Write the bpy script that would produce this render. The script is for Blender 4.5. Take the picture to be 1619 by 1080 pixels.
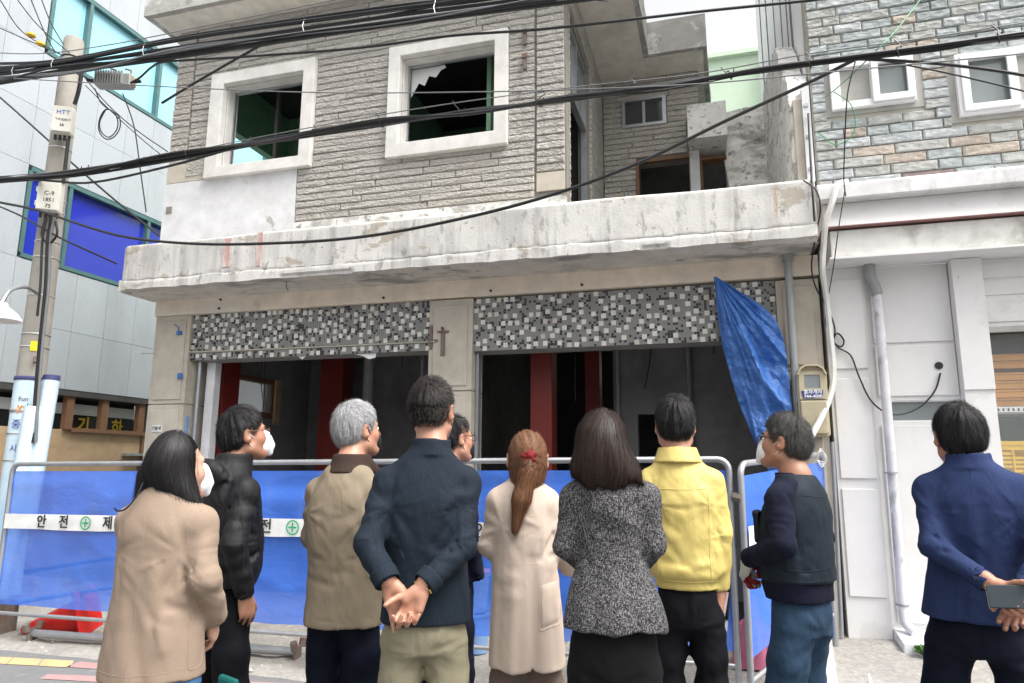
import bpy, bmesh, math, random
import numpy as np
from mathutils import Vector, Matrix

R = math.radians
scene = bpy.context.scene
for o_ in list(bpy.data.objects):
    bpy.data.objects.remove(o_, do_unlink=True)
COL = scene.collection

# ------------------------------------------------------------------ camera
cam_data = bpy.data.cameras.new('camera')
cam_data.sensor_width = 36.0
cam_data.lens = 1100.0 / 1619.0 * 36.0
cam_data.clip_start = 0.05
cam_data.clip_end = 2000.0
cam = bpy.data.objects.new('camera', cam_data)
COL.objects.link(cam)
_m = Matrix.Rotation(R(16.27), 4, 'Z') @ Matrix.Rotation(R(90 + 10.05), 4, 'X') @ Matrix.Rotation(R(0.4), 4, 'Z')
cam.matrix_world = Matrix.Translation((0, 0, 1.5)) @ _m
scene.camera = cam

# ------------------------------------------------------------------ sky and sun
SUN_EL, SUN_AZ = R(60), R(108)     # azimuth measured from +Y, clockwise seen from above
world = bpy.data.worlds.new('World')
scene.world = world
world.use_nodes = True
wn, wl = world.node_tree.nodes, world.node_tree.links
wn.clear()
wo = wn.new('ShaderNodeOutputWorld')
bg = wn.new('ShaderNodeBackground')
sky = wn.new('ShaderNodeTexSky')
sky.sky_type = 'NISHITA'
sky.sun_disc = False
sky.sun_elevation = SUN_EL
sky.sun_rotation = SUN_AZ
sky.air_density = 1.0
sky.dust_density = 8.0
sky.ozone_density = 1.0
hsv = wn.new('ShaderNodeHueSaturation')
hsv.inputs['Saturation'].default_value = 0.08
wl.new(sky.outputs['Color'], hsv.inputs['Color'])
wl.new(hsv.outputs['Color'], bg.inputs['Color'])
bg.inputs['Strength'].default_value = 0.15
wl.new(bg.outputs['Background'], wo.inputs['Surface'])

sun_data = bpy.data.lights.new('sun', 'SUN')
sun_data.energy = 0.8
sun_data.angle = R(35)
sun_data.color = (1.0, 0.92, 0.80)
sun = bpy.data.objects.new('sun', sun_data)
COL.objects.link(sun)
_sd = Vector((math.sin(SUN_AZ) * math.cos(SUN_EL), math.cos(SUN_AZ) * math.cos(SUN_EL), math.sin(SUN_EL)))
sun.rotation_euler = _sd.to_track_quat('Z', 'Y').to_euler()

scene.view_settings.view_transform = 'Standard'
scene.view_settings.look = 'None'
scene.view_settings.gamma = 1.0
scene.view_settings.use_curve_mapping = False
scene.view_settings.exposure = 1.26

# ------------------------------------------------------------------ materials
def _nodes(name):
    m = bpy.data.materials.new(name)
    m.use_nodes = True
    nt = m.node_tree
    b = nt.nodes['Principled BSDF']
    return m, nt, b

def _coord(nt, space, scale=(1, 1, 1), rot=(0, 0, 0)):
    if space == 'world':
        s = nt.nodes.new('ShaderNodeNewGeometry').outputs['Position']
    else:
        s = nt.nodes.new('ShaderNodeTexCoord').outputs['Object']
    mp = nt.nodes.new('ShaderNodeMapping')
    mp.inputs['Scale'].default_value = scale
    mp.inputs['Rotation'].default_value = rot
    nt.links.new(s, mp.inputs['Vector'])
    return mp.outputs['Vector']

def _noise(nt, vec, scale, detail=4, rough=0.55, dist=0.0):
    n = nt.nodes.new('ShaderNodeTexNoise')
    n.inputs['Scale'].default_value = scale
    n.inputs['Detail'].default_value = detail
    n.inputs['Roughness'].default_value = rough
    n.inputs['Distortion'].default_value = dist
    nt.links.new(vec, n.inputs['Vector'])
    return n.outputs['Fac']

def _ramp(nt, fac, lo, hi):
    r = nt.nodes.new('ShaderNodeMapRange')
    r.inputs['From Min'].default_value = lo
    r.inputs['From Max'].default_value = hi
    nt.links.new(fac, r.inputs['Value'])
    return r.outputs['Result']

def _mul(nt, a, v, op='MULTIPLY'):
    m = nt.nodes.new('ShaderNodeMath')
    m.operation = op
    nt.links.new(a, m.inputs[0])
    if isinstance(v, (int, float)):
        m.inputs[1].default_value = v
    else:
        nt.links.new(v, m.inputs[1])
    return m.outputs[0]

def _mix(nt, fac, a, b, blend='MIX'):
    m = nt.nodes.new('ShaderNodeMix')
    m.data_type = 'RGBA'
    m.blend_type = blend
    for s, v in ((m.inputs[0], fac), (m.inputs[6], a), (m.inputs[7], b)):
        if isinstance(v, (int, float)):
            s.default_value = v
        elif isinstance(v, tuple):
            s.default_value = (*v, 1) if len(v) == 3 else v
        else:
            nt.links.new(v, s)
    return m.outputs[2]

def _bump(nt, b, height, strength, dist=0.01, prev=None):
    n = nt.nodes.new('ShaderNodeBump')
    n.inputs['Strength'].default_value = strength
    n.inputs['Distance'].default_value = dist
    nt.links.new(height, n.inputs['Height'])
    if prev is not None:
        nt.links.new(prev, n.inputs['Normal'])
    nt.links.new(n.outputs['Normal'], b.inputs['Normal'])
    return n.outputs['Normal']

MATS = {}
def mat(name, col, rough=0.7, metal=0.0, layers=(), var=0.12, vscale=6.0, bump=0.15, bscale=80.0, bdist=0.004,
        space='world', spec=0.4, coat=0.0, sheen=0.0, objvar=0.0, cleft=0.0):
    """base colour varied by noise; layers: (colour, scale, lo, hi, stretch xyz, amount)"""
    if name in MATS:
        return MATS[name]
    m, nt, b = _nodes(name)
    MATS[name] = m
    v1 = _coord(nt, space)
    n1 = _noise(nt, v1, vscale, 5, 0.6)
    dark = tuple(c * (1 - var) for c in col)
    lite = tuple(min(1.0, c * (1 + var)) for c in col)
    c = _mix(nt, _ramp(nt, n1, 0.3, 0.7), dark, lite)
    if objvar:
        oi = nt.nodes.new('ShaderNodeObjectInfo')
        f = _ramp(nt, oi.outputs['Random'], 0, 1)
        sc_ = nt.nodes.new('ShaderNodeMapRange')
        sc_.inputs['To Min'].default_value = 1 - objvar
        sc_.inputs['To Max'].default_value = 1 + objvar
        nt.links.new(oi.outputs['Random'], sc_.inputs['Value'])
        hs = nt.nodes.new('ShaderNodeHueSaturation')
        nt.links.new(sc_.outputs['Result'], hs.inputs['Value'])
        nt.links.new(c, hs.inputs['Color'])
        c = hs.outputs['Color']
    for i, (lc, ls, lo, hi, st, amt) in enumerate(layers):
        v = _coord(nt, space, st, (0.1 * i, 0.07 * i, 0.3 * i) if st == (1, 1, 1) else (0, 0, 0))
        f = _mul(nt, _ramp(nt, _noise(nt, v, ls, 7, 0.65, 0.3), lo, hi), amt)
        c = _mix(nt, f, c, lc)
    nt.links.new(c, b.inputs['Base Color'])
    b.inputs['Roughness'].default_value = rough
    b.inputs['Metallic'].default_value = metal
    b.inputs['Specular IOR Level'].default_value = spec
    b.inputs['Coat Weight'].default_value = coat
    if sheen:
        b.inputs['Sheen Weight'].default_value = sheen
        b.inputs['Sheen Roughness'].default_value = 0.4
    if bump:
        n_ = _bump(nt, b, _noise(nt, v1, bscale, 6, 0.65), bump, bdist)
        if cleft:
            vv = _coord(nt, space, (1, 1, 1.9), (.15, .1, .06))
            vo = nt.nodes.new('ShaderNodeTexVoronoi')
            vo.feature = 'F1'
            vo.inputs['Scale'].default_value = cleft
            vo.inputs['Randomness'].default_value = 1.0
            mxn = nt.nodes.new('ShaderNodeVectorMath'); mxn.operation = 'ADD'
            nz = nt.nodes.new('ShaderNodeTexNoise'); nz.inputs['Scale'].default_value = cleft * .8; nz.inputs['Detail'].default_value = 4
            nt.links.new(vv, nz.inputs['Vector'])
            sc2 = nt.nodes.new('ShaderNodeVectorMath'); sc2.operation = 'SCALE'; sc2.inputs['Scale'].default_value = .06
            nt.links.new(nz.outputs['Color'], sc2.inputs[0])
            nt.links.new(vv, mxn.inputs[0]); nt.links.new(sc2.outputs[0], mxn.inputs[1])
            nt.links.new(mxn.outputs[0], vo.inputs['Vector'])
            _bump(nt, b, vo.outputs['Distance'], .9, .014, n_)
    return m

def glass(name, tint, rough=0.03, alpha=1.0, spec=0.5):
    if name in MATS:
        return MATS[name]
    m, nt, b = _nodes(name)
    MATS[name] = m
    b.inputs['Base Color'].default_value = (*tint, 1)
    b.inputs['Roughness'].default_value = rough
    b.inputs['Specular IOR Level'].default_value = spec
    b.inputs['Alpha'].default_value = alpha
    return m

GREY = (0.36, 0.35, 0.33)
one = (1, 1, 1)
mat('peeling_plaster', (0.68, 0.66, 0.63), 0.85, var=0.06, layers=[
    ((0.46, 0.45, 0.435), 1.5, 0.47, 0.66, (1.3, 1, 0.9), 0.75),
    ((0.45, 0.40, 0.33), 2.8, 0.585, 0.60, (1, 1, 1.6), 0.9),
    ((0.24, 0.235, 0.225), 1.2, 0.50, 0.78, (4.5, 1, 0.35), 0.8),
    ((0.15, 0.145, 0.135), 8.0, 0.56, 0.68, (1.3, 1, 0.5), 0.7),
    ((0.40, 0.24, 0.10), 5.0, 0.62, 0.72, (2.4, 1, 0.18), 0.75),
    ((0.09, 0.085, 0.08), 34.0, 0.655, 0.68, one, 0.85)], bump=0.5, bscale=40, bdist=0.006)
mat('white_plaster', (0.70, 0.70, 0.715), 0.85, layers=[
    ((0.55, 0.54, 0.53), 1.5, 0.5, 0.7, one, 0.6),
    ((0.40, 0.38, 0.34), 3.0, 0.62, 0.65, one, 0.8),
    ((0.25, 0.24, 0.22), 22.0, 0.70, 0.74, one, 0.7)], bump=0.35, bscale=40)
mat('soffit_plaster', (0.66, 0.63, 0.575), 0.9, layers=[
    ((0.20, 0.195, 0.19), 1.6, 0.52, 0.62, (0.8, 2, 1), 0.7),
    ((0.10, 0.10, 0.095), 6.0, 0.60, 0.70, one, 0.6)], bump=0.4, bscale=50)
mat('cream_plaster', (0.80, 0.70, 0.575), 0.9, layers=[
    ((0.70, 0.66, 0.59), 1.1, 0.48, 0.60, one, 0.8),
    ((0.34, 0.31, 0.27), 1.7, 0.64, 0.80, (1, 1, 0.7), 0.6),
    ((0.16, 0.14, 0.12), 60.0, 0.72, 0.76, one, 0.7)], bump=0.3, bscale=70)
mat('mouldy_plaster', (0.84, 0.825, 0.79), 0.9, layers=[
    ((0.30, 0.285, 0.26), 2.4, 0.53, 0.66, (1, 1, 2.0), 0.8),
    ((0.13, 0.125, 0.115), 12.0, 0.56, 0.66, one, 0.75)], bump=0.6, bscale=30, bdist=0.01)
mat('roof_concrete', (0.42, 0.405, 0.38), 0.95, layers=[
    ((0.62, 0.61, 0.59), 3.2, 0.52, 0.58, one, 0.9),
    ((0.20, 0.19, 0.18), 5.0, 0.58, 0.70, one, 0.8)], bump=0.7, bscale=26, bdist=0.012)
mat('roof_soffit', (0.80, 0.765, 0.69), 0.9, layers=[
    ((0.50, 0.45, 0.37), 1.3, 0.55, 0.75, one, 0.7),
    ((0.12, 0.11, 0.10), 4.0, 0.68, 0.76, one, 0.7)], bump=0.25)
mat('pillar_render', (0.52, 0.475, 0.40), 0.9, layers=[
    ((0.37, 0.33, 0.28), 2.0, 0.52, 0.70, (1, 1, 0.6), 0.7),
    ((0.18, 0.155, 0.13), 40.0, 0.68, 0.73, one, 0.7)], bump=0.5, bscale=60)
mat('split_stone', (0.49, 0.468, 0.43), 0.92, layers=[
    ((0.46, 0.37, 0.28), 0.55, 0.58, 0.72, one, 0.45),
    ((0.33, 0.31, 0.28), 2.6, 0.60, 0.78, one, 0.5)], var=0.14, vscale=45, bump=1.0, bscale=60, bdist=0.012, objvar=0.08, cleft=26.0)
mat('stone_joint', (0.24, 0.225, 0.20), 0.95)
mat('window_surround', (0.74, 0.725, 0.69), 0.75, layers=[
    ((0.45, 0.40, 0.33), 5.0, 0.66, 0.76, one, 0.6),
    ((0.55, 0.50, 0.43), 1.2, 0.55, 0.75, (1, 1, 0.4), 0.5)], bump=0.2)
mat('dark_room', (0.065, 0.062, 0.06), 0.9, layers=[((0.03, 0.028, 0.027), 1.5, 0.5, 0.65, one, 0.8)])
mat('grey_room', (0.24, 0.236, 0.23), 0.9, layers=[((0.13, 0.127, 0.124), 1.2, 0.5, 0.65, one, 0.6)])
mat('green_room', (0.26, 0.46, 0.31), 0.8, layers=[((0.14, 0.22, 0.15), 1.5, 0.55, 0.7, one, 0.8)])
mat('red_paint', (0.18, 0.022, 0.017), 0.5, layers=[((0.12, 0.02, 0.02), 3.0, 0.6, 0.75, one, 0.7)])
mat('tile_white', (0.72, 0.69, 0.64), 0.35, bump=0.05)
mat('tile_cream', (0.60, 0.54, 0.48), 0.35, bump=0.05)
mat('tile_black', (0.035, 0.035, 0.037), 0.3, bump=0.05)
mat('tile_grey', (0.27, 0.27, 0.26), 0.4, var=0.3, vscale=200, bump=0.1)
mat('grout', (0.30, 0.29, 0.27), 0.95)
mat('galvanised', (0.42, 0.43, 0.45), 0.42, 0.75, layers=[((0.22, 0.15, 0.10), 9.0, 0.64, 0.74, one, 0.7)])
mat('rusty_steel', (0.20, 0.17, 0.15), 0.7, 0.4, layers=[((0.22, 0.09, 0.04), 8.0, 0.5, 0.65, one, 0.8)])
mat('grey_pvc', (0.30, 0.31, 0.31), 0.5, bump=0.05, layers=[((0.20, 0.19, 0.18), 4.0, 0.55, 0.7, (1, 1, 0.4), 0.6)])
mat('white_paint_wall', (0.72, 0.71, 0.705), 0.75, var=0.03, layers=[
    ((0.62, 0.60, 0.57), 1.3, 0.54, 0.80, (1, 1, 0.5), 0.55),
    ((0.50, 0.48, 0.45), 4.0, 0.62, 0.80, (3, 3, 0.3), 0.35),
    ((0.45, 0.43, 0.40), 14.0, 0.70, 0.73, one, 0.6),
    ((0.58, 0.555, 0.52), 2.2, 0.60, 0.63, one, 0.4)], bump=0.2, bscale=50)
mat('white_ledge', (0.72, 0.715, 0.72), 0.8, layers=[
    ((0.22, 0.21, 0.19), 3.0, 0.58, 0.76, (1.4, 1, 0.5), 0.65),
    ((0.30, 0.31, 0.24), 1.1, 0.60, 0.75, one, 0.5)], bump=0.4, bscale=35)
mat('stained_beam', (0.70, 0.69, 0.66), 0.85, layers=[
    ((0.22, 0.225, 0.16), 1.5, 0.50, 0.66, (1, 1, 1.2), 0.75),
    ((0.14, 0.135, 0.11), 6.0, 0.60, 0.72, (1, 1, 0.5), 0.7)], bump=0.35)
for nm, c in (('stone_bluegrey', (0.365, 0.40, 0.40)), ('stone_grey', (0.40, 0.405, 0.385)), ('stone_tan', (0.44, 0.385, 0.33)),
              ('stone_maroon', (0.28, 0.22, 0.215)), ('stone_pale', (0.43, 0.455, 0.46))):
    mat(nm, c, 0.85, var=0.15, vscale=24, bump=0.9, bscale=30, bdist=0.010, objvar=0.09, cleft=13.0,
        layers=[(tuple(x * 0.72 for x in c), 4.0, 0.55, 0.75, (1, 1, 2.5), 0.6)])
mat('mortar', (0.44, 0.415, 0.36), 0.95, bump=0.5)
mat('upvc', (0.80, 0.80, 0.81), 0.35, var=0.02, bump=0.0)
mat('granite_panel', (0.385, 0.41, 0.44), 0.55, var=0.16, vscale=70, bump=0.08, objvar=0.03, layers=[
    ((0.26, 0.275, 0.295), 0.9, 0.50, 0.75, (1, 1, 0.4), 0.6), ((0.22, 0.225, 0.235), 3.0, 0.60, 0.80, (2, 2, 0.15), 0.5)])
mat('panel_joint', (0.30, 0.315, 0.335), 0.8)
mat('teal_frame', (0.085, 0.17, 0.17), 0.4, 0.2, bump=0)
glass('sky_tinted_glass', (0.28, 0.60, 0.72), 0.06, spec=1.0)  # reflected sky put into the glass colour as a pale blue tint
glass('blue_film', (0.018, 0.028, 0.40), 0.10, spec=1.0)
glass('dark_glass', (0.05, 0.055, 0.06), 0.05, spec=0.8)
glass('frosted_glass', (0.72, 0.77, 0.74), 0.5, 0.45)
glass('teal_glass', (0.16, 0.40, 0.42), 0.08, spec=0.8)
glass('grey_glass', (0.22, 0.25, 0.25), 0.08, spec=0.8)
mat('plywood', (0.46, 0.325, 0.20), 0.7, layers=[((0.34, 0.22, 0.13), 2.0, 0.5, 0.75, (0.2, 0.4, 4.0), 0.7)], bump=0.08)
mat('wood_brown', (0.19, 0.10, 0.055), 0.7)
mat('sign_black', (0.018, 0.018, 0.02), 0.4, bump=0)
mat('sign_yellow', (0.75, 0.52, 0.05), 0.5, bump=0)
mat('pole_concrete', (0.33, 0.31, 0.275), 0.9, layers=[((0.24, 0.215, 0.18), 2.5, 0.5, 0.75, (1, 1, 0.3), 0.7)], bump=0.3)
mat('pole_wrap', (0.62, 0.74, 0.82), 0.45, var=0.04, layers=[((0.32, 0.58, 0.78), 0.8, 0.42, 0.62, (0.3, 0.3, 1.3), 0.7)], bump=0.03)
mat('pole_band', (0.055, 0.06, 0.16), 0.5, bump=0)
mat('steel_strap', (0.62, 0.62, 0.60), 0.35, 0.8, bump=0)
mat('box_cream', (0.66, 0.645, 0.575), 0.5, bump=0.03, var=0.05)
mat('alu_cast', (0.42, 0.425, 0.42), 0.5, 0.5, bump=0.1)
mat('cable_black', (0.018, 0.018, 0.020), 0.45, bump=0)
mat('cable_grey', (0.16, 0.165, 0.17), 0.5, bump=0)
mat('cable_green', (0.05, 0.28, 0.10), 0.5, bump=0)
mat('white_hose', (0.70, 0.69, 0.66), 0.55, bump=0.2, bscale=120)
mat('yellow_plastic', (0.78, 0.50, 0.04), 0.45, bump=0)
mat('yellow_tag', (0.80, 0.74, 0.03), 0.45, bump=0)
mat('orange_plastic', (0.66, 0.30, 0.045), 0.45, objvar=0.12, bump=0)
mat('meter_beige', (0.44, 0.385, 0.265), 0.5, layers=[((0.32, 0.27, 0.18), 3.0, 0.55, 0.75, one, 0.6)], bump=0.05)
mat('sticker_blue', (0.03, 0.045, 0.20), 0.4, bump=0)
mat('ink_blue', (0.07, 0.12, 0.42), 0.5, bump=0)
mat('ink_black', (0.02, 0.02, 0.02), 0.5, bump=0)
mat('ink_green', (0.01, 0.36, 0.14), 0.5, bump=0)
mat('ink_orange', (0.80, 0.25, 0.05), 0.5, bump=0)
mat('ink_white', (0.78, 0.78, 0.78), 0.5, bump=0)
mat('asphalt', (0.155, 0.155, 0.155), 0.92, var=0.22, vscale=160, layers=[
    ((0.10, 0.10, 0.10), 1.2, 0.5, 0.7, one, 0.6), ((0.24, 0.235, 0.22), 5.0, 0.6, 0.7, one, 0.5)], bump=0.7, bscale=130)
mat('rough_concrete', (0.30, 0.285, 0.26), 0.95, var=0.2, vscale=25, layers=[
    ((0.20, 0.19, 0.175), 1.6, 0.5, 0.65, one, 0.7), ((0.40, 0.385, 0.35), 4.0, 0.58, 0.7, one, 0.6)], bump=0.8, bscale=45, bdist=0.015)
mat('road_yellow', (0.45, 0.34, 0.17), 0.85, layers=[((0.24, 0.22, 0.18), 7.0, 0.55, 0.68, one, 0.8)])
mat('road_pink', (0.36, 0.21, 0.20), 0.85, layers=[((0.22, 0.20, 0.19), 6.0, 0.5, 0.68, one, 0.8)])
mat('cone_red', (0.62, 0.02, 0.015), 0.4, bump=0)
mat('bucket_blue', (0.22, 0.36, 0.62), 0.45, layers=[((0.24, 0.10, 0.04), 9.0, 0.62, 0.68, one, 0.9)])
mat('bucket_pink', (0.55, 0.16, 0.25), 0.5)
mat('green_far_wall', (0.60, 0.74, 0.58), 0.85, var=0.04)
mat('far_white', (0.86, 0.865, 0.87), 0.85, var=0.05)
mat('leaf', (0.07, 0.16, 0.035), 0.6)
mat('cement_patch', (0.40, 0.39, 0.365), 0.95, bump=0.5)

def net_material():
    m, nt, b = _nodes('blue_net')
    MATS['blue_net'] = m
    v = _coord(nt, 'object', (1, 1, 1))
    w1 = _noise(nt, _coord(nt, 'object', (900, 1, 60)), 1.0, 1)
    w2 = _noise(nt, _coord(nt, 'object', (60, 1, 900)), 1.0, 1)
    f = _ramp(nt, _noise(nt, v, 1.7, 4), 0.35, 0.7)
    c = _mix(nt, f, (0.05, 0.16, 0.64), (0.07, 0.20, 0.72))
    c = _mix(nt, _mul(nt, _ramp(nt, _noise(nt, _coord(nt, 'object', (1, 1, .35)), 5, 6, .7), .52, .8), .45), c, (0.20, 0.27, 0.50))
    nt.links.new(c, b.inputs['Base Color'])
    b.inputs['Roughness'].default_value = 0.55
    b.inputs['Specular IOR Level'].default_value = 0.3
    b.inputs['Alpha'].default_value = 0.82
    b.inputs['Transmission Weight'].default_value = 0.0
    nb1 = _bump(nt, b, _mul(nt, w1, w2, 'ADD'), 0.12, 0.002)
    _bump(nt, b, _noise(nt, _coord(nt, 'object', (1, 1, 2.2)), 5, 5, .6, 1.2), .2, .03, nb1)
net_material()
mat('net_band', (0.70, 0.71, 0.70), 0.55, bump=0.05)

def tarp_material():
    m, nt, b = _nodes('blue_tarp')
    MATS['blue_tarp'] = m
    v = _coord(nt, 'object')
    f = _ramp(nt, _noise(nt, v, 9, 5), 0.35, 0.7)
    c = _mix(nt, f, (0.035, 0.13, 0.42), (0.05, 0.165, 0.48))
    nt.links.new(c, b.inputs['Base Color'])
    b.inputs['Roughness'].default_value = 0.36
    b.inputs['Specular IOR Level'].default_value = 0.6
    h = _noise(nt, v, 14, 6, 0.6, 1.6)
    n = _bump(nt, b, h, 0.6, 0.03)
    w = nt.nodes.new('ShaderNodeTexWave')
    w.inputs['Scale'].default_value = 90
    nt.links.new(v, w.inputs['Vector'])
    _bump(nt, b, w.outputs['Fac'], 0.06, 0.002, n)
tarp_material()

# ------------------------------------------------------------------ object helpers
def tag(o, label=None, cat=None, group=None, kind=None):
    if label: o['label'] = label
    if cat: o['category'] = cat
    if group: o['group'] = group
    if kind: o['kind'] = kind
    return o

def empty(name, loc=(0, 0, 0), rz=0.0, label=None, cat=None, group=None, parent=None):
    o = bpy.data.objects.new(name, None)
    o.empty_display_size = 0.1
    COL.objects.link(o)
    o.location = loc
    o.rotation_euler = (0, 0, rz)
    if parent: o.parent = parent
    return tag(o, label, cat, group)

def link(name, me, material=None, parent=None, loc=None, smooth=False):
    o = bpy.data.objects.new(name, me)
    COL.objects.link(o)
    if material is not None:
        for mm in (material if isinstance(material, (list, tuple)) else [material]):
            me.materials.append(MATS[mm] if isinstance(mm, str) else mm)
    if parent is not None: o.parent = parent
    if loc is not None: o.location = loc
    if smooth:
        me.polygons.foreach_set('use_smooth', [True] * len(me.polygons))
    return o

class MB:
    def __init__(self):
        self.v, self.f, self.mi, self.cur = [], [], [], 0
    def add(self, vs, fs):
        n = len(self.v)
        self.v += [tuple(p) for p in vs]
        self.f += [tuple(i + n for i in q) for q in fs]
        self.mi += [self.cur] * len(fs)
        return self
    def box(self, x0, x1, y0, y1, z0, z1):
        return self.add([(x0, y0, z0), (x1, y0, z0), (x1, y1, z0), (x0, y1, z0), (x0, y0, z1), (x1, y0, z1), (x1, y1, z1), (x0, y1, z1)],
                        [(0, 3, 2, 1), (4, 5, 6, 7), (0, 1, 5, 4), (1, 2, 6, 5), (2, 3, 7, 6), (3, 0, 4, 7)])
    def tube(self, pts, r, seg=8, caps=True):
        pts = [Vector(p) for p in pts]
        rs = r if isinstance(r, (list, tuple)) else [r] * len(pts)
        vs, fs = [], []
        t0 = (pts[1] - pts[0]).normalized()
        up = Vector((0, 0, 1)) if abs(t0.z) < 0.9 else Vector((1, 0, 0))
        nrm = t0.cross(up).normalized()
        for i, p in enumerate(pts):
            t = (pts[min(i + 1, len(pts) - 1)] - pts[max(i - 1, 0)]).normalized()
            nrm = (nrm - t * nrm.dot(t)).normalized()
            bn = t.cross(nrm)
            for k in range(seg):
                a = 2 * math.pi * k / seg
                vs.append(p + (nrm * math.cos(a) + bn * math.sin(a)) * rs[i])
        for i in range(len(pts) - 1):
            for k in range(seg):
                k2 = (k + 1) % seg
                fs.append((i * seg + k, i * seg + k2, (i + 1) * seg + k2, (i + 1) * seg + k))
        if caps:
            fs.append(tuple(reversed(range(seg))))
            fs.append(tuple((len(pts) - 1) * seg + k for k in range(seg)))
        return self.add(vs, fs)
    def lathe(self, prof, c=(0, 0, 0), seg=24):
        vs, fs = [], []
        for (r, z) in prof:
            for k in range(seg):
                a = 2 * math.pi * k / seg
                vs.append((c[0] + r * math.cos(a), c[1] + r * math.sin(a), c[2] + z))
        for i in range(len(prof) - 1):
            for k in range(seg):
                k2 = (k + 1) % seg
                fs.append((i * seg + k, i * seg + k2, (i + 1) * seg + k2, (i + 1) * seg + k))
        fs.append(tuple(reversed(range(seg))))
        fs.append(tuple((len(prof) - 1) * seg + k for k in range(seg)))
        return self.add(vs, fs)
    def prism(self, poly, axis, a0, a1):
        """poly of 2-d points extruded along axis ('x': (y,z), 'y': (x,z), 'z': (x,y))"""
        def p3(p, a):
            return {'x': (a, p[0], p[1]), 'y': (p[0], a, p[1]), 'z': (p[0], p[1], a)}[axis]
        n = len(poly)
        vs = [p3(p, a0) for p in poly] + [p3(p, a1) for p in poly]
        fs = [tuple(range(n)), tuple(reversed(range(n, 2 * n)))]
        fs += [((i + 1) % n, i, n + i, n + (i + 1) % n) for i in range(n)]
        return self.add(vs, fs)
    def cells(self, us, vs, holes, w0, w1, axis='y'):
        """slab in the plane across `axis` with rectangular holes; faces only on its outside"""
        us = sorted(set(us + [h[k] for h in holes for k in (0, 1)]))
        vs = sorted(set(vs + [h[k] for h in holes for k in (2, 3)]))
        def full(i, j):
            if i < 0 or j < 0 or i >= len(us) - 1 or j >= len(vs) - 1: return False
            cu, cv = (us[i] + us[i + 1]) / 2, (vs[j] + vs[j + 1]) / 2
            return not any(h[0] < cu < h[1] and h[2] < cv < h[3] for h in holes)
        P = (lambda u, v, w: (u, w, v)) if axis == 'y' else ((lambda u, v, w: (w, u, v)) if axis == 'x' else (lambda u, v, w: (u, v, w)))
        for i in range(len(us) - 1):
            for j in range(len(vs) - 1):
                if not full(i, j): continue
                a, b_, c, d = us[i], us[i + 1], vs[j], vs[j + 1]
                q = lambda *pp: self.add([P(*p) for p in pp], [(0, 1, 2, 3)])
                q((a, c, w0), (b_, c, w0), (b_, d, w0), (a, d, w0))
                q((a, d, w1), (b_, d, w1), (b_, c, w1), (a, c, w1))
                if not full(i - 1, j): q((a, c, w1), (a, c, w0), (a, d, w0), (a, d, w1))
                if not full(i + 1, j): q((b_, c, w0), (b_, c, w1), (b_, d, w1), (b_, d, w0))
                if not full(i, j - 1): q((a, c, w1), (b_, c, w1), (b_, c, w0), (a, c, w0))
                if not full(i, j + 1): q((a, d, w0), (b_, d, w0), (b_, d, w1), (a, d, w1))
        return self
    def mesh(self, name):
        me = bpy.data.meshes.new(name)
        me.from_pydata(self.v, [], self.f)
        if any(self.mi):
            me.polygons.foreach_set('material_index', self.mi)
        return me
    def build(self, name, material, parent=None, smooth=False, bevel=0.0, loc=None, weld=False):
        me = self.mesh(name)
        if weld:
            bm = bmesh.new(); bm.from_mesh(me)
            bmesh.ops.remove_doubles(bm, verts=bm.verts, dist=1e-4)
            bmesh.ops.recalc_face_normals(bm, faces=bm.faces)
            bm.to_mesh(me); bm.free()
        o = link(name, me, material, parent, loc, smooth)
        if bevel:
            md = o.modifiers.new('bevel', 'BEVEL')
            md.width = bevel
            md.segments = 2
            md.limit_method = 'ANGLE'
        if smooth:
            try:
                me.set_sharp_from_angle(angle=R(50))
            except Exception:
                pass
        return o

def box(name, material, parent, x0, x1, y0, y1, z0, z1, bevel=0.0):
    return MB().box(x0, x1, y0, y1, z0, z1).build(name, material, parent, bevel=bevel)

def tube(name, material, parent, pts, r, seg=8):
    return MB().tube(pts, r, seg).build(name, material, parent, smooth=True)

def lettering(body, size, material, parent, mw, extrude=0.0015, name='lettering', bold=0.0, sx=1.0):
    """text as flat mesh; mw places its plane (x right, y up, z towards the reader), centred"""
    cu = bpy.data.curves.new('t', 'FONT')
    cu.body = body
    cu.size = size
    cu.align_x = 'CENTER'
    cu.align_y = 'CENTER'
    cu.extrude = extrude
    cu.offset = bold
    cu.resolution_u = 3
    t = bpy.data.objects.new('t', cu)
    COL.objects.link(t)
    bpy.context.view_layer.update()
    me = bpy.data.meshes.new_from_object(t.evaluated_get(bpy.context.evaluated_depsgraph_get()))
    bpy.data.objects.remove(t)
    bpy.data.curves.remove(cu)
    me.transform(mw @ Matrix.Diagonal((sx, 1, 1, 1)))
    me.materials.clear()
    return link(name, me, material, parent)

def plane_mw(o, right, up):
    r, u = Vector(right).normalized(), Vector(up).normalized()
    n = r.cross(u)
    m = Matrix((r, u, n)).transposed().to_4x4()
    m.translation = Vector(o)
    return m

def smooth_path(pts, n=6):
    """Catmull-Rom through pts"""
    P = [Vector(p) for p in pts]
    P = [P[0] * 2 - P[1]] + P + [P[-1] * 2 - P[-2]]
    out = []
    for i in range(1, len(P) - 2):
        for k in range(n):
            t = k / n
            a, b_, c, d = P[i - 1], P[i], P[i + 1], P[i + 2]
            out.append(0.5 * ((2 * b_) + (c - a) * t + (2 * a - 5 * b_ + 4 * c - d) * t * t + (3 * b_ - a - 3 * c + d) * t ** 3))
    out.append(P[-2])
    return out

rng = random.Random(7)

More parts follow.
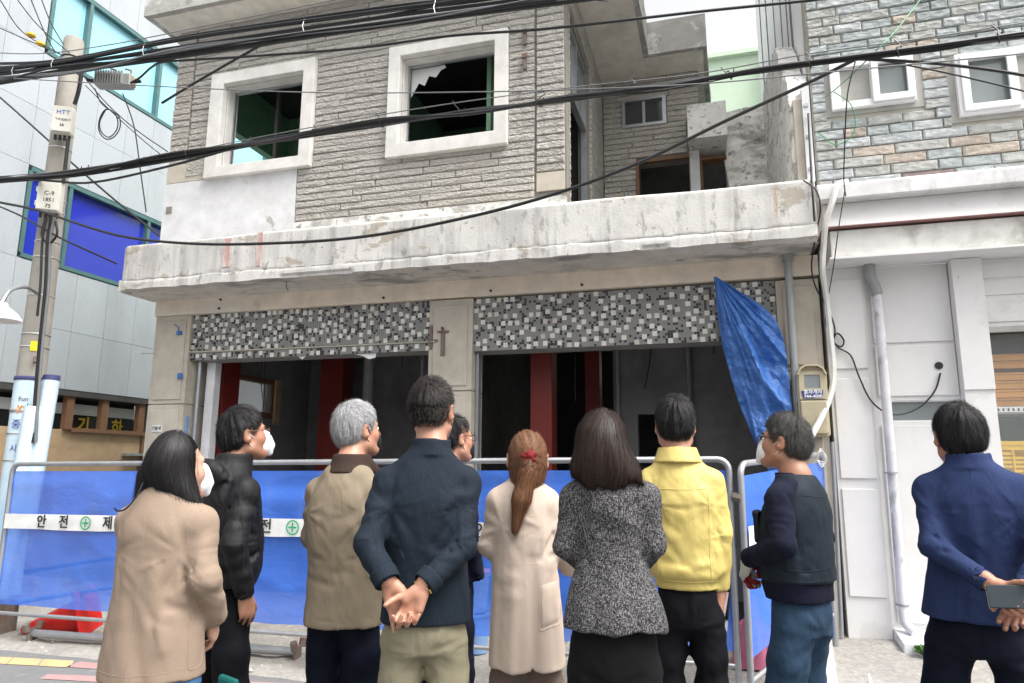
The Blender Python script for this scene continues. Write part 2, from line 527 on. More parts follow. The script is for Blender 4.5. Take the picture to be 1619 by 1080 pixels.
_PERM = np.random.RandomState(3).permutation(256)
_GRAD = np.random.RandomState(4).rand(256).astype(np.float32) * 2 - 1
def vnoise(x, y, z):
    """smooth value noise in [-1, 1], numpy arrays"""
    xi, yi, zi = np.floor(x).astype(np.int64), np.floor(y).astype(np.int64), np.floor(z).astype(np.int64)
    fx, fy, fz = x - xi, y - yi, z - zi
    fx, fy, fz = (f * f * (3 - 2 * f) for f in (fx, fy, fz))
    def h(a, b_, c):
        return _GRAD[_PERM[(_PERM[(_PERM[(xi + a) & 255] + yi + b_) & 255] + zi + c) & 255]]
    def lx(b_, c):
        return h(0, b_, c) * (1 - fx) + h(1, b_, c) * fx
    def ly(c):
        return lx(0, c) * (1 - fy) + lx(1, c) * fy
    return ly(0) * (1 - fz) + ly(1) * fz

# ================================================================== GROUND
def recenter(root, loc):
    root.location = loc
    for ch in root.children:
        ch.location = Vector(ch.location) - Vector(loc)

g = MB().add([(-400, -400, 0), (400, -400, 0), (400, 400, 0), (-400, 400, 0)], [(0, 1, 2, 3)]).build('ground', 'asphalt')
tag(g, kind='structure')

def rough_sheet(name, x0, x1, y0, y1, zf, nx, ny, amp, material, parent=None):
    xs, ys = np.linspace(x0, x1, nx + 1), np.linspace(y0, y1, ny + 1)
    X, Y = np.meshgrid(xs, ys)
    Z = zf(X, Y) + amp * (vnoise(X * 5, Y * 5, X * 0) + 0.5 * vnoise(X * 14, Y * 14, X * 0 + 3)) 
    Z[0, :] = np.minimum(Z[0, :], 0.0) - 0.02; Z[-1, :] -= 0.02; Z[:, 0] -= 0.02; Z[:, -1] -= 0.02
    vs = np.stack([X, Y, Z], -1).reshape(-1, 3).tolist()
    w = nx + 1
    fs = [(j * w + i, j * w + i + 1, (j + 1) * w + i + 1, (j + 1) * w + i) for j in range(ny) for i in range(nx)]
    return MB().add(vs, fs).build(name, material, parent, smooth=True)

pv = rough_sheet('pavement', -9.0, 0.3, 4.55, 6.9, lambda X, Y: 0.012 + np.clip((Y - 4.6) / 1.6, 0, 1) * 0.12, 120, 34, 0.012, 'rough_concrete')
tag(pv, kind='structure')
ap = rough_sheet('concrete_apron', 0.28, 6.0, 4.75, 6.6, lambda X, Y: 0.03 + np.clip((Y - 4.8) / 1.4, 0, 1) * 0.16 - 0.0 * X, 80, 30, 0.008, 'rough_concrete')
tag(ap, kind='structure')
kb = MB().prism([(0.42, 4.95), (0.66, 4.95), (0.80, 6.25), (0.62, 6.28)], 'z', 0.0, 0.02).build('kerb', 'cement_patch')
for v in kb.data.vertices:
    if v.co.z > 0.01: v.co.z = 0.10 + (v.co.y - 4.95) * 0.115
tag(kb, kind='structure')

def road_patch(name, poly, material, z=0.004):
    o = MB().add([(x, y, z) for x, y in poly], [tuple(range(len(poly)))]).build(name, material)
    return tag(o, kind='structure')
for k, (a, b_) in enumerate([(0, .30), (.31, .62), (.63, .95)]):
    p0, p1, q0, q1 = Vector((-5.55, 4.40)), Vector((-4.74, 4.51)), Vector((-5.42, 4.25)), Vector((-4.62, 4.36))
    road_patch('yellow_road_marking', [tuple(q0.lerp(q1, a)), tuple(q0.lerp(q1, b_)), tuple(p0.lerp(p1, b_)), tuple(p0.lerp(p1, a))], 'road_yellow')
road_patch('red_road_marking', [(-4.70, 4.36), (-4.20, 4.40), (-4.25, 4.52), (-4.72, 4.50)], 'road_pink')
road_patch('red_road_marking', [(-4.62, 4.08), (-2.6, 4.36), (-2.7, 4.56), (-4.66, 4.18)], 'road_pink')
# grey pebbles and plaster crumbs behind the barrier
pb = MB()
for i in range(420):
    x, y = rng.uniform(-7.5, 0.2), rng.uniform(4.6, 6.3)
    z = 0.012 + min(max((y - 4.6) / 1.6, 0), 1) * 0.12
    s = rng.uniform(0.005, 0.022) * (1 if rng.random() < .9 else 1.8)
    q = [Vector((rng.uniform(-1, 1), rng.uniform(-1, 1), 0)).normalized() * s * rng.uniform(.6, 1.2) for _ in range(3)]
    pb.add([(x + s, y, z), (x - s * .6, y + s * .8, z), (x - s * .5, y - s * .9, z), (x + q[0].x * .3, y + q[0].y * .3, z + s * .9)], [(0, 1, 3), (1, 2, 3), (2, 0, 3)])
tag(pb.build('rubble', 'cement_patch'), 'loose crumbs of concrete scattered on the ground behind the barrier', 'rubble', kind='stuff')

# ================================================================== DERELICT BUILDING
DB = empty('derelict_building', label='derelict two-storey building with empty windows, split stone cladding and mosaic shop fascias', cat='building')

STONES = {}
def stone_variant(kind, i):
    key = (kind, i)
    if key not in STONES:
        r = random.Random(i * 31 + (5 if kind == 'long' else 9))
        nx = 7 if kind == 'long' else 4
        xs = [0, 0.012 if kind == 'long' else 0.04]
        xs += [0.03 + 0.94 * (k + r.uniform(-.2, .2)) / (nx - 1) for k in range(1, nx - 1)]
        xs += [0.988 if kind == 'long' else 0.96, 1]
        zs = [0, 0.12, 0.55, 0.93, 1.0] if kind == 'long' else [0, 0.09, 0.5, 0.92, 1.0]
        vs, fs = [], []
        W = len(xs)
        for j, z in enumerate(zs):
            for k, x in enumerate(xs):
                edge = j in (0, len(zs) - 1) or k in (0, W - 1)
                y = -r.uniform(.50, .62) if edge else -r.uniform(.72, 1.0)
                vs.append((x, y, z + (0 if edge else r.uniform(-.06, .06))))
        for j in range(len(zs) - 1):
            for k in range(W - 1):
                fs.append((j * W + k, j * W + k + 1, (j + 1) * W + k + 1, (j + 1) * W + k))
        rim = [k for k in range(W)] + [j * W + W - 1 for j in range(1, len(zs))] + [(len(zs) - 1) * W + k for k in range(W - 2, -1, -1)] + [j * W for j in range(len(zs) - 2, 0, -1)]
        n = len(vs)
        vs += [(vs[q][0], 0, vs[q][2]) for q in rim]
        for a in range(len(rim)):
            b2 = (a + 1) % len(rim)
            fs.append((rim[b2], rim[a], n + a, n + b2))
        me = bpy.data.meshes.new('stone')
        me.from_pydata(vs, [], fs)
        STONES[key] = me
    return STONES[key]

def place_stone(parent, me0, material, loc, scale, rz=0.0):
    key = (me0.name, material)
    if key not in STONES:
        m2 = me0.copy(); m2.materials.append(MATS[material]); STONES[key] = m2
    o = bpy.data.objects.new('stone', STONES[key])
    COL.objects.link(o)
    o.parent = parent
    o.location = loc
    o.scale = scale
    o.rotation_euler = (0, 0, rz)
    return o

def split_rows(parent, u0, u1, z0, z1, rowh, holes, place, lo, hi, rnd):
    n = round((z1 - z0) / rowh)
    h = (z1 - z0) / n
    for r_ in range(n):
        za, zb = z0 + r_ * h, z0 + (r_ + 1) * h
        spans = [(u0, u1)]
        for (a, b_, c, d) in holes:
            if min(zb, d) - max(za, c) > 0.35 * h:
                spans = [q for (s, e) in spans for q in ((s, min(e, a)), (max(s, b_), e)) if q[1] - q[0] > 0.02]
        for (s, e) in spans:
            u = s
            first = True
            while u < e - 1e-4:
                L = rnd.uniform(lo, hi)
                if first: L *= rnd.uniform(.45, 1.0); first = False
                if e - (u + L) < lo * 0.5: L = e - u
                place(u, L, za, h)
                u += L

rs = random.Random(11)
gap = 0.007
WL = [(-5.54, -4.155, 4.715, 6.01), (-3.24, -1.895, 4.685, 5.965)]         # window surrounds, outer
WH = [(-5.365, -4.30, 4.845, 5.87), (-3.105, -2.035, 4.835, 5.845)]          # clear openings
def front_stone(u, L, z, h):
    place_stone(DB, stone_variant('long', rs.randrange(7)), 'split_stone', (u + gap / 2, 6.335, z + gap / 2), (L - gap, 0.036 * rs.uniform(.8, 1.15), h - gap))
split_rows(DB, -5.84, -1.622, 4.10, 6.69, 0.0765, WL + [(-6, -4.33, 3.9, 4.75)], front_stone, 0.55, 1.25, rs)
split_rows(DB, -1.602, -1.315, 4.36, 6.69, 0.0765, [], front_stone, 0.5, 0.9, rs)
split_rows(DB, -6.105, -5.86, 4.97, 6.69, 0.0765, [], front_stone, 0.5, 0.9, rs)

up = MB().cells([-6.11, -1.30], [3.42, 6.70], [WH[0], WH[1]], 6.335, 6.50)
up.build('upper_wall', 'stone_joint', DB)
MB().cells([-6.112, -4.335], [3.44, 4.725], [], 6.303, 6.333).build('plaster_patch', 'white_plaster', DB)
box('plaster_strip', 'mouldy_plaster', DB, -4.333, -1.30, 6.31, 6.333, 3.44, 4.095)
box('bare_render', 'pillar_render', DB, -6.108, -5.585, 6.312, 6.333, 4.738, 4.962)
box('bare_render', 'pillar_render', DB, -1.60, -1.318, 6.312, 6.333, 4.16, 4.35)
box('plaster_chip', 'stone_joint', DB, -6.06, -5.98, 6.295, 6.302, 4.36, 4.44)
for i, (outer, inner) in enumerate(zip(WL, WH)):
    fr = MB().cells([outer[0], outer[1]], [outer[2], outer[3]], [inner], 6.245, 6.334).build('window_surround', 'window_surround', DB, weld=True, bevel=0.006)
    # painted reveals and the aluminium track left in the opening
    a, b_, c, d = inner
    MB().cells([a, b_], [c, d], [(a + .012, b_ - .012, c + .012, d - .012)], 6.336, 6.51).build('reveal', 'window_surround', fr)
    a, b_, c, d = a + .013, b_ - .013, c + .013, d - .013
    box('window_track', 'galvanised', fr, a, b_, 6.44, 6.47, c, c + 0.02)
    box('window_track', 'galvanised', fr, a, a + 0.018, 6.44, 6.47, c + 0.021, d)
    box('window_track', 'galvanised', fr, a + 0.019, b_, 6.44, 6.47, d - 0.025, d - 0.002)
    if i == 0:
        box('mullion', 'dark_room', fr, -5.00, -4.96, 6.75, 6.80, 4.5, 6.0)
    else:
        # torn wallpaper hanging in the top left corner
        pts = [(-3.09, 5.83), (-2.80, 5.83), (-2.70, 5.835), (-2.68, 5.80), (-2.74, 5.78), (-2.80, 5.70), (-2.88, 5.73), (-2.93, 5.62), (-3.0, 5.66), (-3.09, 5.50)]
        MB().prism(pts, 'y', 6.52, 6.526).build('torn_wallpaper', 'far_white', fr)
for z in (5.83, 5.55):     # rusty brackets on the right of the wall
    MB().box(-1.735, -1.70, 6.27, 6.30, z - .07, z + .08).box(-1.745, -1.69, 6.255, 6.272, z + .05, z + .09).build('rusty_bracket', 'rusty_steel', DB)

# ground floor -----------------------------------------------------
def pillar(x0, x1, zt, split, material='pillar_render'):
    p = MB().box(x0, x1, 6.30, 6.62, 0.0, split - .006).box(x0, x1, 6.30, 6.62, split + .006, zt).box(x0 + .01, x1 - .01, 6.315, 6.60, split - .006, split + .006).build('pillar', material, DB, bevel=0.006)
    w = x1 - x0
    MB().box(x0 + .05, x1 - .05, 6.285, 6.302, split + .05, zt - .06).box(x0 + .05, x1 - .05, 6.285, 6.302, .3, split - .06).build('raised_panel', material, p, bevel=0.008)
    return p
pl = pillar(-6.05, -5.572, 3.125, 2.13)
pm = pillar(-2.70, -2.242, 3.115, 2.20)
pr = pillar(0.552, 0.90, 3.10, 2.30)
MB().box(-2.56, -2.52, 6.27, 6.287, 2.55, 2.78).box(-2.60, -2.48, 6.262, 6.287, 2.78, 2.795).box(-2.545, -2.535, 6.23, 6.287, 2.80, 2.83).build('rusty_bolt', 'rusty_steel', pm)
tg = box('house_number_plate', 'ink_white', pl, -5.94, -5.82, 6.275, 6.284, 1.83, 1.90)
lettering('건물세', 0.045, 'ink_black', pl, plane_mw((-5.88, 6.273, 1.865), (1, 0, 0), (0, 0, 1)), name='plate_lettering')
MB().box(-5.66, -5.60, 6.26, 6.284, 2.40, 2.47).build('blue_plastic_scrap', 'blue_tarp', pl, bevel=0.012)
MB().box(-5.72, -5.66, 6.26, 6.284, 2.90, 2.94).tube([(-5.76, 6.27, 3.02), (-5.70, 6.26, 2.98), (-5.69, 6.262, 2.92)], .006).build('blue_plastic_scrap', 'blue_tarp', pl)
MB().box(-6.06, 0.905, 6.28, 6.62, 3.127, 3.302).build('lintel_beam', 'cream_plaster', DB)
for x in (-5.18, -5.19, -3.2, -1.15, -2.05):
    MB().lathe([(.012, 0), (.012, .02)], (0, 0, 0), 8).build('bolt_hole', 'ink_black', DB).matrix_local = Matrix.Translation((x, 6.281, 3.17 if x != -5.18 else 3.27)) @ Matrix.Rotation(R(90), 4, 'X')

# mosaic fascias ----------------------------------------------------
def mosaic(x0, x1, z0, z1, seed, crack=None):
    r = random.Random(seed)
    panel = box('mosaic_panel', 'grout', DB, x0, x1, 6.338, 6.60, z0, z1)
    u = 0.0232
    nx, nz = int((x1 - x0) / u), int((z1 - z0) / u)
    ux, uz = (x1 - x0) / nx, (z1 - z0) / nz
    used = np.zeros((nx, nz), bool)
    m = MB()
    def tile(i, j, s, c):
        g_ = 0.0014
        a, b2, d, e = x0 + i * ux + g_, x0 + (i + s) * ux - g_, z0 + j * uz + g_, z0 + (j + s) * uz - g_
        y = 6.338 - r.uniform(.004, .0055)
        m.cur = c
        m.add([(a, y, d), (b2, y, d), (b2, y, e), (a, y, e), (a, 6.338, d), (b2, 6.338, d), (b2, 6.338, e), (a, 6.338, e)],
              [(0, 1, 2, 3), (0, 4, 5, 1), (1, 5, 6, 2), (2, 6, 7, 3), (3, 7, 4, 0)])
    band = None
    if crack: band = int((crack - z0) / uz)
    order = [(i, j) for i in range(nx - 1) for j in range(nz - 1)]
    # loose lattice of white tiles, shifted from row to row
    cand = [(i, j) for i in range(nx - 1) for j in range(nz - 1)]
    r.shuffle(cand)
    target = int(nx * nz * 0.25 / 4)
    cnt = 0
    for (i, j) in cand:
        if cnt >= target: break
        if band is not None and j <= band <= j + 1: continue
        if used[i:i + 2, j:j + 2].any(): continue
        ring = used[max(0, i - 1):i + 3, max(0, j - 1):j + 3].sum()
        if ring > 1: continue
        used[i:i + 2, j:j + 2] = True
        tile(i, j, 2, 1 if r.random() < .16 else 0)
        cnt += 1
    for i in range(nx):
        for j in range(nz):
            if used[i, j] or (band is not None and j == band): continue
            if r.random() < 0.012: continue
            tile(i, j, 1, 2 if r.random() < 0.25 else 3)
    o = m.build('mosaic_tiles', ['tile_white', 'tile_cream', 'tile_black', 'tile_grey'], panel)
    tag(o, kind='stuff')
    return panel
mp1 = mosaic(-5.570, -2.702, 2.615, 3.124, 5, crack=2.70)
mp2 = mosaic(-2.240, 0.550, 2.590, 3.112, 6)
tube('service_cable', 'pillar_render', DB, [(-6.2, 6.29, 2.71), (-5.5, 6.31, 2.705), (-4.2, 6.325, 2.70), (-2.75, 6.32, 2.70), (-2.62, 6.26, 2.69)], 0.007)
MB().box(-2.69, -2.66, 6.285, 6.30, 2.62, 2.86).box(-2.70, -2.60, 6.27, 6.30, 2.695, 2.712).build('rusty_latch', 'rusty_steel', pm)
# paper torn off under the first fascia
MB().prism([(-3.55, 2.615), (-3.30, 2.615), (-3.31, 2.57), (-3.38, 2.555), (-3.45, 2.59)], 'y', 6.36, 6.364).build('torn_paper', 'far_white', mp1)
MB().prism([(-4.22, 2.614), (-4.12, 2.614), (-4.16, 2.58)], 'y', 6.36, 6.364).build('torn_paper', 'far_white', mp1)

# canopy and parapet ------------------------------------------------
box('canopy_slab', 'soffit_plaster', DB, -6.085, 0.845, 5.775, 6.64, 3.303, 3.42)
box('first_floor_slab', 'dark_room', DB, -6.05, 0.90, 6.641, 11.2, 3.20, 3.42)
def parapet():
    n, k = 300, 22
    s = np.linspace(0, 1, n + 1)
    # plan path: left return, rounded corner, front, right end
    path = []
    for t in np.linspace(0, 1, n + 1):
        L = t * (0.5 + 6.95)
        if L < 0.42: path.append((-6.10, 6.30 - L))
        elif L < 0.58:
            a = (L - 0.42) / 0.16 * math.pi / 2
            path.append((-6.10 + 0.13 * (1 - math.cos(a)), 5.88 - 0.13 * math.sin(a) * 1.0))
        else: path.append((-5.97 + (L - 0.58) / (7.45 - 0.58) * (0.845 + 5.97), 5.75))
    P = np.array(path)
    T = np.gradient(P, axis=0); T /= np.linalg.norm(T, axis=1)[:, None]
    N = np.stack([T[:, 1], -T[:, 0]], 1)          # outward
    zs = np.array([3.303, 3.308, 3.325, 3.345, 3.365, 3.385, 3.400, 3.404, 3.412, 3.43, 3.46, 3.5, 3.54, 3.58, 3.62, 3.66, 3.70, 3.74, 3.77, 3.785, 3.795, 3.80])
    vs = []
    for j, z in enumerate(zs):
        x, y = P[:, 0], P[:, 1]
        lim = 3.402 + 0.009 * vnoise(x * 1.1, x * 0, x * 0 + 9) + 0.005 * vnoise(x * 13, x * 0, x * 0 + 2)
        d = 0.002 * vnoise(x * 4, y * 4, x * 0 + z * 6) + 0.0015 * vnoise(x * 17, y * 17, x * 0 + z * 22)
        d = d + np.where(z < lim, 0.003, 0.0) - np.where(np.abs(z - lim) < 0.005, 0.006, 0)
        chip = vnoise(x * 2.3, y, x * 0 + 5)
        if z < 3.33: d = d - np.where(chip > 0.45, 0.025, 0)
        if z > 3.78: d = d - (z - 3.78) ** 2 * 60
        zz = z + (0.012 * vnoise(x * 1.2, x * 0, x * 0 + 7) if z > 3.7 else 0) + (0.006 * vnoise(x * 9, x * 0, x * 0 + 1) if z < 3.31 else 0)
        vs.append(np.stack([x + N[:, 0] * d, y + N[:, 1] * d, x * 0 + zz], 1))
    top_in = np.stack([P[:, 0] - N[:, 0] * .13, P[:, 1] - N[:, 1] * .13, P[:, 0] * 0 + 3.80], 1)
    bot_in = top_in.copy(); bot_in[:, 2] = 3.303
    vs += [top_in, bot_in]
    w = n + 1
    rows = len(vs)
    V = np.concatenate(vs).tolist()
    F = [(j * w + i, j * w + i + 1, ((j + 1) % rows) * w + i + 1, ((j + 1) % rows) * w + i) for j in range(rows) for i in range(n)]
    F.append(tuple(j * w for j in range(rows)))
    F.append(tuple(reversed([j * w + n for j in range(rows)])))
    return MB().add(V, F).build('parapet', 'peeling_plaster', DB, smooth=True)
par = parapet()
# faint red paint runs on the parapet
mat('red_run', (0.56, 0.36, 0.32), 0.9, layers=[((0.66, 0.64, 0.61), 4, 0.45, 0.62, (3, 1, .6), 0.9)], bump=0.3)
for x, w, z0, z1 in ((-4.72, .07, 3.46, 3.76), (-4.33, .055, 3.44, 3.79)):
    m = MB()
    pts = [(x - w * (.5 + .25 * rs.random()), z1 - i * (z1 - z0) / 8) for i in range(9)] + [(x + w * (.5 + .25 * rs.random()), z0 + i * (z1 - z0) / 8) for i in range(9)]
    m.prism(pts, 'y', 5.7405, 5.746).build('paint_run', 'red_run', par)
MB().tube([(-4.1, 5.9, 3.302), (-4.08, 5.88, 3.25), (-4.06, 5.885, 3.20), (-4.09, 5.88, 3.26)], .003, 5).build('bent_wire', 'cable_black', DB)

# roof --------------------------------------------------------------
def rough_slab(name, poly, z0, z1, material, parent):
    """vertical band round a plan polygon with uneven faces"""
    pts = []
    for i in range(len(poly)):
        a, b_ = Vector(poly[i]), Vector(poly[(i + 1) % len(poly)])
        k = max(2, int((b_ - a).length / 0.05))
        pts += [a.lerp(b_, t / k) for t in range(k)]
    cen = sum(pts, Vector((0, 0))) / len(pts)
    P = np.array([tuple(p) for p in pts])
    vs = []
    zz = np.linspace(z0, z1, 8)
    for z in zz:
        d = 0.008 * vnoise(P[:, 0] * 6, P[:, 1] * 6, P[:, 0] * 0 + z * 6) + 0.01 * np.maximum(vnoise(P[:, 0] * 3, P[:, 1] * 3, P[:, 0] * 0 + z * 4), 0)
        dx, dy = P[:, 0] - cen.x, P[:, 1] - cen.y
        l = np.hypot(dx, dy)
        vs.append(np.stack([P[:, 0] - dx / l * d, P[:, 1] - dy / l * d, P[:, 0] * 0 + z], 1))
    n = len(pts)
    F = [(j * n + i, j * n + (i + 1) % n, (j + 1) * n + (i + 1) % n, (j + 1) * n + i) for j in range(7) for i in range(n)]
    F += [tuple(reversed(range(n))), tuple(7 * n + i for i in range(n))]
    return MB().add(np.concatenate(vs).tolist(), F).build(name, material, parent)
roof = rough_slab('roof', [(-6.31, 5.93), (-0.63, 5.93), (-0.63, 8.32), (0.09, 8.32), (0.16, 11.2), (-6.31, 11.2)], 6.705, 7.16, 'roof_concrete', DB)
MB().cells([-6.22, -0.70], [5.99, 11.0], [], 6.694, 6.703, axis='z').build('soffit', 'roof_soffit', roof)
MB().cells([-0.699, 0.05], [8.39, 11.0], [], 6.694, 6.703, axis='z').build('soffit', 'roof_soffit', roof)
MB().lathe([(.05, 0), (.05, .012), (.02, .02)], (0, 0, 0), 10).build('drain_stub', 'rusty_steel', roof).location = (-0.92, 6.9, 6.672)

# recess: side wall, rear wall, doors ---------------------------------
side = MB().cells([6.505, 8.86], [3.42, 6.695], [(6.62, 7.86, 3.42, 6.32)], -1.47, -1.34, axis='x').build('side_wall', 'stone_joint', DB)
def side_stone(u, L, z, h):
    place_stone(DB, stone_variant('long', rs.randrange(7)), 'split_stone', (-1.338, u + gap / 2, z + gap / 2), (L - gap, 0.034, h - gap), R(90))
split_rows(DB, 6.36, 8.85, 4.0, 6.69, 0.0765, [(6.60, 7.88, 3.4, 6.34)], side_stone, 0.4, 0.85, rs)
dfr = MB().box(-1.43, -1.36, 6.62, 6.66, 3.42, 6.32).box(-1.43, -1.36, 7.82, 7.86, 3.42, 6.32).box(-1.43, -1.36, 6.66, 7.82, 6.26, 6.32).box(-1.43, -1.36, 6.66, 7.82, 5.50, 5.56).box(-1.43, -1.36, 7.20, 7.24, 5.56, 6.26).build('door_frame', 'galvanised', DB)
MB().box(-1.40, -1.39, 6.66, 7.20, 5.56, 6.26).box(-1.40, -1.39, 7.24, 7.82, 5.56, 6.26).build('pane', 'grey_glass', dfr)
box('door_panel', 'green_room', DB, -2.3, -2.25, 6.8, 8.8, 3.42, 6.3)

BY = 8.86
MB().cells([-1.34, -0.03], [3.42, 6.694], [(-1.02, -0.485, 6.01, 6.37), (-0.83, -0.19, 3.42, 5.46)], BY, BY + .15).build('rear_wall', 'stone_joint', DB)
def rear_stone(u, L, z, h):
    place_stone(DB, stone_variant('long', rs.randrange(7)), 'split_stone', (u + gap / 2, BY - .001, z + gap / 2), (L - gap, 0.034, h - gap))
split_rows(DB, -1.30, -0.035, 4.4, 6.69, 0.0765, [(-1.05, -0.45, 5.98, 6.40), (-0.86, 0.0, 3.4, 5.50), (-0.20, 0.1, 5.50, 5.99)], rear_stone, 0.35, 0.8, rs)
wf = MB().cells([-1.045, -0.455], [5.985, 6.395], [(-1.00, -0.505, 6.025, 6.36)], BY - .05, BY + .06).build('window', 'galvanised', DB)
box('mullion', 'galvanised', wf, -0.77, -0.735, BY - .02, BY + .03, 6.025, 6.36)
box('pane', 'dark_glass', wf, -1.0, -0.771, BY, BY + .01, 6.025, 6.36)
box('pane', 'dark_glass', wf, -0.734, -0.505, BY, BY + .01, 6.025, 6.36)
MB().box(-0.87, -0.83, BY - .06, BY + .1, 3.42, 5.46).box(-0.87, -0.19, BY - .06, BY + .1, 5.461, 5.50).build('door_jamb', 'wood_brown', DB)
box('recess_post', 'white_plaster', DB, -0.175, -0.055, BY - .12, BY + .12, 3.42, 5.52)
MB().box(-0.05, -0.02, BY - .06, BY + .1, 3.42, 5.40).box(-0.05, 0.28, BY - .06, BY + .1, 5.401, 5.44).build('door_jamb', 'wood_brown', DB)
rough_slab('concrete_hood', [(-0.18, 8.42), (0.29, 8.42), (0.29, 8.98), (-0.18, 8.98)], 5.53, 5.99, 'mouldy_plaster', DB)
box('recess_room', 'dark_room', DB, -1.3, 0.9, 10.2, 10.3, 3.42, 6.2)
# stepped, mouldy wall beside the stair
def stair_wall():
    xs = np.linspace(0.275, 1.02, 40); zs = np.linspace(3.42, 6.10, 90)
    vs = []
    for z in zs:
        step = np.floor((z - 3.42) / 0.235)
        frac = (z - 3.42) / 0.235 - step
        y = 8.72 + 0.018 * step + 0.03 * np.clip(frac, 0, .12) + 0.022 * vnoise(xs * 7, xs * 0, xs * 0 + z * 9) + 0.012 * vnoise(xs * 22, xs * 0, xs * 0 + z * 26)
        x = xs + np.where(xs < 0.29, 0.03 * vnoise(xs * 0, xs * 0 + 2, xs * 0 + z * 5), 0)
        zz = z + (0.03 * vnoise(xs * 4, xs * 0, xs * 0) if z > 6.05 else 0)
        vs.append(np.stack([x, y, xs * 0 + zz], 1))
    w, h = 40, 90
    F = [(j * w + i, j * w + i + 1, (j + 1) * w + i + 1, (j + 1) * w + i) for j in range(h - 1) for i in range(w - 1)]
    V = np.concatenate(vs)
    B = V.copy(); B[:, 1] = 9.2
    n = len(V)
    F += [(n + i + 1, i + 1 if False else n + i, 0, 0)[:0] for i in range(0)]
    m = MB().add(V.tolist(), F)
    m.box(0.30, 1.0, 8.95, 9.2, 3.42, 6.05)
    m.add([tuple(p) for p in V[(h - 1) * w:]] + [(x, 9.2, 6.10) for x in xs], [(i, i + 1, w + i + 1, w + i) for i in range(w - 1)])
    m.add([tuple(V[j * w]) for j in range(h)] + [(0.275, 9.2, z) for z in zs], [(j + 1, j, h + j, h + j + 1) for j in range(h - 1)])
    return m.build('stair_wall', 'mouldy_plaster', DB, smooth=True)
stair_wall()
# broken wall running back beside the neighbour
def broken_wall():
    ys = np.linspace(6.30, 8.75, 60)
    top = 4.30 + np.interp(ys, [6.3, 6.34, 6.55, 6.8, 7.2, 7.9, 8.75], [0.55, 0.72, 0.78, 1.15, 1.55, 1.75, 1.85]) + 0.05 * vnoise(ys * 9, ys * 0, ys * 0)
    V, F = [], []
    cols = []
    for i, (y, t) in enumerate(zip(ys, top)):
        zz = np.linspace(3.42, t, 22)
        dx = 0.012 * vnoise(zz * 0 + y * 9, zz * 9, zz * 0) + 0.008 * vnoise(zz * 0 + y * 25, zz * 25, zz * 0 + 3)
        cols.append(len(V)); V += [(0.76 + d, y, z) for d, z in zip(dx, zz)]
        V += [(0.93, y, t - .02), (0.93, y, 3.42)]
    c = 24
    for i in range(len(ys) - 1):
        for k in range(c):
            k2 = (k + 1) % c
            F.append((i * c + k2, i * c + k, (i + 1) * c + k, (i + 1) * c + k2))
    F.append(tuple(range(c))); F.append(tuple(reversed([(len(ys) - 1) * c + k for k in range(c)])))
    return MB().add(V, F).build('broken_wall', 'mouldy_plaster', DB)
broken_wall()
box('exposed_render', 'pillar_render', DB, 0.79, 0.86, 6.26, 6.298, 3.81, 4.75)
MB().box(0.862, 0.925, 6.22, 6.298, 3.95, 4.85).build('downpipe_cover', 'white_plaster', DB)
for z in (4.05, 4.35, 4.65):
    MB().box(0.875, 0.91, 6.21, 6.219, z, z + .03).build('bracket', 'galvanised', DB)

# interiors -----------------------------------------------------------
it = empty('shop_interior', parent=DB)
MB().cells([6.62, 11.0], [0.1, 3.2], [(7.47, 8.34, 2.18, 2.58)], -6.05, -5.93, axis='x').build('side_wall', 'grey_room', it)
fw_ = MB().cells([7.40, 8.42], [2.10, 2.64], [(7.47, 8.34, 2.18, 2.58)], -5.93, -5.90, axis='x').build('window_frame', 'wood_brown', it)
box('frosted_pane', 'frosted_glass', it, -5.99, -5.98, 7.47, 8.34, 2.18, 2.58)
box('plank', 'plywood', it, -5.89, -5.85, 8.36, 8.47, 2.02, 2.64)
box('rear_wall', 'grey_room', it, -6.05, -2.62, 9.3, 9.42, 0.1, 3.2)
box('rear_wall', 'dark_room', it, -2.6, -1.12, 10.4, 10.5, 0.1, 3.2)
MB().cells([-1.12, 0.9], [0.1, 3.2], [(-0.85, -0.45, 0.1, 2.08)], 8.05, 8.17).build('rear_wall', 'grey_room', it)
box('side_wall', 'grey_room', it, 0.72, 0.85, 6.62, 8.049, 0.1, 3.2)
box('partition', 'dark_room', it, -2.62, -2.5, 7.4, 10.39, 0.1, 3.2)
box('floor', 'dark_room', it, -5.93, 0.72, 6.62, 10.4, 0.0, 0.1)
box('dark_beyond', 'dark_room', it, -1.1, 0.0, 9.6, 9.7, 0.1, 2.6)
box('column', 'red_paint', it, -5.82, -5.50, 6.82, 7.12, 0.1, 3.2, bevel=.01)
box('column', 'red_paint', it, -1.83, -1.60, 6.95, 7.2, 0.1, 3.2, bevel=.01)
box('column', 'red_paint', it, -5.20, -4.85, 8.4, 8.7, 0.1, 3.2, bevel=.01)
box('column', 'red_paint', it, -1.50, -1.32, 8.3, 8.5, 0.1, 3.2, bevel=.01)
tube('pipe', 'grey_pvc', it, [(-4.35, 8.2, 0.1), (-4.35, 8.2, 3.2)], .07, 12)
tube('pipe', 'grey_pvc', it, [(-3.5, 8.0, 0.1), (-3.5, 8.0, 3.2)], .025)
tube('pipe', 'grey_pvc', it, [(-1.06, 7.98, 0.1), (-1.06, 7.98, 3.2)], .025)
tube('pipe', 'grey_pvc', it, [(-0.26, 7.98, 0.1), (-0.26, 7.98, 3.2)], .025)
MB().box(-2.15, -1.98, 8.6, 8.64, 1.50, 1.88).build('meter_cabinet', 'galvanised', it)
box('far_window', 'frosted_glass', it, -2.10, -2.03, 8.585, 8.599, 1.58, 1.78)
rb_ = MB()
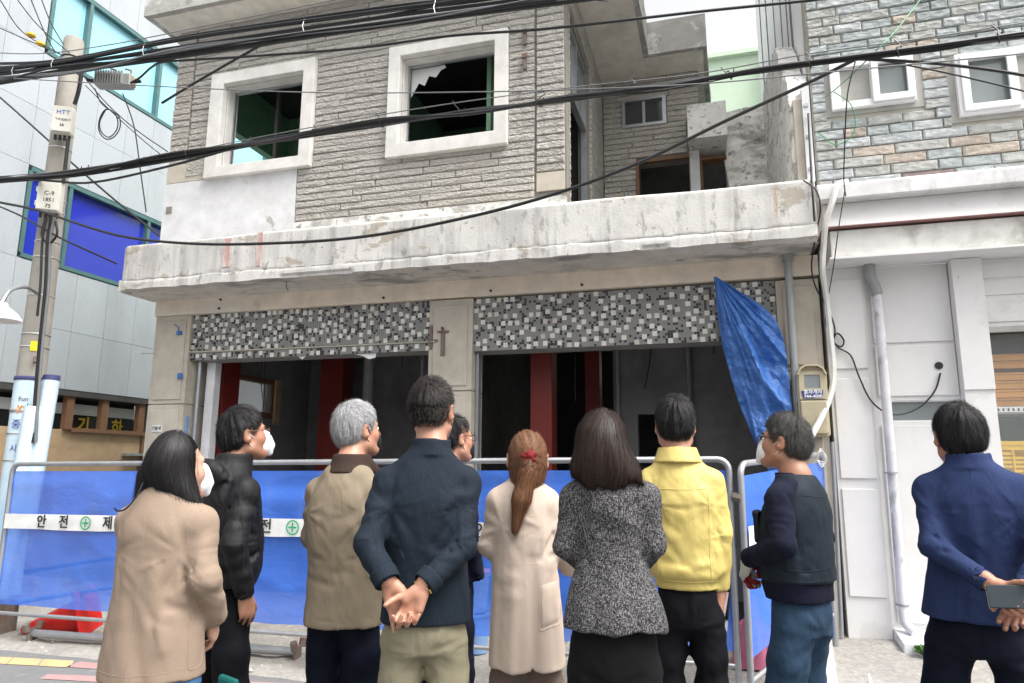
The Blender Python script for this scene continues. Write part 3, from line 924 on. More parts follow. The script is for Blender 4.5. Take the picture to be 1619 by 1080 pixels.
for i in range(60):
    x, y = rng.uniform(-2.45, -1.9), rng.uniform(8.2, 8.9)
    s = rng.uniform(.06, .16); z = 0.1 + rng.random() * 1.2 * (1 - abs(x + 2.2))
    rb_.box(x - s, x + s, y - s, y + s, 0.1, max(.2, z))
tag(rb_.build('heaped_rubbish', 'dark_room', it), kind='stuff')
for k in range(9):
    x, y = rng.uniform(-5.6, 0.4), rng.uniform(7.0, 7.9)
    L = rng.uniform(.3, 1.1)
    tube('hanging_cable', 'cable_black', it, smooth_path([(x, y, 3.2), (x + rng.uniform(-.05, .05), y, 3.2 - L * .6), (x + rng.uniform(-.12, .12), y + .05, 3.2 - L)], 4), .006, 5)
for k in range(7):
    x = rng.uniform(-5.2, 0.3)
    MB().prism([(x, 3.2), (x + rng.uniform(.2, .6), 3.2), (x + rng.uniform(.15, .5), 3.2 - rng.uniform(.04, .14)), (x + .05, 3.2 - rng.uniform(.02, .08))], 'y', 6.7 + k * .1, 6.704 + k * .1).build('peeling_sheet', 'far_white', it)
box('ceiling', 'grey_room', it, -5.92, 0.71, 6.63, 10.3, 3.188, 3.196)
# galvanised post and blue painted strip at the left shop opening
tube('gate_post', 'galvanised', it, [(-5.50, 6.42, 0.1), (-5.50, 6.42, 2.61)], .022)
MB().box(-5.565, -5.55, 6.34, 6.38, 0.9, 2.0).build('blue_painted_strip', 'bucket_blue', it)
box('reveal', 'white_plaster', it, -5.47, -5.36, 6.50, 6.60, 0.1, 2.61)
box('reveal', 'galvanised', it, -2.235, -2.205, 6.40, 6.48, 0.1, 2.585)

ut = empty('upper_interior', parent=DB)
MB().cells([6.505, 10.0], [3.42, 6.69], [(6.75, 8.2, 4.55, 5.85)], -6.10, -5.98, axis='x').build('side_wall', 'green_room', ut)
box('rear_wall', 'green_room', ut, -5.98, -1.50, 9.4, 9.5, 3.42, 6.69)
box('partition', 'green_room', ut, -3.95, -3.85, 6.505, 9.39, 3.42, 6.69)
box('ceiling', 'dark_room', ut, -5.98, -1.50, 6.505, 9.39, 6.60, 6.69)
MB().cells([-5.97, -3.96], [3.42, 6.6], [(-5.2, -4.3, 3.42, 5.6)], 8.4, 8.5).build('partition', 'green_room', ut)
MB().box(-2.85, -2.79, 7.5, 7.56, 3.42, 5.4).box(-2.4, -2.34, 7.5, 7.56, 3.42, 6.6).box(-2.85, -2.34, 7.5, 7.56, 5.4, 5.46).build('stud_frame', 'wood_brown', ut)
box('wall_stub', 'dark_room', ut, -2.3, -1.5, 8.0, 8.1, 3.42, 6.6)
# grey downpipe at the right shop pillar
dp = tube('downpipe', 'grey_pvc', DB, [(0.655, 6.20, 3.30), (0.655, 6.20, 0.25)], .032, 12)
MB().tube([(0.655, 6.20, 3.302), (0.655, 6.20, 3.24)], .045, 12).build('pipe_collar', 'grey_pvc', dp)
recenter(DB, (-2.6, 6.3, 0))

# ================================================================== RIGHT BUILDING
NB = empty('white_building', label='white painted building with blue-grey stone upper storey right of the derelict one', cat='building')
MB().cells([0.95, 5.0], [3.4, 9.5], [(1.19, 1.73, 4.68, 5.0), (2.17, 2.9, 4.49, 4.91)], 6.315, 6.5).build('upper_wall', 'mortar', NB)
rs2 = random.Random(5)
ST = ['stone_bluegrey'] * 10 + ['stone_pale'] * 9 + ['stone_grey'] * 11 + ['stone_tan'] * 2 + ['stone_maroon']
def nb_stone(u, L, z, h):
    place_stone(NB, stone_variant('short', rs2.randrange(8)), rs2.choice(ST), (u + .005, 6.318, z + .005), (L - .010, 0.030 * rs2.uniform(.7, 1.3), h - .010))
split_rows(NB, 0.955, 2.95, 3.70, 6.0, 0.0905, [(1.07, 1.84, 4.57, 5.09), (2.04, 3.0, 4.38, 5.01)], nb_stone, 0.13, 0.42, rs2)
box('cement_patch', 'cement_patch', NB, 1.065, 1.845, 6.306, 6.314, 4.565, 5.095)
box('cement_patch', 'cement_patch', NB, 2.035, 2.99, 6.306, 6.314, 4.375, 5.015)
w1 = MB().cells([1.11, 1.78], [4.61, 5.05], [(1.19, 1.435, 4.675, 5.0), (1.455, 1.735, 4.675, 5.0)], 6.26, 6.40).build('window', 'upvc', NB, weld=True, bevel=.004)
MB().cells([1.44, 1.77], [4.63, 5.035], [(1.495, 1.715, 4.69, 4.985)], 6.235, 6.258).build('sash', 'upvc', w1, weld=True, bevel=.004)
box('pane', 'teal_glass', w1, 1.19, 1.435, 6.33, 6.34, 4.675, 4.90)
box('blind', 'galvanised', w1, 1.19, 1.435, 6.33, 6.345, 4.901, 5.0)
box('pane', 'grey_glass', w1, 1.455, 1.735, 6.30, 6.31, 4.675, 5.0)
w2 = MB().cells([2.09, 3.0], [4.42, 4.975], [(2.17, 2.50, 4.49, 4.915), (2.54, 2.93, 4.49, 4.915)], 6.26, 6.40).build('window', 'upvc', NB, weld=True, bevel=.004)
MB().cells([2.12, 2.53], [4.445, 4.95], [(2.18, 2.46, 4.50, 4.90)], 6.235, 6.258).build('sash', 'upvc', w2, weld=True, bevel=.004)
box('pane', 'grey_glass', w2, 2.17, 2.50, 6.30, 6.31, 4.49, 4.915)
box('pane', 'teal_glass', w2, 2.54, 2.93, 6.33, 6.34, 4.49, 4.915)
# canopy, fascia, beam
MB().prism([(5.90, 3.655), (5.90, 3.775), (5.93, 3.795), (6.31, 3.83), (6.31, 3.655)], 'x', 0.885, 5.0).build('ledge', 'white_ledge', NB, bevel=.008)
MB().prism([(5.955, 3.44), (6.02, 3.652), (6.30, 3.652), (6.30, 3.44)], 'x', 0.93, 5.0).build('fascia', 'white_paint_wall', NB)
mat('red_trim', (0.26, 0.14, 0.13), 0.7)
MB().prism([(5.95, 3.431), (5.95, 3.4385), (6.30, 3.4385), (6.30, 3.424)], 'x', 0.915, 5.0).build('trim', 'red_trim', NB)
MB().prism([(6.00, 3.18), (6.00, 3.416), (6.29, 3.416), (6.29, 3.18)], 'x', 0.97, 5.0).build('beam', 'stained_beam', NB, bevel=.01)
MB().prism([(5.945, 3.16), (5.945, 3.178), (6.30, 3.178), (6.30, 3.16)], 'x', 0.95, 5.0).build('soffit', 'white_paint_wall', NB)
# ground floor
box('pier', 'white_paint_wall', NB, 0.93, 1.245, 6.26, 6.6, 0.1, 3.158)
for a, b_ in ((2.30, 3.06), (1.41, 2.22), (0.50, 1.33)):
    box('pier_panel', 'white_paint_wall', NB, 0.955, 1.225, 6.245, 6.262, a, b_, bevel=.006)
MB().cells([1.247, 1.878], [0.1, 3.158], [(1.315, 1.865, 1.865, 2.035)], 6.30, 6.45).build('wall', 'white_paint_wall', NB)
box('wall_panel', 'white_paint_wall', NB, 1.29, 1.874, 6.285, 6.299, 2.51, 3.15, bevel=.005)
box('wall_panel', 'white_paint_wall', NB, 1.29, 1.874, 6.285, 6.299, 2.07, 2.485, bevel=.005)
box('wall_panel', 'white_paint_wall', NB, 1.29, 1.874, 6.285, 6.299, 0.32, 1.835, bevel=.005)
vw = MB().cells([1.31, 1.87], [1.86, 2.04], [(1.325, 1.855, 1.875, 2.025)], 6.31, 6.36).build('vent_window', 'upvc', NB)
box('pane', 'grey_glass', vw, 1.325, 1.855, 6.34, 6.345, 1.875, 2.025)
box('pier', 'white_paint_wall', NB, 1.88, 2.085, 6.19, 6.6, 0.1, 3.158)
box('pier_casing', 'white_paint_wall', NB, 1.876, 2.089, 6.176, 6.189, 2.10, 3.156, bevel=.003)
MB().cells([2.088, 5.0], [2.60, 3.158], [], 6.26, 6.4).build('wall', 'white_paint_wall', NB)
for zz in (2.64, 2.86, 3.0):
    box('wall_panel', 'white_paint_wall', NB, 2.10, 2.60, 6.25, 6.261, zz, zz + (.205 if zz < 2.8 else .12), bevel=.003)
box('lintel', 'cement_patch', NB, 2.088, 5.0, 6.22, 6.262, 2.555, 2.598)
box('plinth', 'white_paint_wall', NB, 2.088, 5.0, 6.2, 6.4, 0.1, 0.62)
stp = MB().prism([(5.98, 0.05), (5.98, 0.24), (6.295, 0.28), (6.295, 0.05)], 'x', 1.25, 2.4).build('step', 'white_ledge', NB, bevel=.01)
# shop window with shelves
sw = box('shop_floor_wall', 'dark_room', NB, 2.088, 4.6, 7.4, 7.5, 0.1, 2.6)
box('shop_glass', glass('shop_glass', (0.6, 0.65, 0.65), 0.02, 0.12) and 'shop_glass', NB, 2.09, 4.6, 6.34, 6.345, 0.621, 2.554)
for z in (1.93, 1.27):
    sh = box('shelf', 'galvanised', NB, 2.10, 3.4, 6.46, 6.9, z, z + .012)
    m = MB()
    x = 2.12
    m.box(2.10, 3.4, 6.45, 6.459, z + .042, z + .055).box(2.10, 3.4, 6.45, 6.459, z + .012, z + .02)
    while x < 3.3:
        m.box(x, x + .02, 6.45, 6.459, z + .02, z + .042); x += .035
    m.build('perforated_edge', 'upvc', sh)
box('shop_ceiling', 'dark_room', NB, 2.09, 4.6, 6.42, 7.39, 2.52, 2.598)
# left side wall running back from the street
box('side_wall', 'far_white', NB, 0.952, 1.1, 6.505, 11.4, 0.0, 12.0)
nbc = [(7.1, .012), (7.4, .006), (7.9, .006), (8.6, .006), (9.5, .008), (10.4, .008)]
for y, r_ in nbc:
    tube('wall_cable', 'cable_grey', NB, [(0.945, y, 3.5), (0.943, y + .08, 6), (0.945, y + .3, 11)], r_, 6)
# white drain pipe
mat('painted_pipe', (0.62, 0.61, 0.64), 0.5, layers=[((0.30, 0.30, 0.30), 6, 0.55, 0.62, (1, 1, .5), 0.7)], bump=.05)
dpn = tube('drain_pipe', 'painted_pipe', NB, smooth_path([(1.325, 6.20, 2.94), (1.325, 6.195, 2.5), (1.32, 6.195, 1.0), (1.315, 6.195, 0.42), (1.33, 6.18, 0.33), (1.37, 6.13, 0.28)], 5), .037, 12)
tube('pipe_elbow', 'grey_pvc', dpn, smooth_path([(1.285, 6.20, 3.16), (1.285, 6.20, 3.06), (1.31, 6.198, 2.98), (1.325, 6.195, 2.90)], 4), .045, 12)
for z in (1.45, 0.46):
    MB().tube([(1.318, 6.195, z), (1.318, 6.195, z + .015)], .042, 12).box(1.27, 1.285, 6.19, 6.25, z, z + .015).build('pipe_clip', 'galvanised', dpn)
MB().lathe([(.026, 0), (.03, .004), (.03, .01), (.022, .012)], (0, 0, 0), 16).build('cable_gland', 'ink_black', NB).matrix_local = Matrix.Translation((1.745, 6.285, 2.31)) @ Matrix.Rotation(R(90), 4, 'X')
recenter(NB, (1.9, 6.3, 0))

# shelf goods: things of their own
for i, (x, z, c) in enumerate(((2.13, 2.36, 0), (2.13, 2.30, 1), (2.12, 2.20, 0), (2.12, 2.13, 1), (2.12, 2.06, 0), (2.12, 1.99, 1))):
    h = .055 if i < 2 else .064
    t = MB().box(x, x + .62, 6.50, 6.85, z, z + h * .75).box(x - .008, x + .628, 6.49, 6.86, z + h * .751, z + h).build('plastic_tray', 'orange_plastic', bevel=.004)
    place = ['topmost', 'second', 'third', 'fourth', 'fifth', 'bottom'][i]
    tag(t, f'{place} of the orange plastic trays stacked behind the shop window', 'tray', 'trays stacked in the shop window')
cr = empty('plastic_crate', (2.45, 6.6, 1.283), label='yellow slatted plastic crate on the shelf in the shop window', cat='crate')
m = MB().box(-.31, .31, -.12, -.105, 0, .04).box(-.31, .31, -.12, -.105, .36, .42).box(-.32, .32, -.13, -.105, .40, .43)
m.box(-.31, -.295, -.12, .2, 0, .42).box(.295, .31, -.12, .2, 0, .42).box(-.31, .31, .185, .2, 0, .42).box(-.295, .295, -.104, .184, 0, .015)
m.build('crate_body', 'yellow_plastic', cr)
for k in range(7):
    x = -.29 + k * .093
    MB().box(x, x + .012, -.128, -.106, .04, .36).build('slat', 'yellow_plastic', cr)
m = MB()
for k in range(6):
    for j in range(9):
        if (k + j) % 5 == 4: continue
        x = -.275 + k * .093
        m.box(x, x + .078, -.118, -.107, .05 + j * .034, .05 + j * .034 + .021)
m.build('side_grille', 'yellow_plastic', cr)

# ================================================================== LEFT BUILDING
LB = empty('granite_building', label='grey granite clad building with blue and sky-tinted windows across the alley', cat='building')
LX = -9.0
MB().cells([2.0, 14.0], [2.52, 13.0], [(6.86, 9.9, 4.25, 5.55), (6.86, 12.0, 7.28, 8.55)], LX - .5, LX - .03, axis='x').build('wall', 'panel_joint', LB)
ycuts = [3.3, 4.4, 5.5, 6.28, 6.84, 7.25, 7.80, 8.36, 8.92, 9.48, 10.04, 10.9, 11.8, 12.9, 13.9]
for (z0, z1) in ((2.53, 3.37), (3.37, 4.235), (5.565, 6.42), (6.42, 7.265), (8.565, 9.4), (9.4, 10.3), (10.3, 11.2)):
    yy = ycuts
    for a, b_ in zip(yy[:-1], yy[1:]):
        box('panel', 'granite_panel', LB, LX - .03, LX, a + .0025, b_ - .0025, z0 + .0025, z1 - .0025)
for a, b_ in ((3.3, 4.4), (4.4, 5.5), (5.5, 6.28), (6.28, 6.845), (12.05, 12.9)):
    for z0, z1 in ((4.235, 5.565), (7.265, 8.565)):
        box('panel', 'granite_panel', LB, LX - .03, LX, a + .0025, b_ - .0025, z0 + .0025, z1 - .0025)
def lwin(ys, z0, z1, g):
    fr = MB()
    fr.box(LX - .12, LX + .01, ys[0], ys[-1], z0, z0 + .06).box(LX - .12, LX + .01, ys[0], ys[-1], z1 - .06, z1)
    for y in ys: fr.box(LX - .11, LX + .005, y - .03, y + .03, z0 + .06, z1 - .06)
    f = fr.build('window_frame', 'teal_frame', LB)
    for a, b_ in zip(ys[:-1], ys[1:]):
        box('pane', g, f, LX - .09, LX - .08, a + .03, b_ - .03, z0 + .06, z1 - .06)
lwin([6.89, 7.53, 9.02, 9.87], 4.25, 5.55, 'blue_film')
lwin([6.89, 7.50, 8.93, 10.4, 11.97], 7.28, 8.55, 'sky_tinted_glass')
# ground-floor frontage
box('frontage_soffit', 'dark_room', LB, LX - .5, LX + .02, 2.0, 14.0, 2.44, 2.515)
box('frontage_wall', 'dark_room', LB, LX - .55, LX - .45, 2.0, 9.55, 0, 2.44)
box('corner_pier', 'granite_panel', LB, LX - .4, LX - .02, 9.56, 10.2, 0.0, 2.438)
box('boarding', 'plywood', LB, LX - .12, LX - .06, 6.3, 9.35, 0.05, 1.96, bevel=.004)
box('boarding_rail', 'wood_brown', LB, LX - .06, LX + .0, 8.0, 9.4, 1.93, 1.99)
for y in (7.95, 8.56, 9.28):
    box('timber_stud', 'wood_brown', LB, LX - .10, LX - .01, y - .06, y + .06, 1.961 if y < 7.99 else 1.991, 2.44)
box('ledge', 'galvanised', LB, LX - .055, LX + .06, 9.0, 9.4, 1.60, 1.64)
tube('timber_post', 'wood_brown', LB, [(LX - .03, 9.38, 0.05), (LX - .03, 9.38, 1.92)], .03, 6)
fb = box('pale_panel', 'far_white', LB, LX - .30, LX - .29, 6.3, 9.4, 2.20, 2.36)
sg = box('sign_board', 'sign_black', LB, LX - .30, LX - .26, 6.6, 9.4, 1.85, 2.18)
for y, t in ((7.68, '계'), (7.40, 'ㅣ'), (8.13, 'ㅣ'), (8.42, '기'), (8.78, 'ㅣ'), (9.05, '하')):
    lettering(t, 0.25, 'sign_yellow', sg, plane_mw((LX - .257, y, 2.04), (0, 1, 0), (0, 0, 1)), bold=.006)
recenter(LB, (-9.5, 8.0, 0))

# ================================================================== FAR BUILDING
FB = empty('green_building', (-1.0, 14, 0), label='pale green rendered building seen in the gap at the back', cat='building')
box('wall', 'green_far_wall', FB, -4, 3.4, 0, 4, 0, 9.9)
box('roof_edge', 'green_far_wall', FB, -4.1, 3.5, -.12, 4.1, 9.901, 10.0)
box('roof_parapet', 'far_white', FB, -4.0, 3.4, 0.05, 4, 10.001, 10.28)
box('side_pier', 'far_white', FB, 2.28, 2.40, -.25, -.001, 0, 9.9)
UP_A = [(-7.730,5.000,5.691), (-7.173,5.000,5.630), (-6.299,5.000,5.557), (-4.732,5.000,5.549), (-2.703,5.000,5.445), (-1.756,5.000,5.382), (-0.685,5.000,5.317)]
UP_B = [(-7.743,5.020,5.614), (-7.188,5.020,5.570), (-6.318,5.020,5.537), (-4.742,5.020,5.483), (-2.711,5.020,5.398), (-1.762,5.020,5.338), (-0.688,5.020,5.275)]
UP_C = [(-7.740,5.030,5.530), (-7.189,5.030,5.502), (-6.155,5.030,5.480), (-4.743,5.030,5.409), (-2.713,5.030,5.331), (-1.107,5.030,5.252), (-0.691,5.030,5.232)]
UP_D = [(-7.672,4.980,5.536), (-7.125,4.980,5.508), (-6.006,4.980,5.398), (-4.700,4.980,5.411), (-2.687,4.980,5.324), (-1.096,4.980,5.243), (-0.683,4.980,5.223)]
UP_E = [(-7.749,5.000,5.785), (-7.184,5.000,5.690), (-6.303,5.000,5.586), (-4.735,5.000,5.577), (-2.704,5.000,5.483), (-1.757,5.000,5.406), (-0.684,5.000,5.339)]
UP_F = [(-7.685,5.000,5.460), (-7.140,5.000,5.448), (-6.113,5.000,5.420), (-4.712,5.000,5.358), (-2.696,5.000,5.289), (-1.100,5.000,5.206), (-0.687,5.000,5.187)]
UP_G = [(-7.779,5.000,5.942), (-6.662,5.000,5.712), (-5.677,5.000,5.648), (-4.742,5.000,5.646), (-3.887,5.000,5.646), (-3.090,5.000,5.647), (-2.466,5.000,5.647)]
UP_H = [(-7.635,4.970,5.413), (-7.100,4.970,5.440), (-6.337,4.970,5.489), (-5.443,4.970,5.410), (-4.689,4.970,5.389), (-3.642,4.970,5.361), (-2.682,4.970,5.310), (-1.094,4.970,5.218)]
LO_A = [(-7.468,5.000,4.348), (-6.942,5.000,4.338), (-5.951,5.000,4.326), (-4.818,5.000,4.333), (-3.785,5.000,4.364), (-2.655,5.000,4.367), (-1.795,5.000,4.360), (-1.002,5.000,4.348), (-0.267,5.000,4.353), (0.416,5.000,4.362), (1.052,5.000,4.357), (1.645,5.000,4.351), (2.089,5.000,4.352), (2.448,5.000,4.356)]
LO_B = [(-7.441,4.980,4.351), (-6.917,4.980,4.341), (-5.924,4.980,4.288), (-4.802,4.980,4.354), (-3.769,4.980,4.340), (-2.646,4.980,4.385), (-1.788,4.980,4.332), (-0.998,4.980,4.358), (-0.266,4.980,4.331), (0.415,4.980,4.366), (1.049,4.980,4.360), (1.640,4.980,4.354), (2.082,4.980,4.355), (2.440,4.980,4.358)]
LO_C = [(-7.493,5.020,4.331), (-6.966,5.020,4.328), (-5.967,5.020,4.283), (-4.833,5.020,4.305), (-3.798,5.020,4.350), (-2.665,5.020,4.361), (-1.803,5.020,4.388), (-1.006,5.020,4.349), (-0.267,5.020,4.380), (0.417,5.020,4.364), (1.056,5.020,4.363), (1.651,5.020,4.353), (2.096,5.020,4.350), (2.456,5.020,4.354)]
LO_D = [(-7.459,4.990,4.371), (-6.934,4.990,4.368), (-6.249,4.990,4.249), (-5.684,4.990,4.173), (-4.798,4.990,4.237), (-4.042,4.990,4.331), (-3.264,4.990,4.386), (-2.650,4.990,4.373), (-1.792,4.990,4.366)]
LO_M = [(-6.950,5.000,4.380), (-5.485,5.000,4.323), (-3.789,5.000,4.407), (-2.306,5.000,4.457), (-1.001,5.000,4.446), (-0.032,5.000,4.409), (0.766,5.000,4.440), (1.458,5.000,4.432), (2.098,5.000,4.439)]
W_C = [(-7.450,5.000,4.256), (-6.899,5.000,4.095), (-6.376,5.000,3.955), (-5.352,5.000,3.609), (-4.511,5.000,3.457), (-3.708,5.000,3.389), (-2.845,5.000,3.366), (-2.050,5.000,3.425), (-1.259,5.000,3.543), (-0.520,5.000,3.733), (0.178,5.000,4.006), (0.752,5.000,4.218), (1.051,5.000,4.342)]
W_D = [(-5.551,5.150,5.290), (-5.385,5.100,5.298), (-5.205,5.050,5.349), (-5.021,5.000,5.343), (-4.707,5.000,5.311), (-3.991,5.000,5.229), (-2.892,5.000,5.122), (-2.030,5.000,5.084), (-1.207,5.000,4.998), (-0.389,5.000,4.946), (0.072,5.000,4.918), (0.810,5.000,4.863), (1.292,5.000,4.843)]
W_E = [(-6.882,4.950,5.437), (-5.387,4.950,5.131), (-3.786,4.950,4.818), (-2.599,4.950,4.619), (-1.195,4.950,4.426), (-0.034,4.950,4.299), (0.831,4.950,4.251), (2.054,4.950,4.189)]
W_F = [(-4.986,5.000,4.905), (-4.678,5.000,5.035), (-4.266,5.000,5.197), (-3.732,5.000,5.396)]
W_G = [(-8.432,5.600,6.090), (-7.964,5.600,5.738), (-7.160,5.600,5.112), (-6.896,5.650,4.872), (-6.200,5.700,4.324), (-5.617,5.780,3.881)]
W_H = [(-7.598,5.300,4.316), (-6.883,5.200,4.030), (-6.228,5.150,3.709), (-6.102,5.740,3.598)]
W_I1 = [(1.051,5.000,4.352), (1.444,5.000,4.261), (1.779,5.000,4.163), (2.058,5.000,4.063), (2.332,5.000,3.951)]
W_I2 = [(1.191,5.000,4.323), (1.553,5.000,4.177), (1.842,5.000,4.047), (2.185,5.000,3.885)]
TL0 = [(-7.469,5.100,6.570), (-7.069,5.100,6.107), (-6.484,5.100,5.743)]
TL1 = [(-7.292,5.100,6.613), (-6.852,5.100,6.143), (-6.354,5.100,5.728)]
TL2 = [(-7.055,5.100,6.565), (-6.748,5.100,6.049), (-6.546,5.100,5.761)]
TL3 = [(-6.897,5.100,6.533), (-6.676,5.100,6.148), (-6.457,5.100,5.849)]
TL4 = [(-7.508,5.100,6.265), (-7.007,5.100,6.005), (-6.436,5.100,5.713)]
DROP1 = [(-5.695,5.200,5.222), (-5.503,5.200,4.833), (-5.364,5.200,4.343), (-5.241,5.200,3.903)]
DROP2 = [(-6.627,5.500,5.758), (-6.217,5.500,5.339), (-5.790,5.500,4.985), (-5.347,5.500,4.678)]
DROP3 = [(-6.562,5.500,5.617), (-6.114,5.500,5.212), (-5.646,5.500,4.822), (-5.310,5.500,4.569)]
COIL = [(-6.012,5.150,5.299), (-5.925,5.150,5.145), (-5.833,5.150,5.061), (-5.762,5.150,5.016), (-5.655,5.150,4.932), (-5.625,5.150,4.825), (-5.676,5.150,4.729), (-5.785,5.150,4.709), (-5.886,5.150,4.805), (-5.904,5.150,4.932), (-5.845,5.150,5.035), (-5.745,5.150,5.007), (-5.667,5.150,4.899), (-5.668,5.150,4.790), (-5.755,5.150,4.726), (-5.862,5.150,4.802), (-5.894,5.150,4.917), (-5.831,5.150,5.047)]
POLE_CAB1 = [(-6.240,5.170,5.635), (-6.248,5.170,5.347), (-6.281,5.170,5.173)]
POLE_CAB2 = [(-6.308,5.170,4.787), (-6.304,5.170,4.543), (-6.300,5.170,4.302)]
POLE_CAB3 = [(-6.343,5.130,3.919), (-6.356,5.130,3.687), (-6.307,5.130,3.226), (-6.296,5.130,2.905), (-6.283,5.130,2.527), (-6.248,5.130,1.975), (-6.222,5.130,1.675)]
POLE_CAB4 = [(-6.414,5.120,3.922), (-6.435,5.120,3.744), (-6.322,5.120,3.648), (-6.238,5.120,3.740), (-6.276,5.120,3.876)]
HOSE = [(1.126,6.000,3.832), (1.049,5.900,3.772), (0.986,5.870,3.615), (0.933,5.900,3.458), (0.910,5.960,3.275), (0.900,6.020,3.078), (0.933,6.140,2.891), (0.945,6.180,2.630), (0.952,6.180,2.312), (0.922,6.160,2.112), (0.826,6.080,1.902), (0.703,5.980,1.703)]
BLK1 = [(0.760,5.720,3.769), (0.848,5.720,3.679), (0.871,5.720,3.517), (0.844,5.850,3.353), (0.828,6.100,3.160), (0.857,6.150,2.980), (0.949,6.200,2.795), (0.990,6.220,2.635), (0.973,6.220,2.529), (1.028,6.220,2.484), (1.051,6.220,2.536), (1.007,6.220,2.597), (0.974,6.220,2.540), (1.008,6.220,2.474), (1.094,6.220,2.407), (1.143,6.220,2.233), (1.213,6.220,2.040), (1.316,6.220,1.936), (1.429,6.220,1.919), (1.574,6.240,1.979), (1.690,6.250,2.104), (1.748,6.270,2.247)]
BLK2 = [(1.085,5.860,3.709), (1.017,5.860,3.394), (0.973,5.950,3.107), (0.943,6.200,2.850), (0.926,6.220,2.692), (0.948,6.220,2.584)]
BLK3 = [(0.903,6.200,4.572), (0.867,6.000,4.127), (0.825,5.730,3.739), (0.822,5.720,3.417)]
GRN = [(1.623,5.400,4.985), (1.380,5.200,4.635), (1.209,5.050,4.419), (1.104,5.400,4.442), (1.043,6.000,4.623), (1.025,6.200,4.705)]
GRN2 = [(1.103,6.100,4.698), (1.238,6.150,4.586), (1.268,6.200,4.402), (1.203,6.220,4.291), (1.095,6.240,4.279), (1.009,6.240,4.367), (0.960,6.240,4.416)]
DROPR = [(1.058,5.000,4.326), (1.110,5.600,4.394), (1.112,5.840,4.134), (1.084,5.860,3.817), (1.086,5.860,3.654)]

# ================================================================== POLE
PX, PY = -6.56, 5.30
UP = empty('utility_pole', (PX, PY, 0), label='concrete utility pole with light blue wrap on its lower half at the left', cat='pole')
MB().lathe([(.138, 0), (.126, 2.4), (.110, 4.2), (.098, 6.02), (.088, 6.05)], (0, 0, 0), 28).build('shaft', 'pole_concrete', UP, smooth=True)
MB().lathe([(.142, .25), (.140, 1.2), (.134, 2.30)], (0, 0, 0), 32).build('wrap', 'pole_wrap', UP, smooth=True)
for z in (2.29, 1.97):
    m = MB().lathe([(.137, z), (.141, z + .004), (.141, z + .035), (.136, z + .04)], (0, 0, 0), 32)
    m.build('wrap_band', 'pole_band' if z > 2 else 'steel_strap', UP, smooth=True)
for z, r in ((1.76, .139), (1.50, .140), (2.62, .125), (2.75, .124), (3.15, .120), (3.55, .117), (3.72, .115), (4.05, .112), (4.18, .111), (4.75, .106), (5.05, .104)):
    MB().lathe([(r + .002, z), (r + .004, z + .002), (r + .004, z + .013), (r + .002, z + .015)], (0, 0, 0), 28).build('strap', 'steel_strap', UP, smooth=True)
for z in (5.62, 5.66, 5.70, 5.80):
    MB().lathe([(.100, z), (.108, z + .01), (.100, z + .02)], (0, 0, 0), 24).build('cable_tie', 'cable_black', UP, smooth=True)
def pole_text(body, size, z, a, material, r=.1435, bold=0.0, name='pole_lettering'):
    o = lettering(body, size, material, UP, Matrix.Identity(4), 0.0008, name, bold)
    for v in o.data.vertices:
        t = a + v.co.x / r
        rr = r + v.co.z
        v.co = (rr * math.cos(t), rr * math.sin(t), z + v.co.y)
    return o
fa = math.atan2(-PY, -PX)
pole_text('dae', .085, 2.02, fa + .18, 'ink_green', bold=.002)
pole_text('Fun', .06, 2.10, fa - .28, 'ink_black')
pole_text('y', .10, 2.02, fa - .42, 'ink_orange', bold=.003)
pole_text('중2동', .10, 1.85, fa - .05, 'ink_blue')
pole_text('사', .08, 1.62, fa - .5, 'ink_blue')
tgp = MB()
for k in range(7):
    a0, a1 = fa - .30 + k * .09, fa - .30 + (k + 1) * .09
    r0, r1 = .127, .130
    tgp.add([(r1 * math.cos(a0), r1 * math.sin(a0), 2.58), (r1 * math.cos(a1), r1 * math.sin(a1), 2.58), (r1 * math.cos(a1), r1 * math.sin(a1), 2.68), (r1 * math.cos(a0), r1 * math.sin(a0), 2.68)], [(0, 1, 2, 3)])
tgp.build('yellow_notice', 'yellow_tag', UP)
for i in range(2):
    MB().tube([(.12 * math.cos(fa + .1), .12 * math.sin(fa + .1), 2.52), (.18 * math.cos(fa + .1), .18 * math.sin(fa + .1), 2.46)], .014).build('step_bolt', 'rusty_steel', UP) if i == 0 else None
def rel(pts): return [Vector(p) - Vector((PX, PY, 0)) for p in pts]
for nm, r in (('POLE_CAB1', .02), ('POLE_CAB2', .018), ('POLE_CAB3', .02), ('POLE_CAB4', .012)):
    tube('down_cable', 'cable_black', UP, smooth_path(rel(globals()[nm]), 5), r, 8)
tube('down_cable', 'cable_grey', UP, smooth_path([p + Vector((.045, -.01, 0)) for p in rel(POLE_CAB3)], 5), .014, 8)
tube('down_cable', 'cable_black', UP, smooth_path([p + Vector((-.05, -.02, 0)) for p in rel(POLE_CAB3[:4])], 5), .012, 8)

def guy_cover():
    o = empty('guy_wire_cover', (-6.33, 5.1, 0), label='pale blue plastic guy-wire cover leaning beside the utility pole', cat='cable cover')
    MB().tube([(-.02, 0, .1), (.02, .02, 1.3), (.05, .04, 2.02)], [.07, .075, .078], 18).build('sleeve', 'pole_wrap', o, smooth=True)
    MB().tube([(.08, .10, 1.0), (.12, .13, 2.28)], [.072, .074], 18).build('rear_sleeve', 'pole_wrap', o, smooth=True)
    MB().tube([(.12, .13, 2.282), (.121, .13, 2.33)], [.076, .074], 18).build('sleeve_cap', 'pole_band', o, smooth=True)
guy_cover()

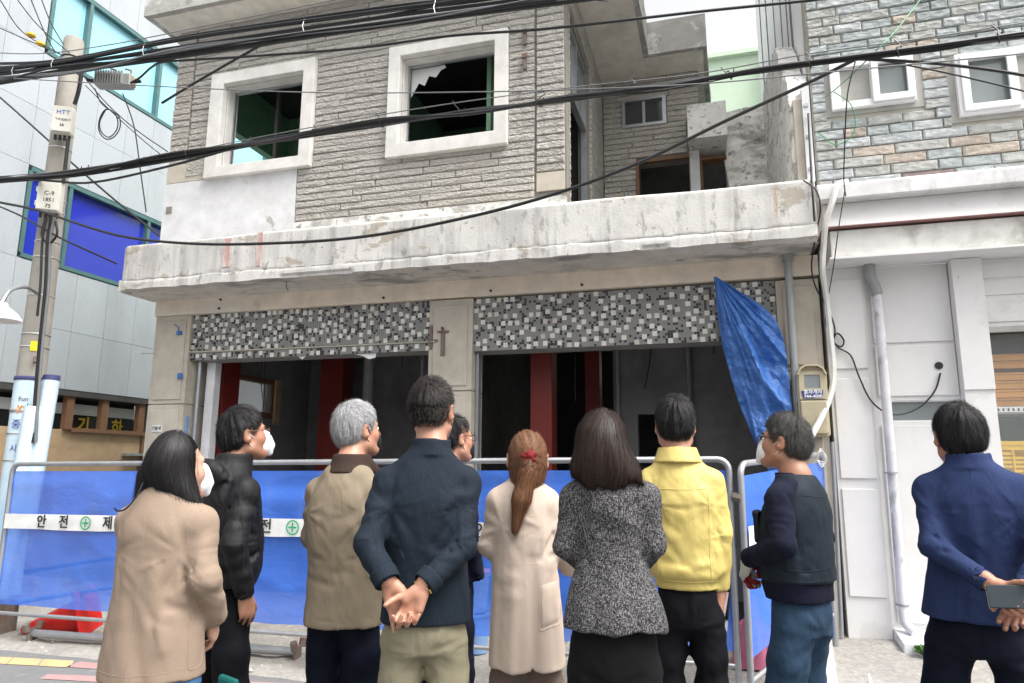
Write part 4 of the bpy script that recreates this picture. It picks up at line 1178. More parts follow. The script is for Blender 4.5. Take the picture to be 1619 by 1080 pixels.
def rounded_box(name, material, parent, w, d, h, bev, mw):
    m = MB().box(-w / 2, w / 2, -d / 2, d / 2, -h / 2, h / 2)
    o = m.build(name, material, parent, bevel=bev)
    o.matrix_local = mw
    return o
cdir = math.atan2(-4.9, 6.2)     # towards the street side
def pole_box(x, y, z, w, h, rot, label, text, hood=False):
    b_ = empty('terminal_box', (x, y, z), rot, label, 'junction box')
    rounded_box('housing', 'box_cream', b_, w, .13, h, .02, Matrix.Identity(4))
    rounded_box('lid', 'box_cream', b_, w * .93, .02, h * .93, .008, Matrix.Translation((0, -.074, 0)))
    box('hinge', 'steel_strap', b_, -w / 2 - .02, -w / 2 + .001, -.03, .03, h * .15, h * .3)
    box('hinge', 'steel_strap', b_, -w / 2 - .02, -w / 2 + .001, -.03, .03, -h * .3, -h * .15)
    for i, (t, s, dz, c) in enumerate(text):
        lettering(t, s, c, b_, plane_mw((0.01, -.0855, dz), (1, 0, 0), (0, 0, 1)))
    for k in range(4):
        tube('cable_gland', 'cable_black', b_, [(-w / 3 + k * w / 4.5, 0, -h / 2), (-w / 3 + k * w / 4.5, 0, -h / 2 - .05)], .014)
    return b_
pole_box(-6.38, 5.16, 4.98, .19, .30, R(32), 'cream terminal box high on the utility pole with blue and green print', [('HTT', .065, .07, 'ink_blue'), ('ㄱㅈ32017', .035, -.01, 'ink_black'), ('58', .04, -.07, 'ink_black')])
bx2 = pole_box(-6.42, 5.15, 4.15, .21, .33, R(34), 'lower cream terminal box on the utility pole printed C-9 1851 75', [('C-9', .06, .02, 'ink_black'), ('1851', .055, -.05, 'ink_black'), ('75', .055, -.115, 'ink_black')])

am = empty('cable_amplifier', (-5.78, 5.17, 5.36), R(18), 'finned aluminium cable amplifier hanging from the bundle right of the pole', 'amplifier')
MB().box(-.18, .18, -.06, .06, -.075, .06).build('housing', 'alu_cast', am, bevel=.012)
for k in range(11):
    MB().box(-.165 + k * .026, -.155 + k * .026, -.085, -.061, -.06, .07).build('fin', 'alu_cast', am)
MB().box(.18, .2, -.04, .04, -.05, .04).build('end_plate', 'meter_beige', am)
for s in (-.0, .15):
    MB().tube([(s, 0, .06), (s, 0, .12), (s - .06, .0, .135)], .01, 6).build('hanger', 'rusty_steel', am)
for s in (-1, 1):
    tube('connector', 'cable_black', am, [(s * .18, -.02, -.02), (s * .27, -.02, -.01)], .018)

# street lamp shade at the left edge
sl = empty('street_lamp', (-6.02, 4.5, 2.72), label='white conical street lamp shade at the left edge beside the pole', cat='lamp')
MB().lathe([(.17, .0), (.172, .01), (.13, .07), (.06, .125), (.045, .16), (.04, .16), (.055, .118), (.125, .06), (.165, .002)], (0, 0, 0), 32).build('shade', 'upvc', sl, smooth=True)
tube('arm', 'galvanised', sl, smooth_path([(0, 0, .15), (-.05, .1, .3), (-.25, .4, .42), (-.42, .68, .42)], 5), .018)

# ================================================================== WIRES
rw = random.Random(21)
def wire(name, pts, r, material='cable_black', parent=None, seg=6, n=6):
    return tube(name, material, parent, smooth_path(pts, n), r, seg)
ub = empty('cable_bundle', UP_A[0], label='thick upper bundle of black overhead cables crossing the roof line', cat='cable bundle')
def relp(pts, o): return [Vector(p) - Vector(o) for p in pts]
for nm, r, c in (('UP_A', .020, 'cable_black'), ('UP_B', .016, 'cable_black'), ('UP_C', .018, 'cable_black'), ('UP_D', .012, 'cable_grey'), ('UP_E', .012, 'cable_black'),
                 ('UP_F', .015, 'cable_black'), ('UP_G', .005, 'cable_grey'), ('UP_H', .010, 'cable_black')):
    wire('cable', relp(globals()[nm], ub.location), r, c, ub)
for k in range(10):
    src = globals()[rw.choice(['UP_A', 'UP_B', 'UP_C', 'UP_D'])]
    wire('cable', [p + Vector((0, rw.uniform(-.03, .03), rw.uniform(-.045, .03))) for p in relp(src, ub.location)], rw.uniform(.004, .008), rw.choice(['cable_black', 'cable_black', 'cable_grey']), ub)
for t in (0.22, .33, .45, .6, .75, .9):
    p = smooth_path(relp(UP_B, ub.location), 10)
    q = p[int(t * (len(p) - 1))]
    MB().tube([q + Vector((.01, -.03, .07)), q + Vector((0, -.04, 0)), q + Vector((.015, -.03, -.06)), q + Vector((.02, .03, -.05)), q + Vector((.02, .03, .06))], .004, 5).build('lashing', 'steel_strap', ub)
lb = empty('cable_bundle', LO_A[0], label='lower bundle of black overhead cables on a hanger wire across the windows', cat='cable bundle')
for nm, r, c in (('LO_A', .018, 'cable_black'), ('LO_B', .014, 'cable_black'), ('LO_C', .013, 'cable_black'), ('LO_D', .011, 'cable_black'), ('LO_M', .0045, 'cable_grey')):
    wire('cable', relp(globals()[nm], lb.location), r, c, lb)
for k in range(4):
    wire('cable', [p + Vector((0, rw.uniform(-.02, .02), rw.uniform(-.03, .02))) for p in relp(rw.choice([LO_A, LO_B, LO_C]), lb.location)], rw.uniform(.004, .007), 'cable_black', lb)
mid = smooth_path(relp(LO_A, lb.location), 12)
mes = smooth_path(relp(LO_M, lb.location), 12)
for x in (-5.9, -5.2, -4.65, -4.0, -3.35, -2.65, -1.95, -1.25, -.55, .18, .75, 1.3, 1.9):
    q = min(mid, key=lambda p: abs(p.x + lb.location.x - x)); s = min(mes, key=lambda p: abs(p.x + lb.location.x - x - .03))
    if abs(s.x + lb.location.x - x) > .2: continue
    MB().tube(smooth_path([s + Vector((-.03, 0, .02)), s + Vector((.0, -.01, -.03)), q + Vector((.01, -.03, .02)), q + Vector((.02, -.02, -.03)), q + Vector((.03, .02, -.02)), q + Vector((.05, .01, .05))], 3), .0045, 5).build('hanger', 'cable_black', lb)
def single(name, nm, r, label, c='cable_black', cat='cable', group=None, n=6):
    pts = globals()[nm]
    o = tube(name, c, None, smooth_path(relp(pts, pts[0]), n), r, 6)
    o.location = pts[0]
    return tag(o, label, cat, group)
single('overhead_cable', 'W_C', .013, 'single black cable sagging low in front of the parapet')
single('overhead_cable', 'W_D', .011, 'black cable running from the finned amplifier up to the top right')
single('overhead_cable', 'W_E', .005, 'thin dark wire crossing just below the tops of the upper windows', 'cable_grey')
single('overhead_cable', 'W_F', .012, 'short thick black cable end hanging down from the upper bundle')
single('overhead_cable', 'W_G', .011, 'black cable slanting from behind the pole down to the parapet corner')
single('overhead_cable', 'W_H', .010, 'black cable from the low terminal box to the parapet end')
single('overhead_cable', 'W_I1', .011, 'thicker black cable branching off right across the white-framed windows')
single('overhead_cable', 'W_I2', .006, 'thinner black cable branching off right, lower of the two at the windows')
for k in range(5):
    single('overhead_wire', 'TL%d' % k, .006, ['leftmost of the four wires running from the top edge down to the pole', 'second from the left of the wires running down to the pole top', 'third from the left of the wires running down to the pole top', 'wire nearest the pole of those coming from the top edge', 'wire entering from the left edge just above the pole top'][k], group='wires at the top left corner')
single('drop_wire', 'DROP1', .006, 'black drop wire hanging straight down from the finned amplifier')
single('drop_wire', 'DROP2', .006, 'upper of two wires slanting from the pole to the stone corner')
single('drop_wire', 'DROP3', .005, 'lower of two wires slanting from the pole to the stone corner')
single('cable_coil', 'COIL', .006, 'coil of spare black cable hanging below the amplifier', cat='cable', n=5)
for x, y, z in ((-6.93, 5.1, 6.02), (-6.75, 5.08, 5.87)):
    o = MB().lathe([(.02, 0), (.045, .01), (.045, .03), (.02, .04)], (0, 0, 0), 14).build('yellow_insulator', 'yellow_plastic', smooth=True)
    o.location = (x, y, z)
    tag(o, 'upper left yellow ring insulator on the wires' if x < -6.9 else 'lower right yellow ring insulator on the wires nearer the pole', 'insulator', 'yellow insulators on the top left wires')
single('white_hose', 'HOSE', .024, 'white ribbed hose hanging down between the two buildings', 'white_hose', 'hose')
single('black_cable', 'BLK1', .007, 'black cable looping down the white wall to a round gland', cat='cable')
single('black_cable', 'BLK2', .0045, 'thin black cable beside the white hose under the ledge', cat='cable')
single('black_cable', 'BLK3', .010, 'black cable running down the right end of the parapet', cat='cable')
single('green_wire', 'GRN', .004, 'thin green wire coming down from the top right to the cable junction', 'cable_green', 'wire')
single('green_wire', 'GRN2', .004, 'loop of green wire left of the small white window', 'cable_green', 'wire')
single('drop_wire', 'DROPR', .005, 'thin black drop wire from the lower bundle to the white ledge')

# ================================================================== BARRIERS
def net_sheet(p0, p1, zb0, zb1, zt0, zt1, amp, nx=120, nz=26, off=0.0, seed=0.0):
    """vertical sheet from p0 to p1 (plan), with soft billows; off moves it towards the street"""
    d = Vector((p1[0] - p0[0], p1[1] - p0[1])); L = d.length; d /= L
    nr = Vector((d.y, -d.x))
    S, T = np.meshgrid(np.linspace(0, 1, nx + 1), np.linspace(0, 1, nz + 1))
    def wave(S, T):
        x = S * L
        w = amp * (vnoise(x * 1.7 + seed, T * 1.3, x * 0) + 0.35 * vnoise(x * 6 + seed, T * 2.5, x * 0 + 4)) * np.sin(np.clip(T, 0, 1) * math.pi * .8 + .3)
        w = w + amp * .6 * vnoise(x * .8, T * 10 + 3, x * 0 + 7) * np.clip(T - .45, 0, 1) + amp * .35 * (.3 - np.abs(vnoise(x * 2.2 + T * 3, T * 5 - x * 1.2, x * 0 + 11)))
        return w
    zb, zt = zb0 + (zb1 - zb0) * S, zt0 + (zt1 - zt0) * S
    w = wave(S, T) + off
    zb = zb + .012 * vnoise(S * L * 3, S * 0, S * 0 + 1) * (T < .04)
    V = np.stack([p0[0] + d.x * S * L + nr.x * w, p0[1] + d.y * S * L + nr.y * w, zb + (zt - zb) * T], -1).reshape(-1, 3)
    wd = nx + 1
    F = [(j * wd + i, j * wd + i + 1, (j + 1) * wd + i + 1, (j + 1) * wd + i) for j in range(nz) for i in range(nx)]
    return MB().add(V.tolist(), F)

def hoop(p0, p1, z, r=.07, foot=0.0):
    d = (Vector(p1) - Vector(p0)).normalized()
    a, b_ = Vector(p0), Vector(p1)
    pts = [a + Vector((0, 0, foot - a.z)), a + Vector((0, 0, -.3)), a + Vector((0, 0, -r))]
    for k in range(1, 5):
        t = k / 5 * math.pi / 2
        pts.append(a + d * r * (1 - math.cos(t)) + Vector((0, 0, -r + r * math.sin(t))))
    pts += [a + d * r, b_ - d * r]
    for k in range(1, 5):
        t = k / 5 * math.pi / 2
        pts.append(b_ - d * r * (1 - math.sin(t)) + Vector((0, 0, -r + r * math.cos(t))))
    pts += [b_ + Vector((0, 0, -r)), b_ + Vector((0, 0, -.3)), b_ + Vector((0, 0, foot - b_.z))]
    return pts
b1 = empty('safety_barrier', (-2.9, 4.75, 0), label='long blue netted safety barrier with white lettered band behind the group', cat='barrier')
def L1(v): return Vector(v) - Vector((-2.9, 4.75, 0))
MB().tube(hoop(L1((-5.95, 4.75, 1.475)), L1((0.07, 4.75, 1.545)), 0), .021, 10).build('frame_tube', 'galvanised', b1, smooth=True)
tube('lower_rail', 'galvanised', b1, [L1((-5.95, 4.75, .235)), L1((0.07, 4.75, .295))], .016, 8)
tube('brace', 'bucket_blue', b1, [L1((-6.3, 4.95, .22)), L1((-4.6, 5.05, .52))], .02, 8)
net_sheet((-5.93 + 2.9, 0), (0.05 + 2.9, 0), .30, .37, 1.415, 1.475, .030, 220, 40).build('net', 'blue_net', b1, smooth=True)
net_sheet((-5.93 + 2.9, 0), (0.05 + 2.9, 0), .925, 1.005, 1.055, 1.125, .004, 160, 6, off=.034).build('lettered_band', 'net_band', b1, smooth=True)
def cross_ring(x, z, parent, s=.055):
    m = MB()
    n = 28
    for k in range(n):
        a0, a1 = 2 * math.pi * k / n, 2 * math.pi * (k + 1) / n
        m.add([(x + s * math.cos(a0), -.041, z + s * math.sin(a0)), (x + s * math.cos(a1), -.041, z + s * math.sin(a1)),
               (x + s * .82 * math.cos(a1), -.041, z + s * .82 * math.sin(a1)), (x + s * .82 * math.cos(a0), -.041, z + s * .82 * math.sin(a0))], [(3, 2, 1, 0)])
    a, t = s * .62, s * .11
    m.add([(x - a, -.0412, z - t), (x + a, -.0412, z - t), (x + a, -.0412, z + t), (x - a, -.0412, z + t)], [(0, 1, 2, 3)])
    m.add([(x - t, -.0416, z - a), (x + t, -.0416, z - a), (x + t, -.0416, z + a), (x - t, -.0416, z + a)], [(0, 1, 2, 3)])
    m.build('green_cross', 'ink_green', parent)
for x0 in (-5.51, -3.55, -1.59):
    zc = .99 + (x0 + 5.93) / 5.98 * .075
    for dx, t in ((0, '안'), (.24, '전'), (.47, '+'), (.70, '제'), (.94, '일')):
        z = zc + dx / 5.98 * .075
        if t == '+': cross_ring(x0 + dx + 2.9, z, b1)
        else: lettering(t, .115, 'ink_black', b1, plane_mw((x0 + dx + 2.9, -.0415, z), (1, 0, 0), (0, 0, 1)), bold=.0015)
b2 = empty('safety_barrier', (0.14, 4.72, 0), label='short blue netted barrier turned back towards the wall at the right', cat='barrier')
q0, q1 = Vector((0, 0, 1.515)), Vector((.66, 1.30, 1.60))
MB().tube(hoop(q0, q1, 0), .021, 10).build('frame_tube', 'galvanised', b2, smooth=True)
tube('lower_rail', 'galvanised', b2, [(0, 0, .22), (.66, 1.30, .40)], .016, 8)
net_sheet((.01, .02), (.65, 1.28), .34, .55, 1.44, 1.54, .02, 50, 24, seed=5).build('net', 'blue_net', b2, smooth=True)
net_sheet((.01, .02), (.65, 1.28), .96, 1.02, 1.13, 1.17, .004, 50, 4, off=.024, seed=5).build('lettered_band', 'net_band', b2, smooth=True)
MB().tube([(.0, 0, 1.30), (-.05, .02, 1.31)], .03, 8).build('clamp', 'rusty_steel', b2)
wt = MB()
for k in range(3):
    wt.tube(smooth_path([(.58 + .01 * k, 1.15, 1.56), (.63, 1.20 - .03 * k, 1.62 + .01 * k), (.68, 1.24, 1.58 - .02 * k), (.64, 1.22, 1.50 + .02 * k), (.60, 1.17, 1.55)], 4), .004, 5)
wt.build('wire_tie', 'white_hose', b2)

# scaffold tube, cone, post, buckets
sp = empty('scaffold_tube', (-4.35, 4.88, 0.0), math.atan2(.15, 2.42), 'rusty grey scaffold tube with end clamps lying along the barrier', 'scaffold tube')
tube('tube', 'galvanised', sp, [(-1.22, 0, .085), (1.22, 0, .085)], .032, 12)
for s in (-1, 1):
    MB().box(s * 1.22 - .012, s * 1.22 + .012, -.05, .05, .01, .13).build('end_plate', 'rusty_steel', sp, bevel=.01)
    for k in (-1, 1):
        MB().tube([(s * 1.225, k * .055, .11), (s * 1.225, k * .075, .17)], .028, 10).build('lug', 'rusty_steel', sp)
tube('paint_mark', 'red_paint', sp, [(-.25, 0, .085), (-.12, 0, .085)], .0335, 12)
cn = empty('traffic_cone', (-5.40, 5.12, .03), 0, 'red traffic cone lying on its side behind the left barrier end', 'traffic cone')
MB().lathe([(.15, 0), (.15, .005), (.04, .52), (.03, .53)], (0, 0, 0), 24).build('cone_body', 'cone_red', cn, smooth=True).matrix_local = Matrix.Translation((.06, -.02, .17)) @ Matrix.Rotation(R(20), 4, 'Z') @ Matrix.Rotation(R(-105), 4, 'Y')
MB().box(-.19, .19, -.19, .19, -.03, 0).build('cone_base', 'cone_red', cn, bevel=.015).matrix_local = Matrix.Translation((.06, -.02, .19)) @ Matrix.Rotation(R(20), 4, 'Z') @ Matrix.Rotation(R(-105), 4, 'Y')
bo = MB().box(-.09, .07, -.07, .07, 0, .30).box(-.10, .08, -.08, .08, 0, .02).build('barrier_foot', 'rusty_steel', bevel=.008)
bo.location = (-6.04, 4.92, 0)
tag(bo, 'dark steel foot block under the left end of the long barrier', 'barrier foot')
bk = empty('paint_bucket', (-1.85, 5.40, .06), label='rust-spotted pale blue buckets with a pink lid stacked behind the net', cat='bucket')
MB().lathe([(.088, 0), (.098, .26), (.104, .262), (.104, .275), (.096, .28)], (0, 0, .02), 24).build('lower_bucket', 'bucket_blue', bk, smooth=True)
ubk = MB().lathe([(.086, .301), (.098, .56), (.104, .562), (.104, .58), (.09, .585)], (0, 0, .02), 24).build('upper_bucket', 'bucket_blue', bk, smooth=True)
MB().lathe([(.107, .606), (.107, .622), (.09, .63)], (0, 0, 0), 24).build('lid', 'bucket_pink', ubk, smooth=True)

# hanging tarp ------------------------------------------------------
def hanging_tarp():
    t = np.linspace(0, 1, 150)
    lz = np.array([3.13, 2.85, 2.54, 2.25, 2.01, 1.75, 1.52, 1.25, 1.0]); lx = np.array([0.04, 0.055, 0.085, 0.145, 0.205, 0.29, 0.385, 0.46, .49])
    rz = np.array([3.13, 3.03, 2.93, 2.84, 2.74, 2.55, 2.2, 1.6, 1.0]); rx = np.array([0.06, 0.20, 0.33, 0.44, 0.52, 0.585, 0.605, 0.61, .62])
    ts = np.linspace(0, 1, 9)
    nx = 80
    S = np.linspace(0, 1, nx)
    V = []
    for a in t:
        x0, z0, x1, z1 = np.interp(a, ts, lx), np.interp(a, ts, lz), np.interp(a, ts, rx), np.interp(a, ts, rz)
        X = x0 + (x1 - x0) * S; Z = z0 + (z1 - z0) * S
        w = (x1 - x0)
        fan = S * 3.2 + .15
        rr = np.hypot(X - .05, 3.15 - Z)
        th = np.arctan2(X - .05, 3.15 - Z)
        fan = .22 - np.abs(vnoise(th * 9 + 2, rr * 1.2, S * 0))
        fan2 = .25 - np.abs(vnoise(th * 24 + 7, rr * 2.5, S * 0 + 3))
        Y = 6.15 - .07 * np.sin(S * math.pi) * min(1, a * 3) - rr * .13 * fan - np.minimum(rr, .5) * .055 * fan2
        cr = np.abs(vnoise(X * 9 + Z * 5, Z * 7 - X * 4, S * 0 + 5)); cr2 = np.abs(vnoise(X * 21 - Z * 9, Z * 17 + X * 8, S * 0 + 9))
        Y = Y + np.minimum(rr * 2, 1) * (.030 * cr + .014 * cr2)
        V.append(np.stack([X, Y, Z], 1))
    V = np.concatenate(V)
    n = len(V)
    F = [(j * nx + i, j * nx + i + 1, (j + 1) * nx + i + 1, (j + 1) * nx + i) for j in range(149) for i in range(nx - 1)]
    o = MB().add((V - np.array([.05, 6.2, 3.13])).tolist(), F).build('blue_tarpaulin', 'blue_tarp', smooth=True)
    o.location = (.05, 6.2, 3.13)
    md = o.modifiers.new('thick', 'SOLIDIFY'); md.thickness = .004
    return tag(o, 'creased blue tarpaulin hanging from a nail over the right shop opening', 'tarpaulin')
hanging_tarp()
def heap(name, c, sx, sy, h, material, label, cat, seed):
    n = 36
    g_ = np.linspace(-1, 1, n)
    X, Y = np.meshgrid(g_, g_)
    r = np.sqrt(X ** 2 + Y ** 2)
    Z = h * np.clip(1 - r ** 2, 0, 1) ** .6 * (1 + .5 * vnoise(X * 3 + seed, Y * 3, X * 0)) + .03 * vnoise(X * 8, Y * 8, X * 0 + seed) * (r < 1)
    V = np.stack([X * sx, Y * sy, np.where(r > 1.0, -.02, Z)], -1).reshape(-1, 3)
    F = [(j * n + i, j * n + i + 1, (j + 1) * n + i + 1, (j + 1) * n + i) for j in range(n - 1) for i in range(n - 1)]
    o = MB().add(V.tolist(), F).build(name, material, smooth=True)
    o.location = c
    return tag(o, label, cat)
heap('tarp_heap', (.42, 5.95, .14), .34, .22, .36, 'blue_tarp', 'crumpled end of blue tarpaulin heaped on the ground behind the right barrier', 'tarpaulin', 2.0)
heap('pink_sack', (.22, 5.6, .12), .18, .14, .30, 'bucket_pink', 'pink sack lying behind the right barrier net', 'sack', 6.0)

# meter box ------------------------------------------------------------
mt = empty('gas_meter_box', (.77, 6.14, 1.74), label='beige plastic meter box with a torn blue phone-number sticker', cat='meter box')
prof = [(-.105, 0), (.105, 0), (.115, .02), (.115, .50), (.09, .555), (.05, .585), (-.05, .585), (-.09, .555), (-.115, .50), (-.115, .02)]
MB().prism(prof, 'y', -.03, .13).build('housing', 'meter_beige', mt, bevel=.008)
MB().prism([(-.095, .02), (.095, .02), (.10, .03), (.10, .29), (-.10, .29), (-.10, .03)], 'y', -.055, -.032).build('lower_cover', 'meter_beige', mt, bevel=.01)
hd = MB().cells([-.10, .10], [.30, .53], [(-.06, .06, .39, .50)], -.05, -.031).build('upper_cover', 'meter_beige', mt, bevel=.006)
box('meter_window', 'grey_glass', mt, -.06, .06, -.042, -.036, .39, .50)
MB().prism([(-.115, .50), (-.09, .555), (-.05, .587), (.05, .587), (.09, .555), (.115, .50), (.10, .50), (.08, .545), (.045, .57), (-.045, .57), (-.08, .545), (-.10, .50)], 'y', -.075, -.031).build('hood', 'meter_beige', mt)
st = MB().prism([(-.075, .305), (.07, .308), (.078, .375), (.03, .372), (0, .378), (-.06, .374), (-.09, .366)], 'y', -.0525, -.0505).build('sticker', 'sticker_blue', mt)
lettering('호자개자', .038, 'ink_white', mt, plane_mw((0, -.0535, .358), (1, 0, 0), (0, 0, 1)), .0006, bold=.001)
lettering('744-4000', .036, 'ink_white', mt, plane_mw((0, -.0535, .323), (1, 0, 0), (0, 0, 1)), .0006, bold=.001)
MB().box(-.125, -.116, 0, .05, .28, .33).build('latch', 'galvanised', mt)
cdt = tube('conduit', 'galvanised', None, [(0, 0, 0), (.02, 0, .9), (.03, -.02, 1.55)], .016)
cdt.location = (.87, 6.20, .15)
tag(cdt, 'thin grey conduit standing against the white wall corner beside the barrier', 'conduit')

# weed at the step -------------------------------------------------------
wd_ = empty('weed', (1.36, 5.93, .17), label='small green weed growing beside the step of the white wall', cat='plant')
for k in range(16):
    a = rw.uniform(0, 2 * math.pi); l = rw.uniform(.05, .11); h = rw.uniform(.02, .09)
    d = Vector((math.cos(a), math.sin(a), 0)); p = Vector((-d.y, d.x, 0))
    v = [Vector((0, 0, 0)), d * l * .5 + p * .018 + Vector((0, 0, h)), d * l + Vector((0, 0, h * .8)), d * l * .5 - p * .018 + Vector((0, 0, h))]
    MB().add(v, [(0, 1, 2), (0, 2, 3)]).build('leaf', 'leaf', wd_)
ro = MB().tube(smooth_path([(0, 0, 0), (.03, .25, .01), (.06, .5, .02), (.12, .9, .03)], 5), .012, 8).build('white_rope', 'white_hose', smooth=True)
ro.location = (.86, 4.95, .08)
tag(ro, 'white cord lying on the concrete apron at the right', 'cord')

# ================================================================== PEOPLE: implicit-surface modelling
F32 = np.float32
def smin(a, b_, k):
    if k <= 0: return np.minimum(a, b_)
    h = np.maximum(k - np.abs(a - b_), 0) / k
    return np.minimum(a, b_) - h * h * k * 0.25

def cap(a, b_, ra, rb):
    a, b_ = np.array(a, F32), np.array(b_, F32)
    d = b_ - a
    L2 = float(d @ d) + 1e-9
    def fn(x, y, z):
        px, py, pz = x - a[0], y - a[1], z - a[2]
        t = np.clip((px * d[0] + py * d[1] + pz * d[2]) / L2, 0, 1)
        return np.sqrt((px - t * d[0]) ** 2 + (py - t * d[1]) ** 2 + (pz - t * d[2]) ** 2) - (ra + (rb - ra) * t)
    c = (a + b_) / 2
    return fn, c, math.sqrt(L2) / 2 + max(ra, rb)

def ell(c, r, rot=None):
    c = np.array(c, F32)
    M = np.array(rot if rot is not None else np.eye(3), F32)
    r = np.array(r, F32)
    def fn(x, y, z):
        p = [x - c[0], y - c[1], z - c[2]]
        q = [(p[0] * M[0, i] + p[1] * M[1, i] + p[2] * M[2, i]) for i in range(3)]
        k0 = np.sqrt((q[0] / r[0]) ** 2 + (q[1] / r[1]) ** 2 + (q[2] / r[2]) ** 2) + 1e-9
        k1 = np.sqrt((q[0] / r[0] ** 2) ** 2 + (q[1] / r[1] ** 2) ** 2 + (q[2] / r[2] ** 2) ** 2) + 1e-9
        return k0 * (k0 - 1) / k1
    return fn, c, float(r.max())

def rbox(c, h, rad, rot=None):
    c = np.array(c, F32)
    M = np.array(rot if rot is not None else np.eye(3), F32)
    def fn(x, y, z):
        p = [x - c[0], y - c[1], z - c[2]]
        q = [np.abs(p[0] * M[0, i] + p[1] * M[1, i] + p[2] * M[2, i]) - h[i] + rad for i in range(3)]
        o = np.sqrt(sum(np.maximum(k, 0) ** 2 for k in q))
        return o + np.minimum(np.maximum(q[0], np.maximum(q[1], q[2])), 0) - rad
    return fn, c, float(np.linalg.norm(h))

def _spline(zs, vs, n=160):
    zs, vs = np.array(zs, float), np.array(vs, float)
    m = np.gradient(vs, zs) if len(zs) > 2 else np.array([(vs[1] - vs[0]) / (zs[1] - zs[0])] * 2)
    Z = np.linspace(zs[0], zs[-1], n)
    i = np.clip(np.searchsorted(zs, Z, 'right') - 1, 0, len(zs) - 2)
    h = zs[i + 1] - zs[i]
    t = (Z - zs[i]) / h
    V = (2 * t ** 3 - 3 * t ** 2 + 1) * vs[i] + (t ** 3 - 2 * t ** 2 + t) * h * m[i] + (-2 * t ** 3 + 3 * t ** 2) * vs[i + 1] + (t ** 3 - t ** 2) * h * m[i + 1]
    return Z, V

def loft(rows, n=2.3, rnd=0.005):
    """rows: (z, cx, cy, half-width, half-depth) from bottom to top"""
    zs = [r[0] for r in rows]
    Z, CX = _spline(zs, [r[1] for r in rows]); _, CY = _spline(zs, [r[2] for r in rows])
    _, A = _spline(zs, [r[3] for r in rows]); _, B = _spline(zs, [r[4] for r in rows])
    z0, z1 = zs[0], zs[-1]
    def fn(x, y, z):
        a, b_ = np.interp(z, Z, A).astype(F32), np.interp(z, Z, B).astype(F32)
        u, v = np.abs(x - np.interp(z, Z, CX)) / a, np.abs(y - np.interp(z, Z, CY)) / b_
        q = (u ** n + v ** n) ** (1.0 / n)
        d = (q - 1) * (a * v + b_ * u + 1e-6) / (u + v + 1e-6) * 0.9
        e = np.maximum(z - z1, z0 - z) + rnd
        d2 = d + rnd
        return np.sqrt(np.maximum(d2, 0) ** 2 + np.maximum(e, 0) ** 2) + np.minimum(np.maximum(d2, e), 0) - rnd
    return fn, np.array([np.mean([r[1] for r in rows]), np.mean([r[2] for r in rows]), (z0 + z1) / 2]), math.hypot((z1 - z0) / 2, max(max(r[3] + abs(r[1]), r[4] + abs(r[2])) for r in rows) * 1.42) + .02

def xf(prim, M):
    """place a primitive through the 4x4 matrix M (rigid)"""
    fn, c, r = prim
    M = np.array(M, float)
    Rm, t = M[:3, :3], M[:3, 3]
    def f2(x, y, z):
        px, py, pz = x - F32(t[0]), y - F32(t[1]), z - F32(t[2])
        return fn(*[(px * F32(Rm[0, i]) + py * F32(Rm[1, i]) + pz * F32(Rm[2, i])) for i in range(3)])
    return f2, Rm @ np.array(c, float) + t, r

class Sdf:
    def __init__(self): self.ops = []
    def add(self, prim, k=0.02): self.ops.append(('u', prim[0], k, np.array(prim[1], float), prim[2])); return self
    def sub(self, prim, k=0.004): self.ops.append(('s', prim[0], k, np.array(prim[1], float), prim[2])); return self
    def cut(self, fn): self.ops.append(('i', fn, 0, None, None)); return self
    def disp(self, fn, c=None, r=None): self.ops.append(('d', fn, 0, None if c is None else np.array(c, float), r)); return self
    def crease(self, a, b_, depth, width):
        f = cap(a, b_, 0, 0)
        c, r = f[1], f[2] + width * 3
        return self.disp(lambda x, y, z, d: d + F32(depth) * np.exp(-(f[0](x, y, z) / F32(width)) ** 2), c, r)
    def eval(self, x, y, z, centers=None, rad=0.0):
        d = np.full(x.shape, 10.0, F32)
        for (op, fn, k, c, r) in self.ops:
            if centers is not None and c is not None:
                m = np.sqrt(((centers - c) ** 2).sum(1)) < r + rad + k + .01
                if not m.any(): continue
                sl = (m,)
            else:
                sl = (slice(None),)
            X, Y, Z, D = x[sl], y[sl], z[sl], d[sl]
            if op == 'u': D = smin(D, fn(X, Y, Z), k)
            elif op == 's': D = -smin(-D, fn(X, Y, Z), k)
            elif op == 'i': D = np.maximum(D, fn(X, Y, Z))
            elif centers is None: D = fn(X, Y, Z, D)
            else:
                q = np.abs(D) < .035
                D[q] = fn(X[q], Y[q], Z[q], D[q])
            d[sl] = D
        return d

def axis_coords(lo, hi, fines, hf, hc):
    out, p = [lo], lo
    while p < hi:
        f = any(a - hf <= p <= b_ for a, b_ in fines)
        step = hf if f else hc
        if not f:
            nxt = [a for a, b_ in fines if a > p]
            if nxt and p + step > min(nxt): step = max(hf, min(nxt) - p)
        p += step
        out.append(p)
    return np.array(out)

